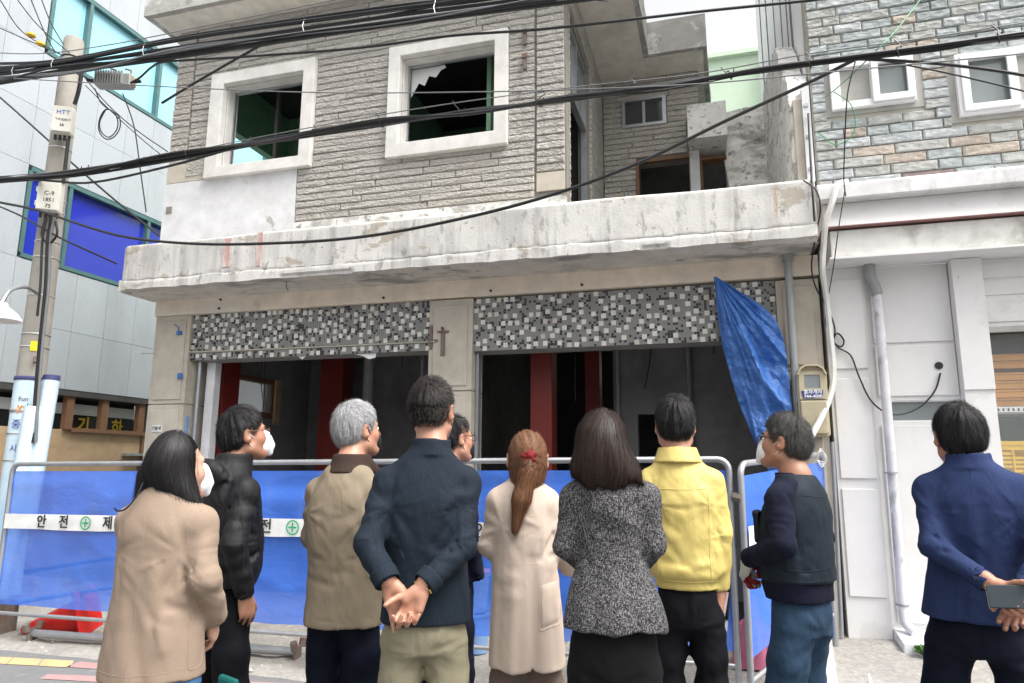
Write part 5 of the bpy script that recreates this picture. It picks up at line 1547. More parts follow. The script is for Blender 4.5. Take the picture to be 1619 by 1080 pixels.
def sdf_mesh(S, lo, hi, h=0.007, fines=None, hf=0.004, smooth=2):
    ax = []
    for i in range(3):
        c = axis_coords(lo[i], hi[i], [(f[0][i], f[1][i]) for f in fines] if fines else [], hf, h)
        n = int(math.ceil(len(c) / 8) * 8)
        c = np.concatenate([c, c[-1] + h * np.arange(1, n - len(c) + 1)])
        ax.append(c.astype(F32))
    nb = [len(a) // 8 for a in ax]
    bc = [a.reshape(-1, 8).mean(1) for a in ax]
    bh = [(a.reshape(-1, 8)[:, -1] - a.reshape(-1, 8)[:, 0]) / 2 + h for a in ax]
    CX, CY, CZ = np.meshgrid(*bc, indexing='ij')
    HX, HY, HZ = np.meshgrid(*bh, indexing='ij')
    rad = np.sqrt(HX ** 2 + HY ** 2 + HZ ** 2)
    coarse = S.eval(CX.ravel(), CY.ravel(), CZ.ravel()).reshape(CX.shape)
    act = np.argwhere(np.abs(coarse) < rad * 1.35 + 0.012)
    G = np.where(coarse < 0, F32(-1), F32(1)).repeat(8, 0).repeat(8, 1).repeat(8, 2)
    X = ax[0].reshape(-1, 8)[act[:, 0]][:, :, None, None] + np.zeros((1, 1, 8, 8), F32)
    Y = ax[1].reshape(-1, 8)[act[:, 1]][:, None, :, None] + np.zeros((1, 8, 1, 8), F32)
    Z = ax[2].reshape(-1, 8)[act[:, 2]][:, None, None, :] + np.zeros((1, 8, 8, 1), F32)
    cen = np.stack([bc[0][act[:, 0]], bc[1][act[:, 1]], bc[2][act[:, 2]]], 1)
    D = S.eval(X, Y, Z, cen, float(rad.max()))
    Gv = G.reshape(nb[0], 8, nb[1], 8, nb[2], 8)
    Gv[act[:, 0], :, act[:, 1], :, act[:, 2], :] = D
    ins = G < 0
    cnt = np.zeros([s - 1 for s in G.shape], np.uint8)
    for a in (0, 1):
        for b_ in (0, 1):
            for c in (0, 1):
                cnt += ins[a:a + cnt.shape[0], b_:b_ + cnt.shape[1], c:c + cnt.shape[2]]
    cells = np.argwhere((cnt > 0) & (cnt < 8))
    I, J, K = cells.T
    val = {}
    for a in (0, 1):
        for b_ in (0, 1):
            for c in (0, 1):
                val[(a, b_, c)] = G[I + a, J + b_, K + c]
    acc = np.zeros((len(I), 3)); num = np.zeros(len(I))
    for a in val:
        for axn in range(3):
            if a[axn] == 1: continue
            b_ = tuple(1 if q == axn else a[q] for q in range(3))
            v0, v1 = val[a], val[b_]
            m = (v0 < 0) != (v1 < 0)
            t = np.where(m, v0 / np.where(m, v0 - v1, 1), 0)
            for q in range(3):
                acc[:, q] += np.where(m, (t if q == axn else a[q]), 0)
            num += m
    acc /= num[:, None]
    V = np.stack([np.interp(cells[:, q] + acc[:, q], np.arange(len(ax[q])), ax[q]) for q in range(3)], 1)
    vid = np.full(cnt.shape, -1, np.int64)
    vid[I, J, K] = np.arange(len(I))
    quads = []
    for axn in range(3):
        s0 = [slice(None)] * 3; s1 = [slice(None)] * 3
        s0[axn] = slice(0, -1); s1[axn] = slice(1, None)
        ch = np.argwhere(ins[tuple(s0)] != ins[tuple(s1)])
        u, w = [(1, 2), (2, 0), (0, 1)][axn]
        ok = (ch[:, u] > 0) & (ch[:, w] > 0) & (ch[:, u] < vid.shape[u]) & (ch[:, w] < vid.shape[w]) & (ch[:, axn] < vid.shape[axn])
        ch = ch[ok]
        fl = ins[tuple(ch.T)]
        q = []
        for du, dw in ((-1, -1), (0, -1), (0, 0), (-1, 0)):
            e = ch.copy(); e[:, u] += du; e[:, w] += dw
            q.append(vid[tuple(e.T)])
        q = np.stack(q, 1)
        q = np.where(fl[:, None], q, q[:, ::-1])
        quads.append(q[(q >= 0).all(1)])
    Q = np.concatenate(quads)
    for _ in range(smooth):
        s = np.zeros_like(V); n = np.zeros(len(V))
        for a in range(4):
            e0, e1 = Q[:, a], Q[:, (a + 1) % 4]
            for c in range(3): s[:, c] += np.bincount(e0, V[e1, c], len(V)) + np.bincount(e1, V[e0, c], len(V))
            n += np.bincount(e0, minlength=len(V)) + np.bincount(e1, minlength=len(V))
        n = np.maximum(n, 1)
        V = V * .5 + s / n[:, None] * .5
    return V, Q

def np_mesh(name, V, Q):
    me = bpy.data.meshes.new(name)
    me.vertices.add(len(V))
    me.vertices.foreach_set('co', np.ascontiguousarray(V, F32).ravel())
    me.loops.add(Q.size)
    me.loops.foreach_set('vertex_index', np.ascontiguousarray(Q, np.int32).ravel())
    me.polygons.add(len(Q))
    me.polygons.foreach_set('loop_start', np.arange(0, Q.size, Q.shape[1], dtype=np.int32))
    me.polygons.foreach_set('loop_total', np.full(len(Q), Q.shape[1], np.int32))
    me.polygons.foreach_set('use_smooth', np.ones(len(Q), bool))
    me.update(calc_edges=True)
    return me

def sdf_obj(name, S, lo, hi, material, parent, h=0.007, **kw):
    V, Q = sdf_mesh(S, lo, hi, h, **kw)
    o = link(name, np_mesh(name, V, Q), material, parent)
    o['_n'] = len(Q); del o['_n']
    return o

def grad(S, p, e=0.002):
    x, y, z = p.T.astype(F32)
    g_ = np.stack([S.eval(x + e, y, z) - S.eval(x - e, y, z), S.eval(x, y + e, z) - S.eval(x, y - e, z), S.eval(x, y, z + e) - S.eval(x, y, z - e)], 1)
    return g_ / (np.linalg.norm(g_, axis=1)[:, None] + 1e-9)

def strands(name, S, roots, flow, length, nseg, width, material, parent, rs_, depth=(-.006, .004), lift=0.0, wob=0.12, taper=True):
    """hair ribbons that follow the surface of S along the direction field flow(p, n)"""
    n = len(roots)
    dep = rs_.uniform(depth[0], depth[1], n)
    L = length(roots) * rs_.uniform(.75, 1.15, n)
    off = rs_.normal(0, wob, (n, 3))
    P = roots.copy()
    pts, nrm = [], []
    for s in range(nseg + 1):
        N = grad(S, P)
        d = S.eval(*P.T.astype(F32))
        lvl = dep + lift * s / nseg * rs_.uniform(.3, 1.0, n)
        P = P - N * (d - lvl)[:, None]
        pts.append(P.copy()); nrm.append(N)
        f = flow(P, N) + off
        f = f - N * (f * N).sum(1)[:, None]
        f /= np.linalg.norm(f, axis=1)[:, None] + 1e-9
        P = P + f * (L / nseg)[:, None]
    V, Fq = [], []
    A, B = [], []
    for s in range(nseg + 1):
        t = pts[min(s + 1, nseg)] - pts[max(s - 1, 0)]
        w = np.cross(t, nrm[s]); w /= np.linalg.norm(w, axis=1)[:, None] + 1e-9
        ww = width * (1 - .75 * (s / nseg) ** 2 if taper else 1) * .5
        A.append(pts[s] - w * ww); B.append(pts[s] + w * ww)
    V = np.stack(A + B, 0)        # (2(nseg+1), n, 3)
    m = nseg + 1
    idx = lambda r: r * n + np.arange(n)
    Q = np.concatenate([np.stack([idx(s), idx(s + 1), idx(m + s + 1), idx(m + s)], 1) for s in range(nseg)])
    me = np_mesh(name, V.reshape(-1, 3), Q)
    at = me.attributes.new('tone', 'FLOAT', 'POINT')
    at.data.foreach_set('value', np.tile(rs_.rand(n).astype(F32) ** 2, 2 * m))
    return link(name, me, material, parent)

# ---- cloth, hair and skin materials (object space)
def skin(name, col):
    m, nt, b = _nodes(name); MATS[name] = m
    v = _coord(nt, 'object')
    c = _mix(nt, _ramp(nt, _noise(nt, v, 28, 4), .3, .7), tuple(x * .88 for x in col), col)
    c = _mix(nt, _mul(nt, _ramp(nt, _noise(nt, v, 9, 2), .5, .7), .35), c, (col[0] * 1.02, col[1] * .72, col[2] * .65))
    nt.links.new(c, b.inputs['Base Color'])
    b.inputs['Roughness'].default_value = .48
    b.inputs['Subsurface Weight'].default_value = .12
    b.inputs['Subsurface Radius'].default_value = (.012, .004, .002)
    b.inputs['Subsurface Scale'].default_value = .6
    _bump(nt, b, _noise(nt, v, 260, 3), .18, .001)
skin('skin_warm', (.44, .225, .15)); skin('skin_tan', (.37, .185, .118)); skin('skin_fair', (.52, .30, .22))

def hair_mat(name, col, rough=.38, tip=None):
    m, nt, b = _nodes(name); MATS[name] = m
    v = _coord(nt, 'object')
    tip = tip or tuple(min(1, x * 1.9 + .004) for x in col)
    f = _ramp(nt, _noise(nt, _coord(nt, 'object', (1, 1, .25)), 160, 2), .3, .75)
    at = nt.nodes.new('ShaderNodeAttribute'); at.attribute_name = 'tone'
    nt.links.new(_mix(nt, _mul(nt, _mul(nt, f, .35), at.outputs['Fac'], 'ADD'), tuple(x * .7 for x in col), tip), b.inputs['Base Color'])
    b.inputs['Roughness'].default_value = rough + .08
    b.inputs['Specular IOR Level'].default_value = .24
    b.inputs['Anisotropic'].default_value = .5
    m2, nt2, b2 = _nodes(name + '_base'); MATS[name + '_base'] = m2
    f2 = _ramp(nt2, _noise(nt2, _coord(nt2, 'object', (1, 1, .2)), 120, 3), .3, .7)
    nt2.links.new(_mix(nt2, f2, tuple(x * .6 for x in col), col), b2.inputs['Base Color'])
    b2.inputs['Roughness'].default_value = .9
    b2.inputs['Specular IOR Level'].default_value = .08
hair_mat('hair_black', (.005, .0045, .005), tip=(.026, .024, .026)); hair_mat('hair_dark', (.009, .007, .0065), tip=(.04, .032, .028)); hair_mat('hair_brown', (.010, .0062, .0055), tip=(.045, .026, .021))
hair_mat('hair_auburn', (.10, .042, .022), tip=(.26, .125, .065)); hair_mat('hair_grey', (.22, .22, .225), .5, (.55, .55, .56)); hair_mat('hair_pepper', (.022, .020, .019), .45, (.10, .095, .09))

def cloth(name, col, col2=None, fscale=350, stretch=(1, 1, 1), lo=.35, hi=.65, rough=.85, bump=.3, sheen=.0, wr=.35, wscale=9, fold=.5, spec=.25):
    m, nt, b = _nodes(name); MATS[name] = m
    f = _ramp(nt, _noise(nt, _coord(nt, 'object', stretch), fscale, 3, .6), lo, hi)
    c = _mix(nt, f, col, col2 or tuple(x * 1.25 for x in col))
    g_ = _ramp(nt, _noise(nt, _coord(nt, 'object'), 3.5, 4), .3, .7)
    c = _mix(nt, _mul(nt, g_, .18), c, tuple(x * .7 for x in col))
    nt.links.new(c, b.inputs['Base Color'])
    b.inputs['Roughness'].default_value = rough
    b.inputs['Specular IOR Level'].default_value = spec
    b.inputs['Sheen Weight'].default_value = sheen
    b.inputs['Sheen Tint'].default_value = (*[min(1, x * 2 + .1) for x in col], 1)
    n = _bump(nt, b, _noise(nt, _coord(nt, 'object', (1, 1, .45)), wscale, 4, .5, .6), wr, .02)
    _bump(nt, b, f, bump, .0012, n)
    return m
cloth('wool_camel', (.235, .175, .13), (.285, .215, .165), 420, sheen=.1, wr=.25, wscale=6)
cloth('nylon_black', (.005, .005, .0065), (.008, .008, .010), 500, rough=.62, wr=.35, wscale=16, spec=.3)
cloth('cotton_olive', (.205, .165, .115), (.24, .195, .14), 600, rough=.75, wr=.35, wscale=11)
cloth('cord_brown', (.028, .016, .012), (.05, .03, .022), 380, (3, 3, .4), rough=.8)
cloth('wool_cream', (.50, .405, .335), (.545, .445, .375), 420, sheen=.15, wr=.15, wscale=5)
cloth('nylon_yellow', (.53, .425, .13), (.57, .46, .155), 500, rough=.55, wr=.45, wscale=10, spec=.35)
cloth('knit_navy', (.004, .005, .016), (.007, .009, .025), 420, rough=.95, wr=.3)
cloth('vest_navy', (.006, .012, .020), (.009, .016, .026), 600, rough=.7, wr=.35, wscale=12)
cloth('trouser_black', (.006, .006, .008), (.009, .009, .012), 700, rough=.8, wr=.5, wscale=8, spec=.1)
cloth('trouser_navy', (.005, .007, .015), (.008, .010, .020), 700, rough=.75, wr=.5, wscale=8, spec=.1)
cloth('trouser_charcoal', (.007, .007, .008), (.010, .010, .011), 700, rough=.8, wr=.5, wscale=8, spec=.1)
cloth('chino_khaki', (.225, .205, .135), (.265, .24, .165), 600, rough=.85, wr=.5, wscale=9)
cloth('trouser_taupe', (.145, .105, .085), (.17, .125, .10), 600, rough=.85, wr=.4)
cloth('denim_blue', (.028, .085, .19), (.05, .13, .26), 500, rough=.85, wr=.5)
cloth('denim_dark', (.020, .045, .085), (.034, .07, .12), 480, (1, 1, .6), rough=.85, wr=.6, wscale=12)
cloth('glove_white', (.66, .64, .60), (.72, .70, .66), 500)
cloth('glove_red', (.20, .014, .014), (.25, .02, .02), 300)
cloth('scrunchie_red', (.16, .008, .014), (.24, .014, .02), 120, wr=.9, wscale=60)
cloth('teal_cloth', (.008, .10, .095), (.012, .13, .12), 400)
cloth('mask_white', (.76, .77, .79), (.80, .81, .83), 700, bump=.05, wr=.1)
cloth('mask_black', (.012, .012, .013), (.018, .018, .02), 700, bump=.05, wr=.1)
cloth('shirt_white', (.72, .72, .73), None, 600)
cloth('shoe_black', (.010, .010, .010), None, 200, rough=.4, spec=.5)
mat('gold', (.75, .53, .22), .25, 1.0, space='object', bump=0)
mat('spectacle_black', (.012, .012, .012), .3, space='object', bump=0)
mat('spectacle_brown', (.10, .045, .03), .35, .3, space='object', bump=0)
glass('lens', (.75, .78, .80), .02, .22, 1.0)
mat('eye_white', (.72, .68, .64), .3, space='object', bump=0)
mat('eye_dark', (.02, .012, .008), .2, space='object', bump=0)
mat('phone_case', (.030, .042, .052), .55, space='object', bump=.1, bscale=900)
mat('paper_white', (.78, .78, .80), .7, space='object', bump=0)

def pinstripe():
    m, nt, b = _nodes('pinstripe_navy'); MATS['pinstripe_navy'] = m
    v = _coord(nt, 'object')
    w = nt.nodes.new('ShaderNodeTexWave'); w.wave_type = 'BANDS'; w.bands_direction = 'X'
    w.inputs['Scale'].default_value = 42; w.inputs['Distortion'].default_value = .25; w.inputs['Detail'].default_value = 1
    nt.links.new(v, w.inputs['Vector'])
    f = _mul(nt, _ramp(nt, w.outputs['Fac'], .78, .98), _ramp(nt, _noise(nt, _coord(nt, 'object', (1, 1, .3)), 320, 2), .3, .7))
    base = _mix(nt, _noise(nt, v, 420, 2), (.0042, .0085, .0155), (.007, .014, .024))
    nt.links.new(_mix(nt, _mul(nt, f, .40), base, (.05, .07, .095)), b.inputs['Base Color'])
    b.inputs['Roughness'].default_value = .85; b.inputs['Specular IOR Level'].default_value = .25
    _bump(nt, b, _noise(nt, _coord(nt, 'object', (1, 1, .5)), 10, 4, .5, .6), .4, .02)
pinstripe()
def tweed():
    m, nt, b = _nodes('tweed'); MATS['tweed'] = m
    a = _noise(nt, _coord(nt, 'object', (340, 340, 80)), 1, 2, .5)
    c = _noise(nt, _coord(nt, 'object', (85, 85, 380)), 1, 2, .5)
    e = _noise(nt, _coord(nt, 'object', (1, 1, 1)), 300, 2, .5)
    f1, f2 = _ramp(nt, a, .50, .60), _ramp(nt, c, .54, .64)
    mx = nt.nodes.new('ShaderNodeMath'); mx.operation = 'MAXIMUM'
    nt.links.new(f1, mx.inputs[0]); nt.links.new(f2, mx.inputs[1])
    f = _mul(nt, mx.outputs[0], _ramp(nt, e, .30, .62))
    nt.links.new(_mix(nt, f, (.022, .022, .027), (.26, .25, .245)), b.inputs['Base Color'])
    b.inputs['Roughness'].default_value = .95; b.inputs['Specular IOR Level'].default_value = .15
    _bump(nt, b, f, .5, .003)
tweed()
def heather():
    m, nt, b = _nodes('blazer_blue'); MATS['blazer_blue'] = m
    n = _noise(nt, _coord(nt, 'object', (1, 1, .6)), 700, 2, .6)
    f = _ramp(nt, n, .52, .75)
    c = _mix(nt, f, (.016, .028, .085), (.050, .070, .15))
    nt.links.new(c, b.inputs['Base Color'])
    b.inputs['Roughness'].default_value = .9; b.inputs['Specular IOR Level'].default_value = .2
    n2 = _bump(nt, b, _noise(nt, _coord(nt, 'object', (1, 1, .45)), 9, 4, .5, .6), .35, .02)
    _bump(nt, b, n, .2, .001, n2)
heather()

# ---- anatomy
def mrot(yaw=0, pitch=0, roll=0):
    """yaw clockwise seen from above, pitch looks up"""
    return Matrix.Rotation(-yaw, 4, 'Z') @ Matrix.Rotation(pitch, 4, 'X') @ Matrix.Rotation(roll, 4, 'Y')

def head_prims():
    P = []
    P.append((ell((0, -.012, .028), (.076, .096, .090)), 0))
    P.append((ell((0, .030, -.030), (.062, .062, .088)), .03))
    P.append((ell((0, .066, -.094), (.028, .026, .022)), .035))
    for s in (-1, 1):
        P.append((ell((s * .042, .052, -.028), (.026, .030, .028)), .025))
        P.append((cap((s * .012, .088, .026), (s * .046, .072, .024), .009, .008), .018))
        P.append((cap((s * .056, .005, -.066), (s * .022, .062, -.098), .022, .018), .035))
    P.append((cap((0, .090, .008), (0, .108, -.028), .0085, .0125), .012))
    for s in (-1, 1): P.append((ell((s * .012, .098, -.034), (.009, .010, .008)), .008))
    P.append((cap((-.018, .084, -.062), (.018, .084, -.062), .008, .008), .012))
    P.append((cap((-.015, .083, -.072), (.015, .083, -.072), .008, .008), .012))
    for s in (-1, 1):
        er = np.array((Matrix.Rotation(s * R(-22), 3, 'Z') @ Matrix.Rotation(R(-10), 3, 'X')))
        P.append((ell((s * .086, -.010, -.002), (.0075, .021, .034), er), .006))
        P.append((ell((s * .080, -.002, -.024), (.010, .012, .016), er), .008))
    return P
HEAD = head_prims()
def add_head(S, HM, neck_base, neck_r=.056):
    M = np.array(HM)
    a = M[:3, :3] @ np.array((0, -.022, -.055)) + M[:3, 3]
    nb_ = np.array(neck_base)
    for pr, k in HEAD: S.add(xf(pr, M), k)
    for s in (-1, 1):
        S.sub(xf(ell((s * .094, -.002, .002), (.006, .012, .020)), M), .004)
        S.sub(xf(ell((s * .031, .094, .004), (.017, .010, .010)), M), .012)
    S.add(cap(a, nb_, neck_r, neck_r * 1.06), .03)
    S.add(cap(nb_, nb_ + np.array((0, -.005, -.10)), neck_r * 1.04, .052), .03)

def hand_prims(M, side, curl=(30, 30, 30, 30), spread=4, thumb=(35, 20, 25), size=1.0):
    """M: wrist frame, +Y to the fingers, +Z back of the hand; side +1 thumb on +X"""
    P = []
    M = Matrix(M)
    def T(p): return np.array(M @ (Vector((p[0] * side, p[1], p[2])) * size))
    z = size
    P.append((cap(T((.0, -.03, 0)), T((0, .02, 0)), .026 * z, .027 * z), .02))
    for x, y in ((.027, .085), (.009, .092), (-.010, .088), (-.027, .078)):
        P.append((cap(T((x * .55, .012, 0)), T((x, y, 0)), .0165 * z, .0125 * z), .012))
    P.append((cap(T((.018, .018, -.008)), T((.030, .052, -.012)), .018 * z, .015 * z), .014))
    P.append((cap(T((-.018, .018, -.006)), T((-.026, .06, -.008)), .015 * z, .013 * z), .014))
    base = [(.029, .090), (.0095, .097), (-.0105, .093), (-.029, .083)]
    lens = [(.043, .026, .021), (.047, .030, .022), (.043, .028, .021), (.034, .021, .019)]
    for i in range(4):
        p = Vector((base[i][0], base[i][1], 0)); a = 0.0
        sp = R(spread) * (1.5 - i)
        rr = [.0098, .0092, .0085, .0074] if i < 3 else [.0088, .0082, .0075, .0066]
        for j in range(3):
            a += R(curl[i] if not isinstance(curl[i], tuple) else curl[i][j]) * (1.0 if j else .85)
            d = Vector((math.sin(sp), math.cos(a) * math.cos(sp), -math.sin(a)))
            q = p + d * lens[i][j]
            P.append((cap(T(p), T(q), rr[j] * z, rr[j + 1] * z), .0035 if j else .007))
            p = q
    p = Vector((.030, .030, -.008)); a0, a1, a2 = [R(t) for t in thumb]
    d = Vector((math.sin(a0) * math.cos(a1), math.cos(a0) * math.cos(a1), -math.sin(a1)))
    q = p + d * .038; P.append((cap(T(p), T(q), .0145 * z, .0115 * z), .010))
    d2 = (d + Vector((-.25 * math.sin(a2), .2, -math.sin(a2) * .8))).normalized()
    r_ = q + d2 * .030; P.append((cap(T(q), T(r_), .0115 * z, .0100 * z), .004))
    d3 = (d2 + Vector((-.3 * math.sin(a2), .15, -math.sin(a2) * .6))).normalized()
    P.append((cap(T(r_), T(r_ + d3 * .024), .0102 * z, .0078 * z), .004))
    return P

def frame(origin, fingers, back):
    y = Vector(fingers).normalized()
    z = Vector(back); z = (z - y * z.dot(y)).normalized()
    x = y.cross(z)
    m = Matrix((x, y, z)).transposed().to_4x4(); m.translation = Vector(origin)
    return m

def chain(S, pts, rs__, k=.03):
    for i in range(len(pts) - 1):
        S.add(cap(pts[i], pts[i + 1], rs__[i], rs__[i + 1]), k)

def sleeve_folds(S, a, b_, r, amp, freq, seed):
    a, b_ = np.array(a, float), np.array(b_, float)
    d = b_ - a; L = np.linalg.norm(d); d = d / L
    u = np.cross(d, (0.3, 1, .2)); u /= np.linalg.norm(u); v = np.cross(d, u)
    def fn(x, y, z, D):
        px, py, pz = x - F32(a[0]), y - F32(a[1]), z - F32(a[2])
        t = px * F32(d[0]) + py * F32(d[1]) + pz * F32(d[2])
        cu = px * F32(u[0]) + py * F32(u[1]) + pz * F32(u[2]); cv = px * F32(v[0]) + py * F32(v[1]) + pz * F32(v[2])
        m = np.clip(1 - np.abs(t / L - .5) * 1.7, 0, 1) * (cu ** 2 + cv ** 2 < (r * 1.7) ** 2)
        return D + F32(amp) * m * vnoise(t * freq + cu * 9 + seed, cv * 14 + cu * 6, np.zeros_like(t) + seed)
    S.disp(fn, (a + b_) / 2, L * .75 + r * 2)

def cloth_noise(S, amp, sx, sz, seed):
    def fn(x, y, z, D):
        w = F32(.035) * vnoise(x * 6 + seed, y * 6, z * 6)
        a = vnoise((x + w) * sx + seed, (y + w) * sx, z * sz + x * 3)
        b_ = np.abs(vnoise((x + w) * sx * 1.9, (y - w) * sx * 1.9 + seed, z * sz * 1.7 - x * 5))
        c_ = np.abs(vnoise((x - w) * sx * 3.3 + z * 9, (y + w) * sx * 3.3 + seed, z * sz * 3.0 + x * 12))
        return D + F32(amp) * a + F32(amp * 1.2) * (F32(.35) - b_) + F32(amp * .6) * (F32(.35) - c_)
    S.disp(fn)

def radiate(S, c, rad, amp, k, seed, axis='y'):
    """folds that fan out from a point of strain"""
    c = np.array(c, float)
    def fn(x, y, z, D):
        px, py, pz = x - F32(c[0]), y - F32(c[1]), z - F32(c[2])
        r = np.sqrt(px * px + py * py + pz * pz)
        th = np.arctan2(px, pz) if axis == 'y' else np.arctan2(py, pz)
        th = np.abs(th) if axis == 'y2' else th
        n = np.abs(vnoise(th * k + seed, r * 5 + seed, np.zeros_like(r) + seed)) * F32(.7) + F32(.3) * np.abs(vnoise(th * k * 2.3 + seed, r * 9, np.zeros_like(r) + seed + 3))
        t_ = np.clip((r - .012) / .085, 0, 1)
        f = np.exp(-(r / F32(rad)) ** 2) * t_ * t_ * (3 - 2 * t_)
        return D + F32(amp) * f * (F32(.45) - n) * 1.8
    S.disp(fn, c, rad * 2.2)

class Person:
    def __init__(self, loc, az, yaw, label, H=1.72):
        self.H = H; self.s = H / 1.72; self.yaw = R(yaw)
        self.loc = (loc[0], loc[1], 0.0); self.rz = R(az) - R(yaw)
        self.label = label; self.body = Sdf(); self.fines = []; self.pend = []; self.cx = 0.0
    def finish_body(self, skin_mat, hf=.005, lo=None, hi=None):
        V, Q = sdf_mesh(self.body, lo or (-.42, -.42, -.02), hi or (.42, .46, self.H + .03), .016, fines=self.fines, hf=hf)
        o = link('person', np_mesh('person', V, Q), skin_mat)
        o.location = self.loc; o.rotation_euler = (0, 0, self.rz)
        tag(o, self.label, 'person')
        self.o = o
        return o
    def head(self, cx, cy, cz, hyaw, pitch, roll=0, neck=(0, -.02, None), neck_r=.056, sc=1.0):
        self.HM = Matrix.Translation((cx, cy, cz)) @ mrot(R(hyaw), R(pitch), R(roll))
        nb_ = (neck[0], neck[1], neck[2] if neck[2] else .845 * self.H)
        add_head(self.body, self.HM, nb_, neck_r)
        self.fines.append(((cx - .125, cy - .14, cz - .16), (cx + .125, cy + .14, cz + .13)))
    def base_body(self, shw=.165, arms=((), ()), hip=.085):
        """slim continuous figure under the clothes"""
        s, S, cx = self.s, self.body, self.cx
        S.add(loft([(.80 * s, cx, 0, .105, .080), (.93 * s, cx, 0, .110, .085), (1.06 * s, cx, 0, .100, .078), (1.25 * s, cx, 0, .115, .085), (1.36 * s, cx, -.005, .110, .075), (1.42 * s, cx, -.012, .07, .055)]), .03)
        for sd in (-1, 1):
            chain(S, [(cx + sd * hip * .85, 0, .84 * s), (cx + sd * hip, .015, .48 * s), (cx + sd * hip * 1.05, -.005, .085 * s)], [.055, .042, .034], .04)
            S.add(cap((cx + sd * hip * 1.05, -.02, .05), (cx + sd * hip * 1.1, .13, .035), .034, .026), .03)
        for a in arms:
            if not a: continue
            a = [(a[0][0] * .9 + cx * .1, a[0][1], a[0][2] - .055)] + list(a[1:])
            chain(S, a, [.036, .034, .026], .03)
    def hand(self, M, side, fine=True, **kw):
        for pr, k in hand_prims(M, side, **kw): self.body.add(pr, k)
        if fine:
            c = np.array(M)[:3, 3] + np.array(M)[:3, 1] * .085
            self.fines.append((tuple(c - .115), tuple(c + .115)))
    def trousers(self, material, waist, hipw=.165, hipd=.115, knee=.078, hem=.068, stance=.095, cy=0, flare=None, lean=0.0, h=.010, crotch=.81, name='trousers', seed=1, kneef=.02):
        s = self.s; S = Sdf(); cx = self.cx
        zc = crotch * s
        S.add(loft([(zc - .02, cx, cy, hipw * .90, hipd * .92), (zc + .05, cx, cy - .006, hipw, hipd), (max(waist, zc + .12), cx, cy, hipw * .90, hipd * .92)], 2.2), .02)
        for sd in (-1, 1):
            chain(S, [(cx + sd * stance * .80, cy, zc + .01), (cx + sd * stance, cy + kneef * .6, .66 * s), (cx + sd * (stance + lean * .5), cy + kneef, .48 * s), (cx + sd * (stance + lean), cy - .005, .05 * s)], [hipd * .80, hipd * .70, knee, hem], .03)
        S.cut(lambda x, y, z: F32(.03) - z)
        S.cut(lambda x, y, z: z - F32(waist))
        cloth_noise(S, .004, 12, 5, seed)
        for sd in (-1, 1):
            sleeve_folds(S, (cx + sd * stance, cy, zc + .02), (cx + sd * stance, cy, .50 * s), .11, .007, 16, seed + sd)
            sleeve_folds(S, (cx + sd * stance, cy, .62 * s), (cx + sd * stance, cy, .30 * s), .1, .012, 26, seed + sd)
            S.crease((cx + sd * .025, cy - hipd, zc + .0), (cx + sd * .13, cy - hipd * .8, zc + .035), .008, .010)
            radiate(S, (cx + sd * .02, cy - hipd * .7, zc - .01), .20, .008, 2.2, seed + sd * 2)
        S.crease((cx, cy - hipd - .01, zc), (cx, cy - hipd - .005, zc + .14), .008, .010)
        return sdf_obj(name, S, (cx - .30, -.25, .0), (cx + .30, .27, waist + .03), material, self.o, h)
    def shoes(self, hip=.1, lean=0.0):
        for sd in (-1, 1):
            x = self.cx + sd * (hip + lean)
            S = Sdf().add(ell((x, .05, .045), (.045, .135, .05)), .01).add(ell((x, -.04, .06), (.038, .055, .06)), .03)
            S.cut(lambda q, y, z: -z + F32(.0))
            sdf_obj('shoe', S, (x - .08, -.15, -.02), (x + .08, .22, .14), 'shoe_black', self.o, .010)
    def hair_short(self, material, n=5200, length=.030, lift=.012, top=.012, front=.075, nape=-.075, seed=0, width=.0012, messy=.35, side=1.0, thick=.0, clumps=1.0):
        M = np.array(self.HM); Rm, t = M[:3, :3], M[:3, 3]
        S = Sdf()
        S.add(ell((0, -.014, .030), (.082 + thick, .103 + thick, .096 + top)), .02)
        S.add(ell((0, -.058, -.015), (.064, .055, .070)), .03)
        def hl(y):
            return np.interp(y, [-.12, -.045, -.030, -.018, .012, .022, .040, .060, .1], [nape, nape + .002, nape + .03, .022, .030, -.004, .018, front - .02, front])
        def keep(x, y, z):
            # hairline: brow line at the front, round the ears, down to the nape
            return (hl(y) - z) * .8
        def clump(x, y, z, D):
            th = np.arctan2(x - F32(.012), y + F32(.055))
            r = np.sqrt((x - F32(.012)) ** 2 + (y + F32(.055)) ** 2)
            tw = th + r * 3
            f = np.clip(r / .04, .15, 1)
            thin = F32(.009 + thick * .6) * np.exp(-np.clip(z - hl(y), 0, 1) / F32(.020)).astype(F32)
            return D + thin + F32(.0055 * clumps) * f * vnoise(tw * 5 + seed, z * 16 + r * 20, r * 14) + F32(.003 * clumps) * f * vnoise(tw * 13 + seed, z * 30, r * 30)
        S.disp(clump)
        S.cut(keep)
        T = Sdf()
        for (op, fn, k, c, r) in S.ops: T.ops.append((op, fn, k, c, r))
        V, Q = sdf_mesh(T, (-.12, -.15, -.13), (.12, .13, .15), .006)
        Vw = V @ Rm.T + t
        base = link('hair', np_mesh('hair', (V - grad(T, V) * .003) @ Rm.T + t, Q), material + '_base', self.o)
        rs_ = np.random.RandomState(seed + 17)
        n = int(n * 1.25)
        U = Sdf(); U.ops = S.ops[:3]
        q = Q[rs_.randint(0, len(Q), n)]
        w = rs_.rand(n, 2)
        roots = (V[q[:, 0]] * (1 - w[:, :1]) + V[q[:, 1]] * w[:, :1]) * (1 - w[:, 1:]) + (V[q[:, 3]] * (1 - w[:, :1]) + V[q[:, 2]] * w[:, :1]) * w[:, 1:]
        g_ = grad(U, roots)
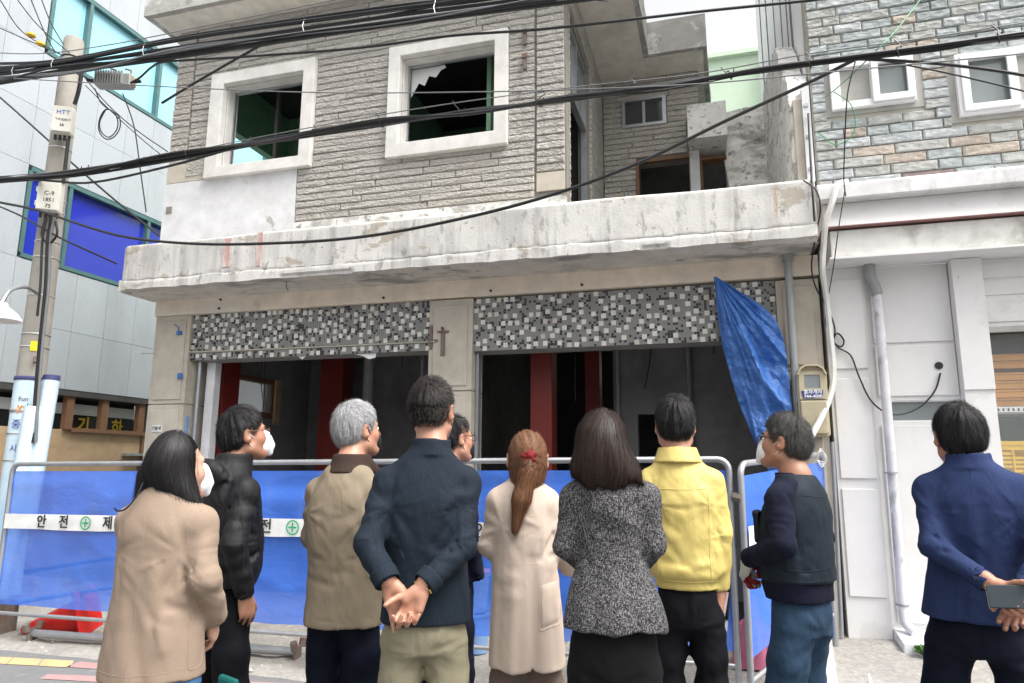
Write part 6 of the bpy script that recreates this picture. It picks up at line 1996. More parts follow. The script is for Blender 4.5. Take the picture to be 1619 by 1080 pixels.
        roots = roots[np.abs(U.eval(*roots.T.astype(F32))) < .008]
        crown = np.array((.012, -.055, .115))
        def flow(P, N):
            d = P - crown
            d = d / (np.linalg.norm(d, axis=1)[:, None] + .01)
            sw = np.stack([-d[:, 1], d[:, 0], d[:, 2] * 0], 1) * .35
            return d + sw + np.array((0, 0, -.35))
        def ln(p): return np.minimum(np.where(p[:, 2] > .05, length * 1.25, length * side), np.clip((p[:, 2] - hl(p[:, 1])) * .75, 0, 1) + .005)
        st_ = strands('hair_strands', U, roots, flow, ln, 3, width, material, base, rs_, (-.001, .007), lift, messy)
        fl_ = strands('flyaway_hair', U, roots[:520], flow, lambda p: ln(p) * 1.3, 4, .0006, material, base, rs_, (.002, .008), .022, .8)
        co = np.empty(len(fl_.data.vertices) * 3, F32); fl_.data.vertices.foreach_get('co', co)
        fl_.data.vertices.foreach_set('co', (co.reshape(-1, 3) @ Rm.T + t).astype(F32).ravel())
        co = np.empty(len(st_.data.vertices) * 3, F32); st_.data.vertices.foreach_get('co', co)
        st_.data.vertices.foreach_set('co', (co.reshape(-1, 3) @ Rm.T + t).astype(F32).ravel())
        return base
    def to_head(self, pts): return [self.HM @ Vector(p) for p in pts]
    def mask(self, material, r=(.056, .050, .058), c=(0, .066, -.056), point=0.0, low=0.0):
        M = np.array(self.HM)
        S = Sdf().add(ell(c, r), .01)
        if point: S.add(cap((0, c[1] + r[1] * .7, c[2] + .045), (0, c[1] + r[1] + point, c[2] - .01), .010, .008), .04)
        S.add(cap((0, c[1] + r[1] * .55, c[2] + .045), (0, c[1] + r[1] * .85, c[2] - .045), .012, .012), .03)
        S.cut(lambda x, y, z: F32(.028) - y)
        T = Sdf()
        for (op, fn, k, cc, rr) in S.ops: T.ops.append((op, fn, k, cc, rr))
        V, Q = sdf_mesh(T, (-.09, .0, -.15), (.09, .16, .05), .004)
        o = link('face_mask', np_mesh('face_mask', V @ M[:3, :3].T + M[:3, 3], Q), material, self.o)
        for s in (-1, 1):
            for dz, ez in ((.030, .022), (-.040, -.030)):
                tube('ear_loop', material, o, smooth_path(self.to_head([(s * .050, .050, -.052 + dz), (s * .068, .030, -.045 + dz * .8), (s * .083, -.002, -.010 + ez * .9), (s * .087, -.016, .006 + ez * .3)]), 4), .0016, 5)
        return o
    def glasses(self, material, lens_r=.023, z=.004, sides=(-1, 1), rim=.0016):
        gl = MB()
        for s in (-1, 1):
            cx = s * .033
            ring = [(cx + lens_r * math.cos(a) * 1.08, .108 - abs(lens_r * math.cos(a)) * .12, z + lens_r * .85 * math.sin(a)) for a in np.linspace(0, 2 * math.pi, 21)]
            gl.tube(self.to_head(ring), rim, 6)
            gl.tube(smooth_path(self.to_head([(s * .058, .104, z + .008), (s * .076, .088, z + .010), (s * .083, .03, z + .012), (s * .084, -.008, z + .014), (s * .083, -.028, z - .006)]), 3), rim, 6)
        gl.tube(self.to_head([(-.010, .110, z + .004), (0, .113, z + .007), (.010, .110, z + .004)]), rim, 6)
        o = gl.build('glasses', material, self.o, smooth=True)
        for s in (-1, 1):
            ln = MB()
            cx = s * .033
            vs = self.to_head([(cx, .108, z)] + [(cx + lens_r * math.cos(a) * 1.05, .107 - abs(lens_r * math.cos(a)) * .12, z + lens_r * .83 * math.sin(a)) for a in np.linspace(0, 2 * math.pi, 20, endpoint=False)])
            ln.add(vs, [(0, 1 + k, 1 + (k + 1) % 20) for k in range(20)]).build('lens', 'lens', o)
        return o
    def eyes(self):
        for s in (-1, 1):
            c = self.HM @ Vector((s * .031, .080, .003))
            e = MB().lathe([(.0005, -.012), (.006, -.0105), (.0105, -.006), (.012, 0), (.0105, .006), (.006, .0105), (.0005, .012)], (0, 0, 0), 14).build('eye', 'eye_white', self.o, smooth=True)
            e.matrix_local = Matrix.Translation(c) @ self.HM.to_3x3().to_4x4()
            i = MB().lathe([(.0058, 0), (.0055, .0012), (.001, .002)], (0, 0, 0), 14).build('iris', 'eye_dark', e, smooth=True)
            i.matrix_local = Matrix.Translation((0, .0105, 0)) @ Matrix.Rotation(R(-90), 4, 'X')
            bl = [(s * (.014 + .034 * t), .099 - .018 * t * t, .026 + .006 * math.sin(t * 3)) for t in np.linspace(0, 1, 7)]
            tube('eyebrow', 'hair_dark', self.o, self.to_head(bl), .0028, 5)
    def seams(self, garment, paths, r=.0016, direction=(0, 1, 0), material=None, sink=.0004, name='seam'):
        """thin stitched lines laid on the garment: paths of (x, z) points seen from behind"""
        from mathutils.bvhtree import BVHTree
        me = garment.data
        co = np.empty(len(me.vertices) * 3, F32); me.vertices.foreach_get('co', co)
        co = co.reshape(-1, 3)
        bv = BVHTree.FromPolygons([tuple(c) for c in co.tolist()], [tuple(p.vertices) for p in me.polygons])
        self._bv = bv
        d = Vector(direction).normalized()
        sd_ = Vector((0, 0, 1)).cross(-d).normalized()      # image-right axis when looking along d
        for path in paths:
            P = smooth_path([(p[0], 0, p[1]) for p in path], 8)
            pts = []
            for p in P:
                o = -d * .6 + sd_ * p.x + Vector((0, 0, p.z))
                h, nn, _, _ = bv.ray_cast(o, d)
                if h is not None: pts.append(h + nn * (r - sink - .0012))
            if len(pts) > 2:
                MB().tube(pts, r, 5).build(name, material or garment.data.materials[0], garment, smooth=True)
        return bv
    def patch(self, garment, corners, bv, direction=(0, 1, 0), off=.004, n=12, material=None, name='pocket'):
        """cloth panel laid on the garment; corners as (x, z): bottom-left, bottom-right, top-right, top-left"""
        d = Vector(direction).normalized()
        sd_ = Vector((0, 0, 1)).cross(-d).normalized()
        c = [Vector((p[0], p[1])) for p in corners]
        V, ok = [], True
        for j in range(n + 1):
            for i in range(n + 1):
                u, v = i / n, j / n
                p = (c[0] * (1 - u) + c[1] * u) * (1 - v) + (c[3] * (1 - u) + c[2] * u) * v
                o = -d * .6 + sd_ * p.x + Vector((0, 0, p.y))
                h, nn, _, _ = bv.ray_cast(o, d)
                if h is None: return None
                edge = i in (0, n) or j in (0, n)
                V.append(h + nn * (-.001 if edge else off))
        F = [(j * (n + 1) + i, j * (n + 1) + i + 1, (j + 1) * (n + 1) + i + 1, (j + 1) * (n + 1) + i) for j in range(n) for i in range(n)]
        return MB().add(V, F).build(name, material or garment.data.materials[0], garment, smooth=True)

# ================================================================== PEOPLE
def make_jacket(P, name, material, rows, arms, radii=(.064, .056, .043), n=2.3, shr=.054, h=.0066, folds=(.006, 26), noise=(.004, 9, 4), collar=None, creases=(), seed=1, cuff=True, ks=.05, extra=None, armk=.03, fan=.009, drop=.03):
    rows = [list(r) for r in rows]
    radii = tuple(r * .90 for r in radii)
    shr *= .93
    rows[-3][3] *= .80
    rows[-4][3] *= .97
    S = Sdf().add(loft(rows, n), .01)
    arms = [([(a[0][0] * .985, a[0][1], a[0][2] - drop)] + list(a[1:])) if a else a for a in arms]
    top = rows[-1]
    for a in arms:
        if not a: continue
        sg = 1 if a[0][0] > top[1] else -1
        S.add(cap((top[1] + sg * .035, top[2] - .012, top[0] - .050), (a[0][0] - sg * .012, a[0][1] - .008, a[0][2] + .012), .046, .044), .045)
        S.add(cap(a[0], a[0], shr, shr), ks)
        S.add(cap(a[0], a[1], radii[0] * .94, radii[1]), armk)
        for q in range(1, len(a) - 1):
            pr = cap(a[q], a[q + 1], radii[1] if q == 1 else radii[2], radii[2])
            if cuff and q == len(a) - 2:
                w = Vector(a[-1]); dr = (w - Vector(a[-2])).normalized(); w = w + dr * radii[2] * .35
                pr = ((lambda x, y, z, f=pr[0], w=w, dr=dr: np.maximum(f(x, y, z), (x - F32(w.x)) * F32(dr.x) + (y - F32(w.y)) * F32(dr.y) + (z - F32(w.z)) * F32(dr.z))), pr[1], pr[2])
            S.add(pr, .014)
        if cuff:
            w = Vector(a[-1]); dr = (w - Vector(a[-2])).normalized()
            S.sub(cap(w + dr * .05, w - dr * .03, radii[2] * .72, radii[2] * .72), .003)
    if collar:
        # (x, y, z0, z1, a, b, lean forward)
        cx, cy, z0, z1, ca, cb, ln = collar
        S.add(loft([(z0, cx, cy, ca * 1.08, cb * 1.08), ((z0 + z1) / 2, cx, cy + ln * .5, ca * 1.02, cb * 1.02), (z1, cx, cy + ln, ca, cb)], 2.0, .006), .012)
        S.sub(loft([(z1 - .022, cx, cy + ln, ca - .013, cb - .013), (z1 + .06, cx, cy + ln * 1.6, ca - .010, cb - .010)], 2.0, .003), .003)
    r0, r1 = rows[0], rows[1]
    tt = min(1.0, .03 / (r1[0] - r0[0]))
    S.sub(loft([(r0[0] - .05, r0[1], r0[2], r0[3] - .020, r0[4] - .020), (r0[0] + .03, r0[1] + (r1[1] - r0[1]) * tt, r0[2], r0[3] + (r1[3] - r0[3]) * tt - .022, r0[4] + (r1[4] - r0[4]) * tt - .022)], n), .002)
    if extra: extra(S)
    cloth_noise(S, *noise, seed)
    for i, a in enumerate(arms):
        if not a: continue
        for q in range(len(a) - 1):
            sleeve_folds(S, a[q], a[q + 1], radii[0], folds[0], folds[1], seed + i * 3 + q)
        if fan:
            sg = 1 if a[0][0] > top[1] else -1
            radiate(S, (a[0][0] - sg * .015, a[0][1] - .05, a[0][2] - .09), .14, fan, 2.6, seed + i)          # armpit
            e_ = np.array(a[1]); o_ = (np.array(a[0]) + np.array(a[2])) / 2 - e_
            o_ = o_ / (np.linalg.norm(o_) + 1e-6)
            radiate(S, e_ + o_ * .04, .085, fan * 1.2, 3.2, seed + 5 + i)                                    # crook of the elbow
    if fan:
        zw = rows[0][0] + (rows[-1][0] - rows[0][0]) * .38
        radiate(S, (rows[2][1] + .03, rows[2][2] - rows[2][4], zw), .18, fan * .5, 2.0, seed + 11)
    for c in creases: S.crease(*c)
    zs = [r[0] for r in rows]
    mx = max(max(abs(q[0]) for a in arms if a for q in a) + .10, max(r[3] + abs(r[1]) for r in rows) + .05)
    my = max(max(abs(q[1]) for a in arms if a for q in a) + .10, max(r[4] + abs(r[2]) for r in rows) + .05)
    zl = min(zs[0], min(q[2] for a in arms if a for q in a) - .06) - .03
    zh = max(zs[-1], collar[3] if collar else 0) + .03
    o = sdf_obj(name, S, (-mx, -my, zl), (mx, my, zh), material, P.o, h, smooth=1)
    P.last = S
    return o

def long_hair(P, S, lo, hi, material, n, length, flow, rootsel, seed, width=.0014, wob=.10, h=.007, nseg=9, depth=(-.002, .008), lift=0.0):
    base = sdf_obj('hair', S, lo, hi, material + '_base', P.o, h, smooth=3)
    me = base.data
    co = np.empty(len(me.vertices) * 3, F32); me.vertices.foreach_get('co', co)
    co = co.reshape(-1, 3)
    cand = co[rootsel(co)]
    rs_ = np.random.RandomState(seed)
    roots = cand[rs_.randint(0, len(cand), n)] + rs_.normal(0, .003, (n, 3))
    strands('hair_strands', S, roots.astype(float), flow, length, nseg, width, material, base, rs_, depth, lift, wob)
    strands('flyaway_hair', S, roots[:500].astype(float), flow, lambda p: length(p) * 1.1, nseg, .0007, material, base, rs_, (.003, .010), .018, wob * 3)
    base.data.vertices.foreach_set('co', (co - grad(S, co) * .004).astype(F32).ravel())
    return base

def shift(loc, az, dx, dy=0.0):
    a = R(az)
    return (loc[0] + dx * math.cos(a) - dy * math.sin(a), loc[1] + dx * math.sin(a) + dy * math.cos(a))

# ---------------------------------------------------------------- 1 woman in camel coat
def person_camel():
    P = Person(shift((-1.88, 2.09), 41.9, 0.0), 41.9, 32, 'woman with long black hair in a camel wool coat, leftmost of the group', 1.60)
    aR = [(.135, -.005, 1.32), (.180, -.03, 1.11), (.155, .09, .965)]
    aL = [(-.125, .005, 1.32), (-.125, .06, 1.12), (-.06, .16, 1.02)]
    P.base_body(arms=(aL, aR))
    P.head(0, .035, 1.478, 34, 6, neck=(0, -.005, 1.35), neck_r=.047)
    P.hand(frame((.152, .095, .955), (-.1, .45, -.8), (.8, .2, .1)), -1, curl=(25, 30, 30, 30), size=.88)
    P.finish_body('skin_fair')
    rows = [(.785, 0, .0, .170, .140), (.90, 0, 0, .162, .134), (1.05, 0, 0, .150, .125), (1.20, 0, -.005, .146, .118), (1.30, 0, -.012, .146, .106), (1.36, 0, -.012, .125, .085), (1.40, 0, -.008, .075, .065), (1.42, 0, -.004, .058, .056)]
    c = make_jacket(P, 'coat', 'wool_camel', rows, (aL, aR), (.062, .060, .054), noise=(.004, 6, 2.2), folds=(.007, 16), seed=3,
                    collar=(0, -.004, 1.375, 1.425, .070, .072, .012),
                    creases=[((.15, -.09, 1.24), (.06, -.125, 1.0), .012, .022), ((.12, -.10, 1.08), (.17, -.06, .95), .012, .018), ((.05, -.13, 1.15), (.10, -.125, .90), -.008, .025), ((-.03, -.13, 1.05), (.05, -.14, .80), .008, .025),
                             ((.16, -.03, 1.00), (.10, -.10, 1.03), .014, .014), ((-.10, -.11, 1.2), (-.10, -.14, .82), .006, .03)])
    bv = P.seams(c, [[(-.0, 1.37), (0, 1.1), (0, .80)], [(.155, 1.34), (.13, 1.27), (.125, 1.2), (.135, 1.15)], [(-.16, .825), (-.05, .82), (.05, .82), (.15, .83)]], .0013)
    dn = Vector((-.75, .66, 0))
    bv = P.seams(c, [[(.06, .98), (.062, .85), (.075, .82), (.115, .825), (.125, .86), (.125, .93)]], .0016, direction=dn)
    P.trousers('denim_blue', .84, .150, .115, .085, .085, crotch=.80)
    P.shoes()
    S = Sdf()
    S.add(ell((0, .022, 1.515), (.080, .100, .098)), .02)
    S.add(loft([(1.27, .115, .060, .036, .045), (1.33, .090, .035, .058, .062), (1.40, .035, .012, .078, .076), (1.48, .0, .014, .080, .096), (1.54, 0, .020, .078, .092)], 2.0, .02), .03)
    S.add(cap((-.055, -.03, 1.45), (-.075, -.035, 1.38), .035, .016), .03)
    hm = np.array(P.HM)
    def face(x, y, z):
        px, py, pz = x - F32(hm[0, 3]), y - F32(hm[1, 3]), z - F32(hm[2, 3])
        u = px * F32(hm[0, 1]) + py * F32(hm[1, 1]) + pz * F32(hm[2, 1])
        v = px * F32(hm[0, 2]) + py * F32(hm[1, 2]) + pz * F32(hm[2, 2])
        return np.minimum(u - F32(.052), F32(.078) - v) if False else np.where(v < .065, u - F32(.045), F32(-1))
    S.cut(face)
    S.disp(lambda x, y, z, D: D + F32(.005) * vnoise(x * 30 + y * 18, y * 6, z * 4))
    def flow(p, n):
        k = np.clip((1.50 - p[:, 2]) / .15, 0, 1)[:, None]
        rad = (p - np.array((.01, .01, 1.60))); rad /= np.linalg.norm(rad, axis=1)[:, None] + .01
        return rad * (1 - k) + np.array((.42, .12, -1.0)) * k * (p[:, :1] > -.02) + np.array((-.15, -.05, -1)) * k * (p[:, :1] <= -.02) + np.array((0, 0, -.5))
    long_hair(P, S, (-.15, -.14, 1.22), (.20, .17, 1.64), 'hair_black', 10000, lambda p: np.clip((p[:, 2] - 1.26) * 1.15, .05, .36), flow, lambda c: (c[:, 2] > 1.42) & (((c - hm[:3, 3]) @ hm[:3, 1]) < .005), 5)
    # stray lock over the collar
    tube('hair_lock', 'hair_black', P.o, smooth_path([(-.05, -.075, 1.43), (-.055, -.095, 1.385), (-.075, -.115, 1.345), (-.115, -.10, 1.335), (-.14, -.085, 1.345)], 6), [.003] * 24 + [.001], 5)
    P.mask('mask_white', point=.012)
    return P

# ---------------------------------------------------------------- 2 man in black jacket
def person_black():
    P = Person(shift((-2.17, 2.87), 37.1, -.045), 37.1, 60, 'man in a black hooded jacket and white mask looking right, second from left', 1.75)
    aR = [(.165, -.015, 1.40), (.215, -.085, 1.15), (.19, .0, .93)]
    aL = [(-.165, -.015, 1.40), (-.20, -.05, 1.15), (-.16, .08, .95)]
    P.base_body(arms=(aL, aR))
    P.head(.0, .055, 1.630, 18, 10, neck=(0, -.01, 1.47))
    P.hand(frame((.19, .005, .92), (0, .2, -1), (1, 0, 0)), -1, fine=False, curl=(40, 40, 45, 45))
    P.finish_body('skin_tan')
    rows = [(.95, 0, .0, .165, .118), (1.02, 0, .01, .180, .135), (1.12, 0, .015, .178, .138), (1.25, 0, .0, .180, .135), (1.36, 0, -.012, .180, .122), (1.43, 0, -.015, .150, .095), (1.48, 0, -.010, .085, .070), (1.50, 0, -.0, .066, .064)]
    def hood(S):
        S.add(ell((0, -.105, 1.44), (.13, .055, .085), np.array(Matrix.Rotation(R(28), 3, 'X'))), .02)
        S.add(loft([(1.45, 0, -.01, .105, .095), (1.50, 0, .005, .088, .088), (1.545, 0, .012, .080, .080)], 2.0, .008), .02)
        S.sub(loft([(1.50, 0, .012, .066, .066), (1.60, 0, .02, .072, .072)], 2.0, .003), .004)
        for k, (x0, x1, z0, z1) in enumerate([(.0, .14, 1.47, 1.40), (-.02, .12, 1.44, 1.36), (.03, .15, 1.49, 1.44)]):
            S.crease((x0, -.15, z0), (x1, -.08, z1), .010, .010)
    c = make_jacket(P, 'jacket', 'nylon_black', rows, (aL, aR), (.068, .062, .048), noise=(.004, 9, 6), folds=(.009, 26), extra=hood, seed=8,
                    creases=[((.17, -.08, 1.30), (.19, .05, 1.22), .012, .014), ((.16, .06, 1.1), (.18, -.05, 1.02), .010, .014)])
    P.seams(c, [[(-.06, 1.28), (-.055, 1.15), (-.04, 1.03)]], .003, direction=(-1, 0.05, 0), material='cable_black', name='zip')
    P.trousers('trouser_black', 1.0, .145, .112, .080, .070, crotch=.80)
    P.shoes()
    S = Sdf().add(loft([(1.44, 0, .005, .075, .075), (1.515, 0, .018, .062, .064)], 2.0, .006), .01)
    sdf_obj('undershirt', S, (-.1, -.1, 1.42), (.1, .12, 1.54), 'trouser_black', P.o, .007)
    P.hair_short('hair_black', 9000, .034, .014, .016, .070, -.078, 4, thick=.001, side=.8)
    P.mask('mask_white', r=(.054, .047, .056), point=.012)
    P.glasses('spectacle_brown', .021, rim=.0013)
    P.eyes()
    return P

# ---------------------------------------------------------------- 3 grey-haired man
def person_grey():
    P = Person(shift((-1.66, 2.96), 29.3, .012), 29.3, 30, 'grey-haired man in an olive coat with brown collar, third from left', 1.77)
    aR = [(.160, -.01, 1.395), (.205, -.04, 1.165), (.190, .10, 1.0)]
    aL = [(-.155, -.01, 1.395), (-.175, .0, 1.165), (-.15, .13, 1.0)]
    P.base_body(arms=(aL, aR))
    P.head(.0, .06, 1.655, 32, 7, neck=(0, -.01, 1.49), neck_r=.060)
    P.finish_body('skin_warm')
    rows = [(.79, .0, .0, .180, .148), (.92, .0, .0, .174, .142), (1.06, .0, .0, .172, .142), (1.20, .0, -.01, .178, .146), (1.32, .0, -.018, .176, .134), (1.42, 0, -.02, .150, .105), (1.48, 0, -.012, .10, .08), (1.505, 0, -.004, .072, .07)]
    c = make_jacket(P, 'coat', 'cotton_olive', rows, (aL, aR), (.070, .064, .052), noise=(.004, 8, 5), folds=(.009, 22), seed=12,
                    creases=[((.17, -.10, 1.31), (.14, -.13, 1.12), .010, .018), ((-.17, -.08, 1.06), (.10, -.155, 1.02), .005, .02), ((-.15, -.09, 1.00), (.05, -.16, .97), .005, .016), ((.10, -.13, 1.22), (.17, -.10, 1.10), -.006, .02),
                             ((-.19, -.02, 1.10), (-.05, -.155, 1.08), .004, .012), ((-.115, -.14, .99), (-.12, -.155, .78), .022, .008), ((-.19, -.05, .84), (.2, -.05, .83), .004, .006), ((-.1, -.15, .83), (.15, -.14, .825), .004, .005)])
    P.seams(c, [[(.14, 1.42), (.125, 1.33), (.13, 1.22)], [(-.01, 1.46), (0, 1.2), (0, .85)]], .0014)
    S = Sdf()
    S.add(loft([(1.455, 0, -.012, .112, .100), (1.495, 0, -.004, .092, .090), (1.545, 0, .006, .082, .086)], 2.0, .006), .01)
    S.add(cap((.075, .05, 1.50), (.095, .115, 1.435), .022, .030), .03)
    S.add(cap((-.075, .05, 1.50), (-.095, .115, 1.435), .022, .030), .03)
    S.sub(loft([(1.50, 0, .004, .068, .070), (1.62, 0, .02, .072, .074)], 2.0, .003), .003)
    sdf_obj('collar', S, (-.16, -.14, 1.40), (.16, .20, 1.58), 'cord_brown', P.o, .006)
    P.trousers('trouser_navy', .86, .150, .118, .080, .075, crotch=.78)
    P.shoes()
    P.hair_short('hair_grey', 8500, .040, .016, .016, .078, -.070, 9, messy=.45, thick=.004, clumps=.6)
    P.mask('mask_black', r=(.054, .046, .056))
    P.eyes()
    return P

# ---------------------------------------------------------------- 4 man, pinstripe jacket
def person_pinstripe():
    P = Person((-1.10, 2.64), 22.7, 0, 'tall man in a navy pinstripe jacket with hands clasped behind his back', 1.83)
    aR = [(.135, -.01, 1.455), (.125, -.115, 1.195), (-.012, -.195, 1.075)]
    aL = [(-.175, -.01, 1.455), (-.235, -.105, 1.205), (-.155, -.180, 1.085)]
    P.cx = -0.012
    P.base_body(arms=(aL, aR))
    P.head(-.005, .035, 1.712, 22, 4, neck=(-.005, -.01, 1.555), neck_r=.059)
    P.hand(frame((-.030, -.205, 1.055), (-.42, -.08, -.9), (.15, 1, -.08)), -1, curl=((38, 60, 40), (55, 70, 45), (60, 72, 45), (62, 75, 45)), thumb=(48, 18, 18), size=1.04)
    P.hand(frame((-.142, -.165, 1.070), (.35, -.05, -.93), (0, 1, .05)), 1, curl=((50, 50, 30), (45, 50, 30), (35, 40, 30), (8, 12, 8)), thumb=(20, 5, 20), size=1.04)
    P.finish_body('skin_warm', hf=.0042)
    rows = [(.905, -.012, .0, .175, .130), (1.0, -.012, 0, .170, .126), (1.12, -.018, 0, .163, .120), (1.26, -.02, -.006, .178, .128), (1.38, -.02, -.012, .186, .118), (1.465, -.02, -.015, .165, .096), (1.53, -.012, -.012, .098, .074), (1.565, -.008, -.004, .070, .068)]
    c = make_jacket(P, 'jacket', 'pinstripe_navy', rows, (aL, aR), (.064, .057, .047), folds=(.008, 24), noise=(.003, 7, 4), seed=21, shr=.058,
                    collar=(-.006, -.010, 1.53, 1.603, .080, .082, .012),
                    creases=[((-.16, -.12, 1.36), (-.05, -.135, 1.20), .009, .018), ((.11, -.115, 1.36), (.02, -.135, 1.20), .009, .018), ((-.08, -.135, 1.33), (-.06, -.135, 1.08), .005, .018), ((.05, -.13, 1.34), (.03, -.135, 1.05), -.005, .02),
                             ((-.23, -.09, 1.24), (-.20, -.16, 1.20), .012, .010), ((-.24, -.08, 1.20), (-.19, -.17, 1.17), .010, .008), ((.14, -.10, 1.23), (.09, -.16, 1.21), .012, .010), ((.13, -.09, 1.18), (.07, -.17, 1.18), .010, .008), ((.10, -.11, 1.12), (.15, -.08, .93), .008, .016)])
    bv = P.seams(c, [[(-.012, 1.54), (-.016, 1.35), (-.014, 1.15)]], .0011)
    P.patch(c, [(.075, .94), (.150, .945), (.150, 1.09), (.072, 1.095)], bv, off=.003)
    for a in (aR, aL):
        w, e = Vector(a[2]), Vector(a[1]); d = (w - e).normalized()
        S = Sdf().add(cap(w - d * .035, w + d * .012, .0515, .0500), .01).sub(cap(w - d * .06, w + d * .08, .0425, .0405), .002)
        S.cut(lambda x, y, z, w=w + d * .014, d=d: (x - F32(w.x)) * F32(d.x) + (y - F32(w.y)) * F32(d.y) + (z - F32(w.z)) * F32(d.z))
        S.cut(lambda x, y, z, w=w - d * .04, d=d: -((x - F32(w.x)) * F32(d.x) + (y - F32(w.y)) * F32(d.y) + (z - F32(w.z)) * F32(d.z)))
        sdf_obj('cuff', S, tuple(w - Vector((.1, .1, .1))), tuple(w + Vector((.1, .1, .1))), 'pinstripe_navy', c, .0055)
    tr = P.trousers('chino_khaki', .96, .152, .112, .086, .076, stance=.092, h=.008, crotch=.765, seed=5)
    bvt = P.seams(tr, [[(-.012, .95), (-.012, .87), (-.01, .80)]], .0014)
    P.patch(tr, [(.035, .80), (.135, .805), (.14, .905), (.030, .905)], bvt, off=.003)
    P.patch(tr, [(-.145, .805), (-.05, .80), (-.045, .905), (-.15, .905)], bvt, off=.003)
    P.shoes()
    P.hair_short('hair_dark', 9000, .022, .014, .016, .075, -.050, 13, messy=.3, side=.45, thick=.001, clumps=.4)
    P.mask('mask_black', r=(.054, .046, .056))
    P.eyes()
    br = MB()
    for k in range(15):
        a = 2 * math.pi * k / 15
        m = frame((-.020, -.200, 1.062), (-.55, -.35, -.76), (.15, 1, -.08))
        p = m @ Vector((math.cos(a) * .0335, 0, math.sin(a) * .0265))
        q = m @ Vector((math.cos(a + .33) * .0335, .003, math.sin(a + .33) * .0265))
        br.tube([p, q], .0055, 6)
    br.build('bracelet', 'gold', P.o, smooth=True)
    return P

# ---------------------------------------------------------------- 5 man mostly hidden
def person_hidden():
    P = Person(shift((-1.36, 3.59), 20.8, -.045), 20.8, 45, 'dark-haired man in a black mask almost hidden behind the pinstripe jacket', 1.75)
    aR = [(.165, -.01, 1.39), (.20, -.03, 1.15), (.18, .06, .93)]
    aL = [(-.165, -.01, 1.39), (-.20, -.03, 1.15), (-.18, .06, .93)]
    P.base_body(arms=(aL, aR))
    P.head(.0, .05, 1.635, 12, 4, neck=(0, -.01, 1.47))
    P.finish_body('skin_warm')
    rows = [(.90, 0, 0, .170, .125), (1.1, 0, 0, .165, .12), (1.26, 0, 0, .175, .125), (1.38, 0, -.012, .175, .115), (1.45, 0, -.012, .12, .085), (1.49, 0, 0, .07, .066)]
    make_jacket(P, 'jacket', 'knit_navy', rows, (aL, aR), collar=(0, 0, 1.46, 1.51, .074, .076, .008), seed=31, h=.009)
    P.trousers('trouser_navy', .95, .160, .120)
    P.shoes()
    P.hair_short('hair_black', 3500, .030, .012, .014, .072, -.07, 23)
    P.mask('mask_black')
    P.glasses('spectacle_black', .021)
    P.eyes()
    return P

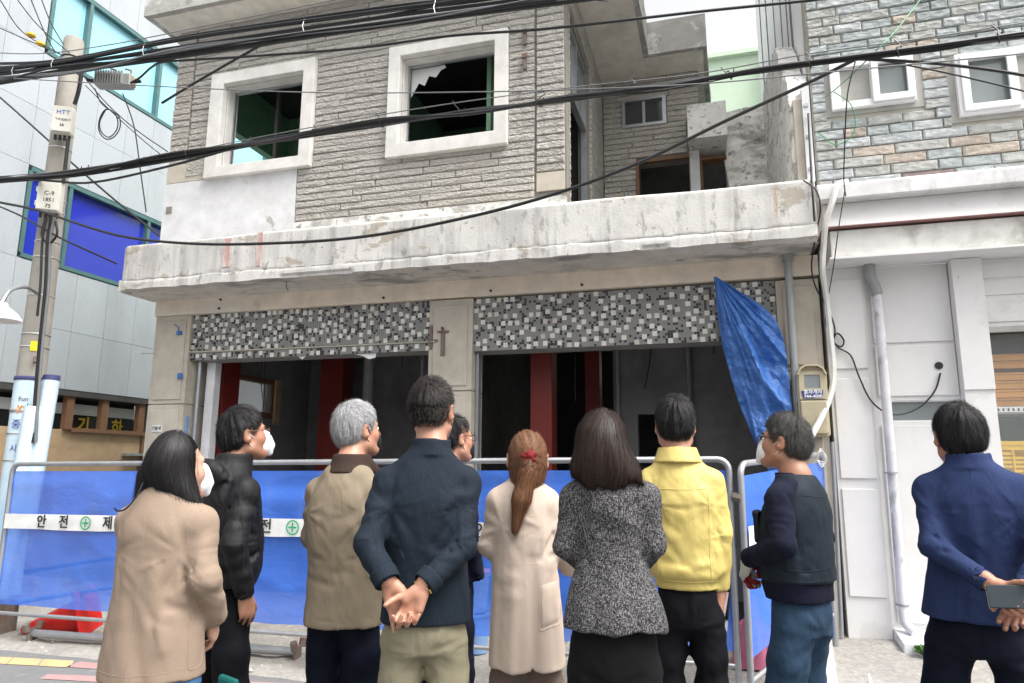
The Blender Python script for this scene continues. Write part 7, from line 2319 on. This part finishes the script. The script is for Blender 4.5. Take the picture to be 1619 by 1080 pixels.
# ---------------------------------------------------------------- 6 woman in cream coat
def person_cream():
    P = Person((-.82, 2.94), 15.5, 0, 'woman in a long cream coat with auburn hair tied by a red clip', 1.64)
    aR = [(.118, -.005, 1.365), (.168, -.015, 1.165), (.222, .10, 1.065)]
    aL = [(-.085, -.005, 1.365), (-.125, .005, 1.165), (-.06, .17, 1.08)]
    P.cx = 0.03
    P.base_body(arms=(aL, aR))
    P.head(.035, .03, 1.522, 5, 4, neck=(.02, -.01, 1.39), neck_r=.046)
    P.hand(frame((.225, .105, 1.06), (.35, .8, -.25), (.3, 0, 1)), -1, fine=False, size=.85)
    P.finish_body('skin_fair')
    rows = [(.69, .035, .0, .160, .145), (.85, .032, 0, .152, .140), (1.02, .028, 0, .142, .130), (1.16, .022, 0, .138, .120), (1.28, .018, -.005, .140, .112), (1.36, .016, -.010, .130, .096), (1.41, .018, -.008, .085, .070), (1.435, .02, -.004, .058, .056)]
    c = make_jacket(P, 'coat', 'wool_cream', rows, (aL, aR), (.062, .058, .052), folds=(.006, 14), noise=(.003, 5, 1.5), seed=41, shr=.055,
                    collar=(.02, -.004, 1.405, 1.45, .062, .064, .008),
                    creases=[((.055, -.13, 1.12), (.06, -.145, .70), .012, .022), ((-.02, -.13, 1.05), (-.03, -.15, .70), -.010, .026), ((-.08, -.10, 1.0), (-.095, -.11, .72), .008, .022), ((.14, -.06, 1.22), (.09, -.11, 1.12), .010, .014), ((.17, -.05, 1.15), (.13, -.09, 1.13), .012, .010), ((.12, -.09, 1.06), (.15, -.10, .72), .006, .025)])
    bv = P.seams(c, [[(-.11, 1.30), (-.03, 1.295), (.07, 1.295), (.14, 1.30)], [(-.105, 1.115), (.03, 1.105), (.13, 1.105)], [(.016, 1.29), (.022, 1.1), (.028, .95)]], .0012)
    P.patch(c, [(.085, .86), (.165, .875), (.158, 1.035), (.085, 1.025)], bv, off=.005)
    P.seams(c, [[(.083, 1.03), (.083, .94), (.083, .858), (.12, .862), (.168, .873), (.168, .95)]], .0022, name='pocket_edge')
    P.trousers('trouser_taupe', .85, .125, .105, .080, .080, stance=.072, crotch=.76)
    P.shoes()
    S = Sdf()
    S.add(ell((.035, .022, 1.548), (.080, .098, .096)), .02)
    S.add(ell((.035, -.035, 1.51), (.068, .055, .075)), .03)
    S.add(loft([(1.37, .03, -.045, .050, .030), (1.43, .03, -.045, .062, .038), (1.50, .035, -.03, .072, .050)], 2.0, .012), .03)
    S.add(cap((.040, -.088, 1.535), (.030, -.118, 1.46), .030, .034), .02)
    S.add(cap((.030, -.118, 1.46), (.010, -.136, 1.36), .034, .030), .02)
    S.add(cap((.010, -.136, 1.36), (-.018, -.138, 1.235), .030, .007), .02)
    S.cut(lambda x, y, z: y - F32(.075))
    S.disp(lambda x, y, z, D: D + F32(.0045) * vnoise(x * 60 + y * 20, y * 20, z * 6))
    def flow(p, n):
        tie = np.array((.040, -.095, 1.535))
        k = np.clip((1.52 - p[:, 2]) / .06, 0, 1)[:, None]
        t = tie - p; t /= np.linalg.norm(t, axis=1)[:, None] + .01
        return t * (1 - k) + np.array((-.18, -.05, -1.0)) * k
    long_hair(P, S, (-.10, -.20, 1.20), (.16, .12, 1.68), 'hair_auburn', 9000, lambda p: np.where(p[:, 2] > 1.54, .16, np.clip((p[:, 2] - 1.22) * 1.0, .04, .26)), flow, lambda c: (c[:, 2] > 1.28), 6, nseg=8, wob=.12)
    m = MB()
    for k, (dx, dz) in enumerate(((-.024, .004), (.020, .006), (-.012, -.012), (.012, -.010))):
        pass
    S = Sdf().add(ell((.040, -.128, 1.536), (.015, .012, .012)), .005)
    for a in range(5):
        t = 2 * math.pi * a / 5 + .4
        S.add(ell((.040 + .022 * math.cos(t), -.126, 1.534 + .015 * math.sin(t)), (.015, .010, .010)), .006)
    S.add(cap((.045, -.120, 1.545), (.052, -.108, 1.575), .008, .005), .006).add(cap((.03, -.120, 1.53), (.012, -.112, 1.50), .008, .005), .006)
    S.disp(lambda x, y, z, D: D + F32(.004) * vnoise(x * 120, y * 120, z * 120))
    sdf_obj('hair_clip', S, (-.03, -.17, 1.47), (.10, -.07, 1.60), 'scrunchie_red', P.o, .004)
    return P

# ---------------------------------------------------------------- 7 woman in tweed
def person_tweed():
    P = Person((-.40, 2.58), 8.8, 0, 'woman with shoulder-length dark brown hair in a grey tweed peplum jacket', 1.69)
    aR = [(.150, -.005, 1.405), (.172, -.01, 1.225), (.125, .17, 1.145)]
    aL = [(-.105, -.005, 1.405), (-.138, -.01, 1.215), (-.08, .17, 1.14)]
    P.cx = 0.025
    P.base_body(arms=(aL, aR), hip=.095)
    P.head(-.005, .03, 1.575, 0, 6, neck=(.01, -.01, 1.44), neck_r=.047)
    P.hand(frame((-.078, .175, 1.135), (.3, .9, 0), (0, 0, 1)), 1, fine=False, size=.85)
    P.finish_body('skin_fair')
    rows = [(.945, .033, .0, .185, .155), (1.02, .030, 0, .170, .145), (1.10, .026, 0, .146, .124), (1.19, .022, 0, .122, .104), (1.28, .022, 0, .134, .108), (1.37, .022, -.008, .150, .108), (1.43, .02, -.012, .125, .086), (1.48, .012, -.008, .066, .060)]
    c = make_jacket(P, 'jacket', 'tweed', rows, (aL, aR), (.060, .056, .052), folds=(.005, 18), noise=(.003, 8, 4), seed=51, shr=.056,
                    creases=[((-.03, -.13, 1.14), (-.05, -.16, .94), .010, .020), ((.09, -.12, 1.14), (.11, -.15, .94), .010, .020), ((.03, -.12, 1.12), (.03, -.16, .94), -.008, .022), ((-.12, -.06, 1.1), (-.15, -.08, .94), -.006, .02), ((.17, -.06, 1.1), (.20, -.08, .94), -.006, .02)])
    bv = P.seams(c, [[(-.10, 1.185), (.02, 1.18), (.14, 1.185)]], .0018)
    P.trousers('trouser_charcoal', 1.0, .150, .110, .076, .070, stance=.098, crotch=.79, seed=7)
    P.shoes()
    S = Sdf()
    S.add(ell((-.005, .018, 1.612), (.080, .102, .094)), .02)
    S.add(loft([(1.415, .014, -.072, .088, .034), (1.46, .008, -.060, .108, .062), (1.52, .0, -.038, .104, .086), (1.58, -.004, -.008, .090, .104), (1.64, -.005, .012, .078, .098)], 2.0, .02), .03)
    S.cut(lambda x, y, z: np.where(z < 1.66, y - F32(.075), F32(-1)))
    S.cut(lambda x, y, z: F32(1.408) + F32(.028) * vnoise(x * 55, y * 10, x * 0) + np.abs(x) * F32(.34) - z)
    S.disp(lambda x, y, z, D: D + F32(.006) * vnoise(x * 42, y * 30, z * 4))
    def flow(p, n):
        k = np.clip((1.64 - p[:, 2]) / .12, 0, 1)[:, None]
        rad = p - np.array((.012, -.0, 1.72)); rad /= np.linalg.norm(rad, axis=1)[:, None] + .01
        return rad * (1 - k) + np.array((0, -.0, -1.0)) * k + np.stack([np.sign(p[:, 0]) * -.12, p[:, 1] * 0, p[:, 1] * 0], 1) * np.clip((1.5 - p[:, 2]) / .06, 0, 1)[:, None]
    long_hair(P, S, (-.17, -.17, 1.38), (.17, .16, 1.73), 'hair_brown', 10000, lambda p: np.clip((p[:, 2] - 1.40) * 1.1, .03, .33), flow, lambda c: c[:, 2] > 1.45, 8, nseg=9, wob=.05)
    return P

# ---------------------------------------------------------------- 8 man in yellow jacket
def person_yellow():
    P = Person((-.17, 3.29), 3.0, 0, 'black-haired man in a bright yellow jacket holding a leaflet at his side', 1.79)
    aR = [(.145, -.01, 1.455), (.172, -.015, 1.225), (.158, .02, .985)]
    aL = [(-.125, -.01, 1.455), (-.155, .0, 1.225), (-.10, .16, 1.12)]
    P.cx = 0.018
    P.base_body(arms=(aL, aR))
    P.head(-.008, .035, 1.682, -4, 2, neck=(0, -.01, 1.52), neck_r=.060)
    P.hand(frame((.160, .022, .965), (-.05, .12, -1), (1, .1, 0)), -1, curl=(35, 40, 42, 45), thumb=(10, 25, 25), size=1.0)
    P.finish_body('skin_warm')
    rows = [(.975, .018, .0, .138, .112), (1.005, .018, 0, .140, .114), (1.03, .018, 0, .158, .128), (1.12, .016, 0, .162, .130), (1.26, .012, -.005, .168, .130), (1.38, .01, -.012, .172, .120), (1.455, .008, -.015, .150, .098), (1.52, .0, -.010, .092, .074), (1.555, -.003, -.002, .070, .068)]
    c = make_jacket(P, 'jacket', 'nylon_yellow', rows, (aL, aR), (.062, .057, .050), folds=(.006, 24), noise=(.0045, 9, 6), seed=61, shr=.056,
                    collar=(-.002, -.006, 1.52, 1.585, .076, .080, .010),
                    creases=[((-.10, -.125, 1.22), (.0, -.135, 1.10), .007, .016), ((.12, -.11, 1.30), (.03, -.135, 1.16), .006, .02), ((-.11, -.11, 1.33), (-.03, -.135, 1.22), .006, .02), ((-.09, -.12, 1.10), (.10, -.125, 1.06), .006, .016), ((.0, -.135, 1.06), (.13, -.115, 1.10), -.005, .016), ((-.05, -.135, 1.3), (-.02, -.135, 1.05), -.004, .025)])
    P.seams(c, [[(-.135, 1.405), (-.05, 1.40), (.06, 1.40), (.15, 1.405)], [(-.10, 1.40), (-.105, 1.30), (-.095, 1.15), (-.10, 1.03)], [(.118, 1.40), (.122, 1.30), (.118, 1.15), (.122, 1.03)], [(-.12, 1.018), (.02, 1.014), (.15, 1.018)]], .0018)
    # turned-down collar leaf
    S = Sdf().add(loft([(1.515, -.002, -.012, .112, .104), (1.55, -.002, -.006, .096, .096), (1.588, -.002, .004, .084, .088)], 2.0, .006), .01)
    S.sub(loft([(1.48, -.002, -.012, .104, .096), (1.61, -.002, .006, .073, .078)], 2.0, .003), .002)
    S.cut(lambda x, y, z: y - F32(.06))
    sdf_obj('collar_leaf', S, (-.14, -.14, 1.50), (.14, .14, 1.63), 'nylon_yellow', c, .0055)
    P.trousers('trouser_black', 1.0, .134, .102, .074, .068, stance=.090, crotch=.80, seed=9)
    P.shoes()
    P.hair_short('hair_black', 9000, .036, .013, .016, .075, -.062, 27, thick=.001, side=.8)
    P.mask('mask_white')
    return P

# ---------------------------------------------------------------- 9 man in vest
def person_vest():
    P = Person(shift((.30, 3.53), -4.8, .035), -4.8, -62, 'man with glasses in a navy work vest and red-palmed gloves looking left', 1.73)
    aL = [(-.165, -.01, 1.385), (-.225, -.055, 1.17), (-.13, .165, 1.085)]
    aR = [(.165, -.01, 1.385), (.205, -.02, 1.17), (.06, .19, 1.08)]
    P.base_body(arms=(aL, aR))
    P.head(.0, .035, 1.612, -14, 9, neck=(0, -.015, 1.455), neck_r=.060)
    P.finish_body('skin_tan')
    rows = [(.915, 0, .0, .165, .130), (1.0, 0, .01, .170, .140), (1.12, 0, .015, .165, .140), (1.25, 0, 0, .165, .128), (1.36, 0, -.012, .165, .112), (1.42, 0, -.015, .135, .088), (1.455, 0, -.010, .085, .072)]
    sw_ = make_jacket(P, 'sweater', 'knit_navy', rows, (aL, aR), (.066, .062, .050), folds=(.007, 20), noise=(.004, 9, 6), seed=71, collar=(0, -.005, 1.43, 1.475, .078, .078, .008))
    S = Sdf()
    S.add(loft([(.995, 0, .0, .178, .146), (1.08, 0, .012, .180, .156), (1.2, 0, .008, .175, .148), (1.32, 0, -.008, .168, .130), (1.40, 0, -.018, .138, .104), (1.45, 0, -.014, .098, .088), (1.468, 0, -.008, .088, .082)], 2.4), .01)
    S.sub(loft([(1.44, 0, .01, .072, .074), (1.53, 0, .015, .076, .078)], 2.0, .003), .003)
    for sd in (-1, 1):
        S.sub(ell((sd * .192, .0, 1.30), (.060, .085, .150)), .012)
    S.sub(cap((0, .20, 1.46), (0, .17, 1.0), .018, .010), .004)
    cloth_noise(S, .004, 9, 6, 75)
    for c_ in (((-.15, -.10, 1.05), (.15, -.10, 1.06), .006, .006), ((-.18, .0, 1.06), (-.12, -.12, 1.05), .006, .006), ((-.10, -.13, 1.30), (-.14, -.08, 1.12), .005, .014)): S.crease(*c_)
    v = sdf_obj('vest', S, (-.23, -.20, .96), (.23, .22, 1.52), 'vest_navy', P.o, .0065)
    S = Sdf().add(rbox((-.10, .128, 1.225), (.050, .020, .070), .012, np.array(Matrix.Rotation(R(25), 3, 'Z')))).add(rbox((-.10, .136, 1.285), (.053, .017, .016), .008, np.array(Matrix.Rotation(R(25), 3, 'Z'))), .004)
    sdf_obj('chest_pocket', S, (-.2, .1, 1.13), (0, .24, 1.35), 'vest_navy', v, .006)
    bv = P.seams(v, [[(-.12, 1.375), (0, 1.365), (.12, 1.375)]], .002)
    bv2 = P.seams(v, [[(-.10, 1.06), (0, 1.055), (.11, 1.065)], [(-.10, 1.015), (0, 1.01), (.11, 1.015)]], .002, direction=(.8, .6, 0))
    # gloves
    S = Sdf()
    for pr, k in hand_prims(frame((-.125, .175, 1.075), (.55, .55, -.62), (-.5, .4, .6)), 1, curl=(45, 45, 45, 45), size=1.12): S.add((lambda x, y, z, f=pr[0]: f(x, y, z) - F32(.002), pr[1], pr[2] + .003), k)
    g1 = sdf_obj('glove', S, (-.25, .06, .92), (.08, .34, 1.16), 'glove_white', P.o, .0045)
    S = Sdf()
    for pr, k in hand_prims(frame((.03, .20, 1.065), (-.75, .3, -.45), (.2, .4, .9)), -1, curl=(50, 50, 50, 50), size=1.12): S.add(pr, k)
    sdf_obj('glove', S, (-.2, .06, .92), (.14, .38, 1.16), 'glove_red', P.o, .0045)
    S = Sdf()
    for pr, k in hand_prims(frame((-.118, .178, 1.069), (.55, .55, -.62), (-.5, .4, .6)), 1, curl=(48, 48, 48, 48), size=1.10)[6:]: S.add((lambda x, y, z, f=pr[0]: f(x, y, z) - F32(.002), pr[1], pr[2] + .003), k)
    S.cut(lambda x, y, z: z - F32(.995))
    sdf_obj('rubber_palm', S, (-.25, .06, .90), (.10, .36, 1.14), 'glove_red', g1, .0045)
    P.trousers('denim_dark', .98, .142, .118, .090, .086, stance=.085, crotch=.78, seed=11, h=.008, kneef=.05)
    P.shoes()
    P.hair_short('hair_pepper', 7500, .036, .018, .014, .075, -.066, 33, messy=.5, thick=-.002)
    P.mask('mask_white', r=(.053, .046, .058))
    P.glasses('spectacle_black', .021, z=.004, rim=.0022)
    P.eyes()
    return P

# ---------------------------------------------------------------- 10 man in blazer
def person_blazer():
    P = Person((.96, 3.29), -16.2, 0, 'man in a blue blazer holding a phone behind his back, rightmost of the group', 1.74)
    aL = [(-.125, -.01, 1.44), (-.125, -.12, 1.195), (.035, -.195, 1.085)]
    aR = [(.190, -.01, 1.44), (.235, -.12, 1.19), (.155, -.205, 1.075)]
    P.cx = -0.005
    P.base_body(arms=(aL, aR), hip=.140)
    P.head(.0, .035, 1.625, -16, 4, neck=(.02, -.01, 1.48), neck_r=.058)
    P.hand(frame((.058, -.205, 1.078), (.72, -.03, -.69), (.1, 1, .1)), 1, curl=((52, 62, 40), (62, 64, 42), (66, 64, 42), (68, 64, 42)), thumb=(75, 28, 10), size=1.0)
    P.hand(frame((.150, -.195, 1.062), (-.4, .1, -.9), (0, 1, .1)), -1, curl=(40, 40, 45, 45), size=1.0)
    P.finish_body('skin_warm', hf=.0042)
    rows = [(.915, -.01, .0, .190, .140), (1.0, .0, 0, .182, .134), (1.12, .012, 0, .172, .124), (1.26, .025, -.006, .180, .128), (1.37, .032, -.012, .190, .118), (1.44, .032, -.015, .170, .098), (1.50, .028, -.012, .10, .076), (1.53, .025, -.004, .072, .068)]
    c = make_jacket(P, 'blazer', 'blazer_blue', rows, (aL, aR), (.064, .058, .046), folds=(.007, 20), noise=(.003, 7, 4), seed=81, shr=.056,
                    collar=(.024, -.010, 1.495, 1.560, .080, .082, .012),
                    creases=[((-.09, -.12, 1.34), (.0, -.135, 1.12), .009, .020), ((.16, -.12, 1.34), (.08, -.135, 1.10), .008, .02), ((.01, -.135, 1.36), (.02, -.135, 1.12), -.006, .02), ((.06, -.135, 1.34), (.05, -.135, 1.12), .006, .018), ((-.15, -.10, 1.25), (-.09, -.17, 1.22), .012, .010), ((-.16, -.09, 1.20), (-.08, -.18, 1.18), .010, .009), ((-.02, -.17, 1.14), (.01, -.21, 1.10), .008, .010), ((-.03, -.135, 1.08), (-.05, -.14, .90), .014, .010)])
    bv = P.seams(c, [[(.026, 1.50), (.025, 1.35), (.022, 1.2)], [(-.055, 1.06), (-.062, .98), (-.068, .918)]], .0014)
    P.patch(c, [(-.185, 1.055), (-.115, 1.06), (-.115, 1.10), (-.183, 1.095)], bv, off=.006, name='pocket_flap')
    P.trousers('trouser_navy', .97, .162, .112, .086, .078, stance=.125, crotch=.785, seed=13, lean=.05)
    P.shoes(.125, .05)
    S = Sdf().add(loft([(1.52, .02, .0, .068, .068), (1.572, .018, .012, .064, .066)], 2.0, .005), .01).sub(loft([(1.54, .02, .008, .058, .059), (1.60, .018, .014, .060, .060)], 2.0, .003), .003)
    sdf_obj('shirt_collar', S, (-.08, -.1, 1.49), (.12, .12, 1.6), 'shirt_white', P.o, .005)
    P.hair_short('hair_black', 10000, .045, .012, .018, .075, -.068, 37, thick=.003, side=1.0, messy=.3)
    P.mask('mask_white')
    return P

persons = [person_camel(), person_black(), person_grey(), person_pinstripe(), person_hidden(), person_cream(), person_tweed(), person_yellow(), person_vest(), person_blazer()]

# ---------------------------------------------------------------- things in hands
def held(o, P, mw):
    o.matrix_world = Matrix.Translation(P.loc) @ Matrix.Rotation(P.rz, 4, 'Z') @ mw
ph = empty('phone', label='phone in a dark folding case held behind the blue blazer', cat='phone')
pm_ = plane_mw((.115, -.268, 1.048), (1, 0, .09), (-.06, .32, .95))
held(ph, persons[9], pm_)
MB().box(-.078, .078, -.040, .040, .001, .008).build('case_back', 'phone_case', ph, bevel=.003)
MB().box(-.076, .078, -.039, .039, -.009, -.001).build('handset', 'spectacle_black', ph, bevel=.002)
MB().box(-.080, -.074, -.040, .040, -.016, .0005).build('case_spine', 'meter_beige', ph, bevel=.001)
cm = MB().box(.048, .058, -.008, .032, .0082, .0092).build('camera_slot', 'ink_black', ph, bevel=.001)
MB().lathe([(.003, .0093), (.003, .0098)], (.053, .008, 0), 10).lathe([(.003, .0093), (.003, .0098)], (.053, .018, 0), 10).build('camera_lens', 'ink_white', cm)
lf = empty('leaflet', label='folded white leaflet with small print held beside the yellow jacket', cat='leaflet')
held(lf, persons[7], plane_mw((.150, .045, .875), (.88, -.45, -.10), (.10, .05, 1)))
lfp = MB().box(-.045, .045, -.075, .085, 0, .0012).build('sheet', 'paper_white', lf)
lettering('한눈에 보는', .012, 'ink_black', lfp, plane_mw((-.005, .045, .002), (1, 0, 0), (0, 1, 0)), .0002)
MB().box(.0, .03, -.01, -.006, .0013, .0018).box(-.03, .03, -.03, -.027, .0013, .0018).build('print', 'ink_black', lfp)
pp2 = MB().box(-.035, .035, -.075, .075, 0, .008).build('phone', 'spectacle_black', bevel=.003)
held(pp2, persons[7], plane_mw((.178, .055, .915), (.6, -.75, 0), (.12, .1, 1)))
tag(pp2, 'black phone held together with the white leaflet by the yellow jacket', 'phone')
tb = MB()
tb.box(-.07, .07, -.015, .015, 0, .26)
tbo = tb.build('cloth_bag', 'teal_cloth', bevel=.015)
held(tbo, persons[1], Matrix.Translation((.21, -.06, .345)))
tag(tbo, 'teal cloth bag held low between the camel coat and the black jacket', 'bag')
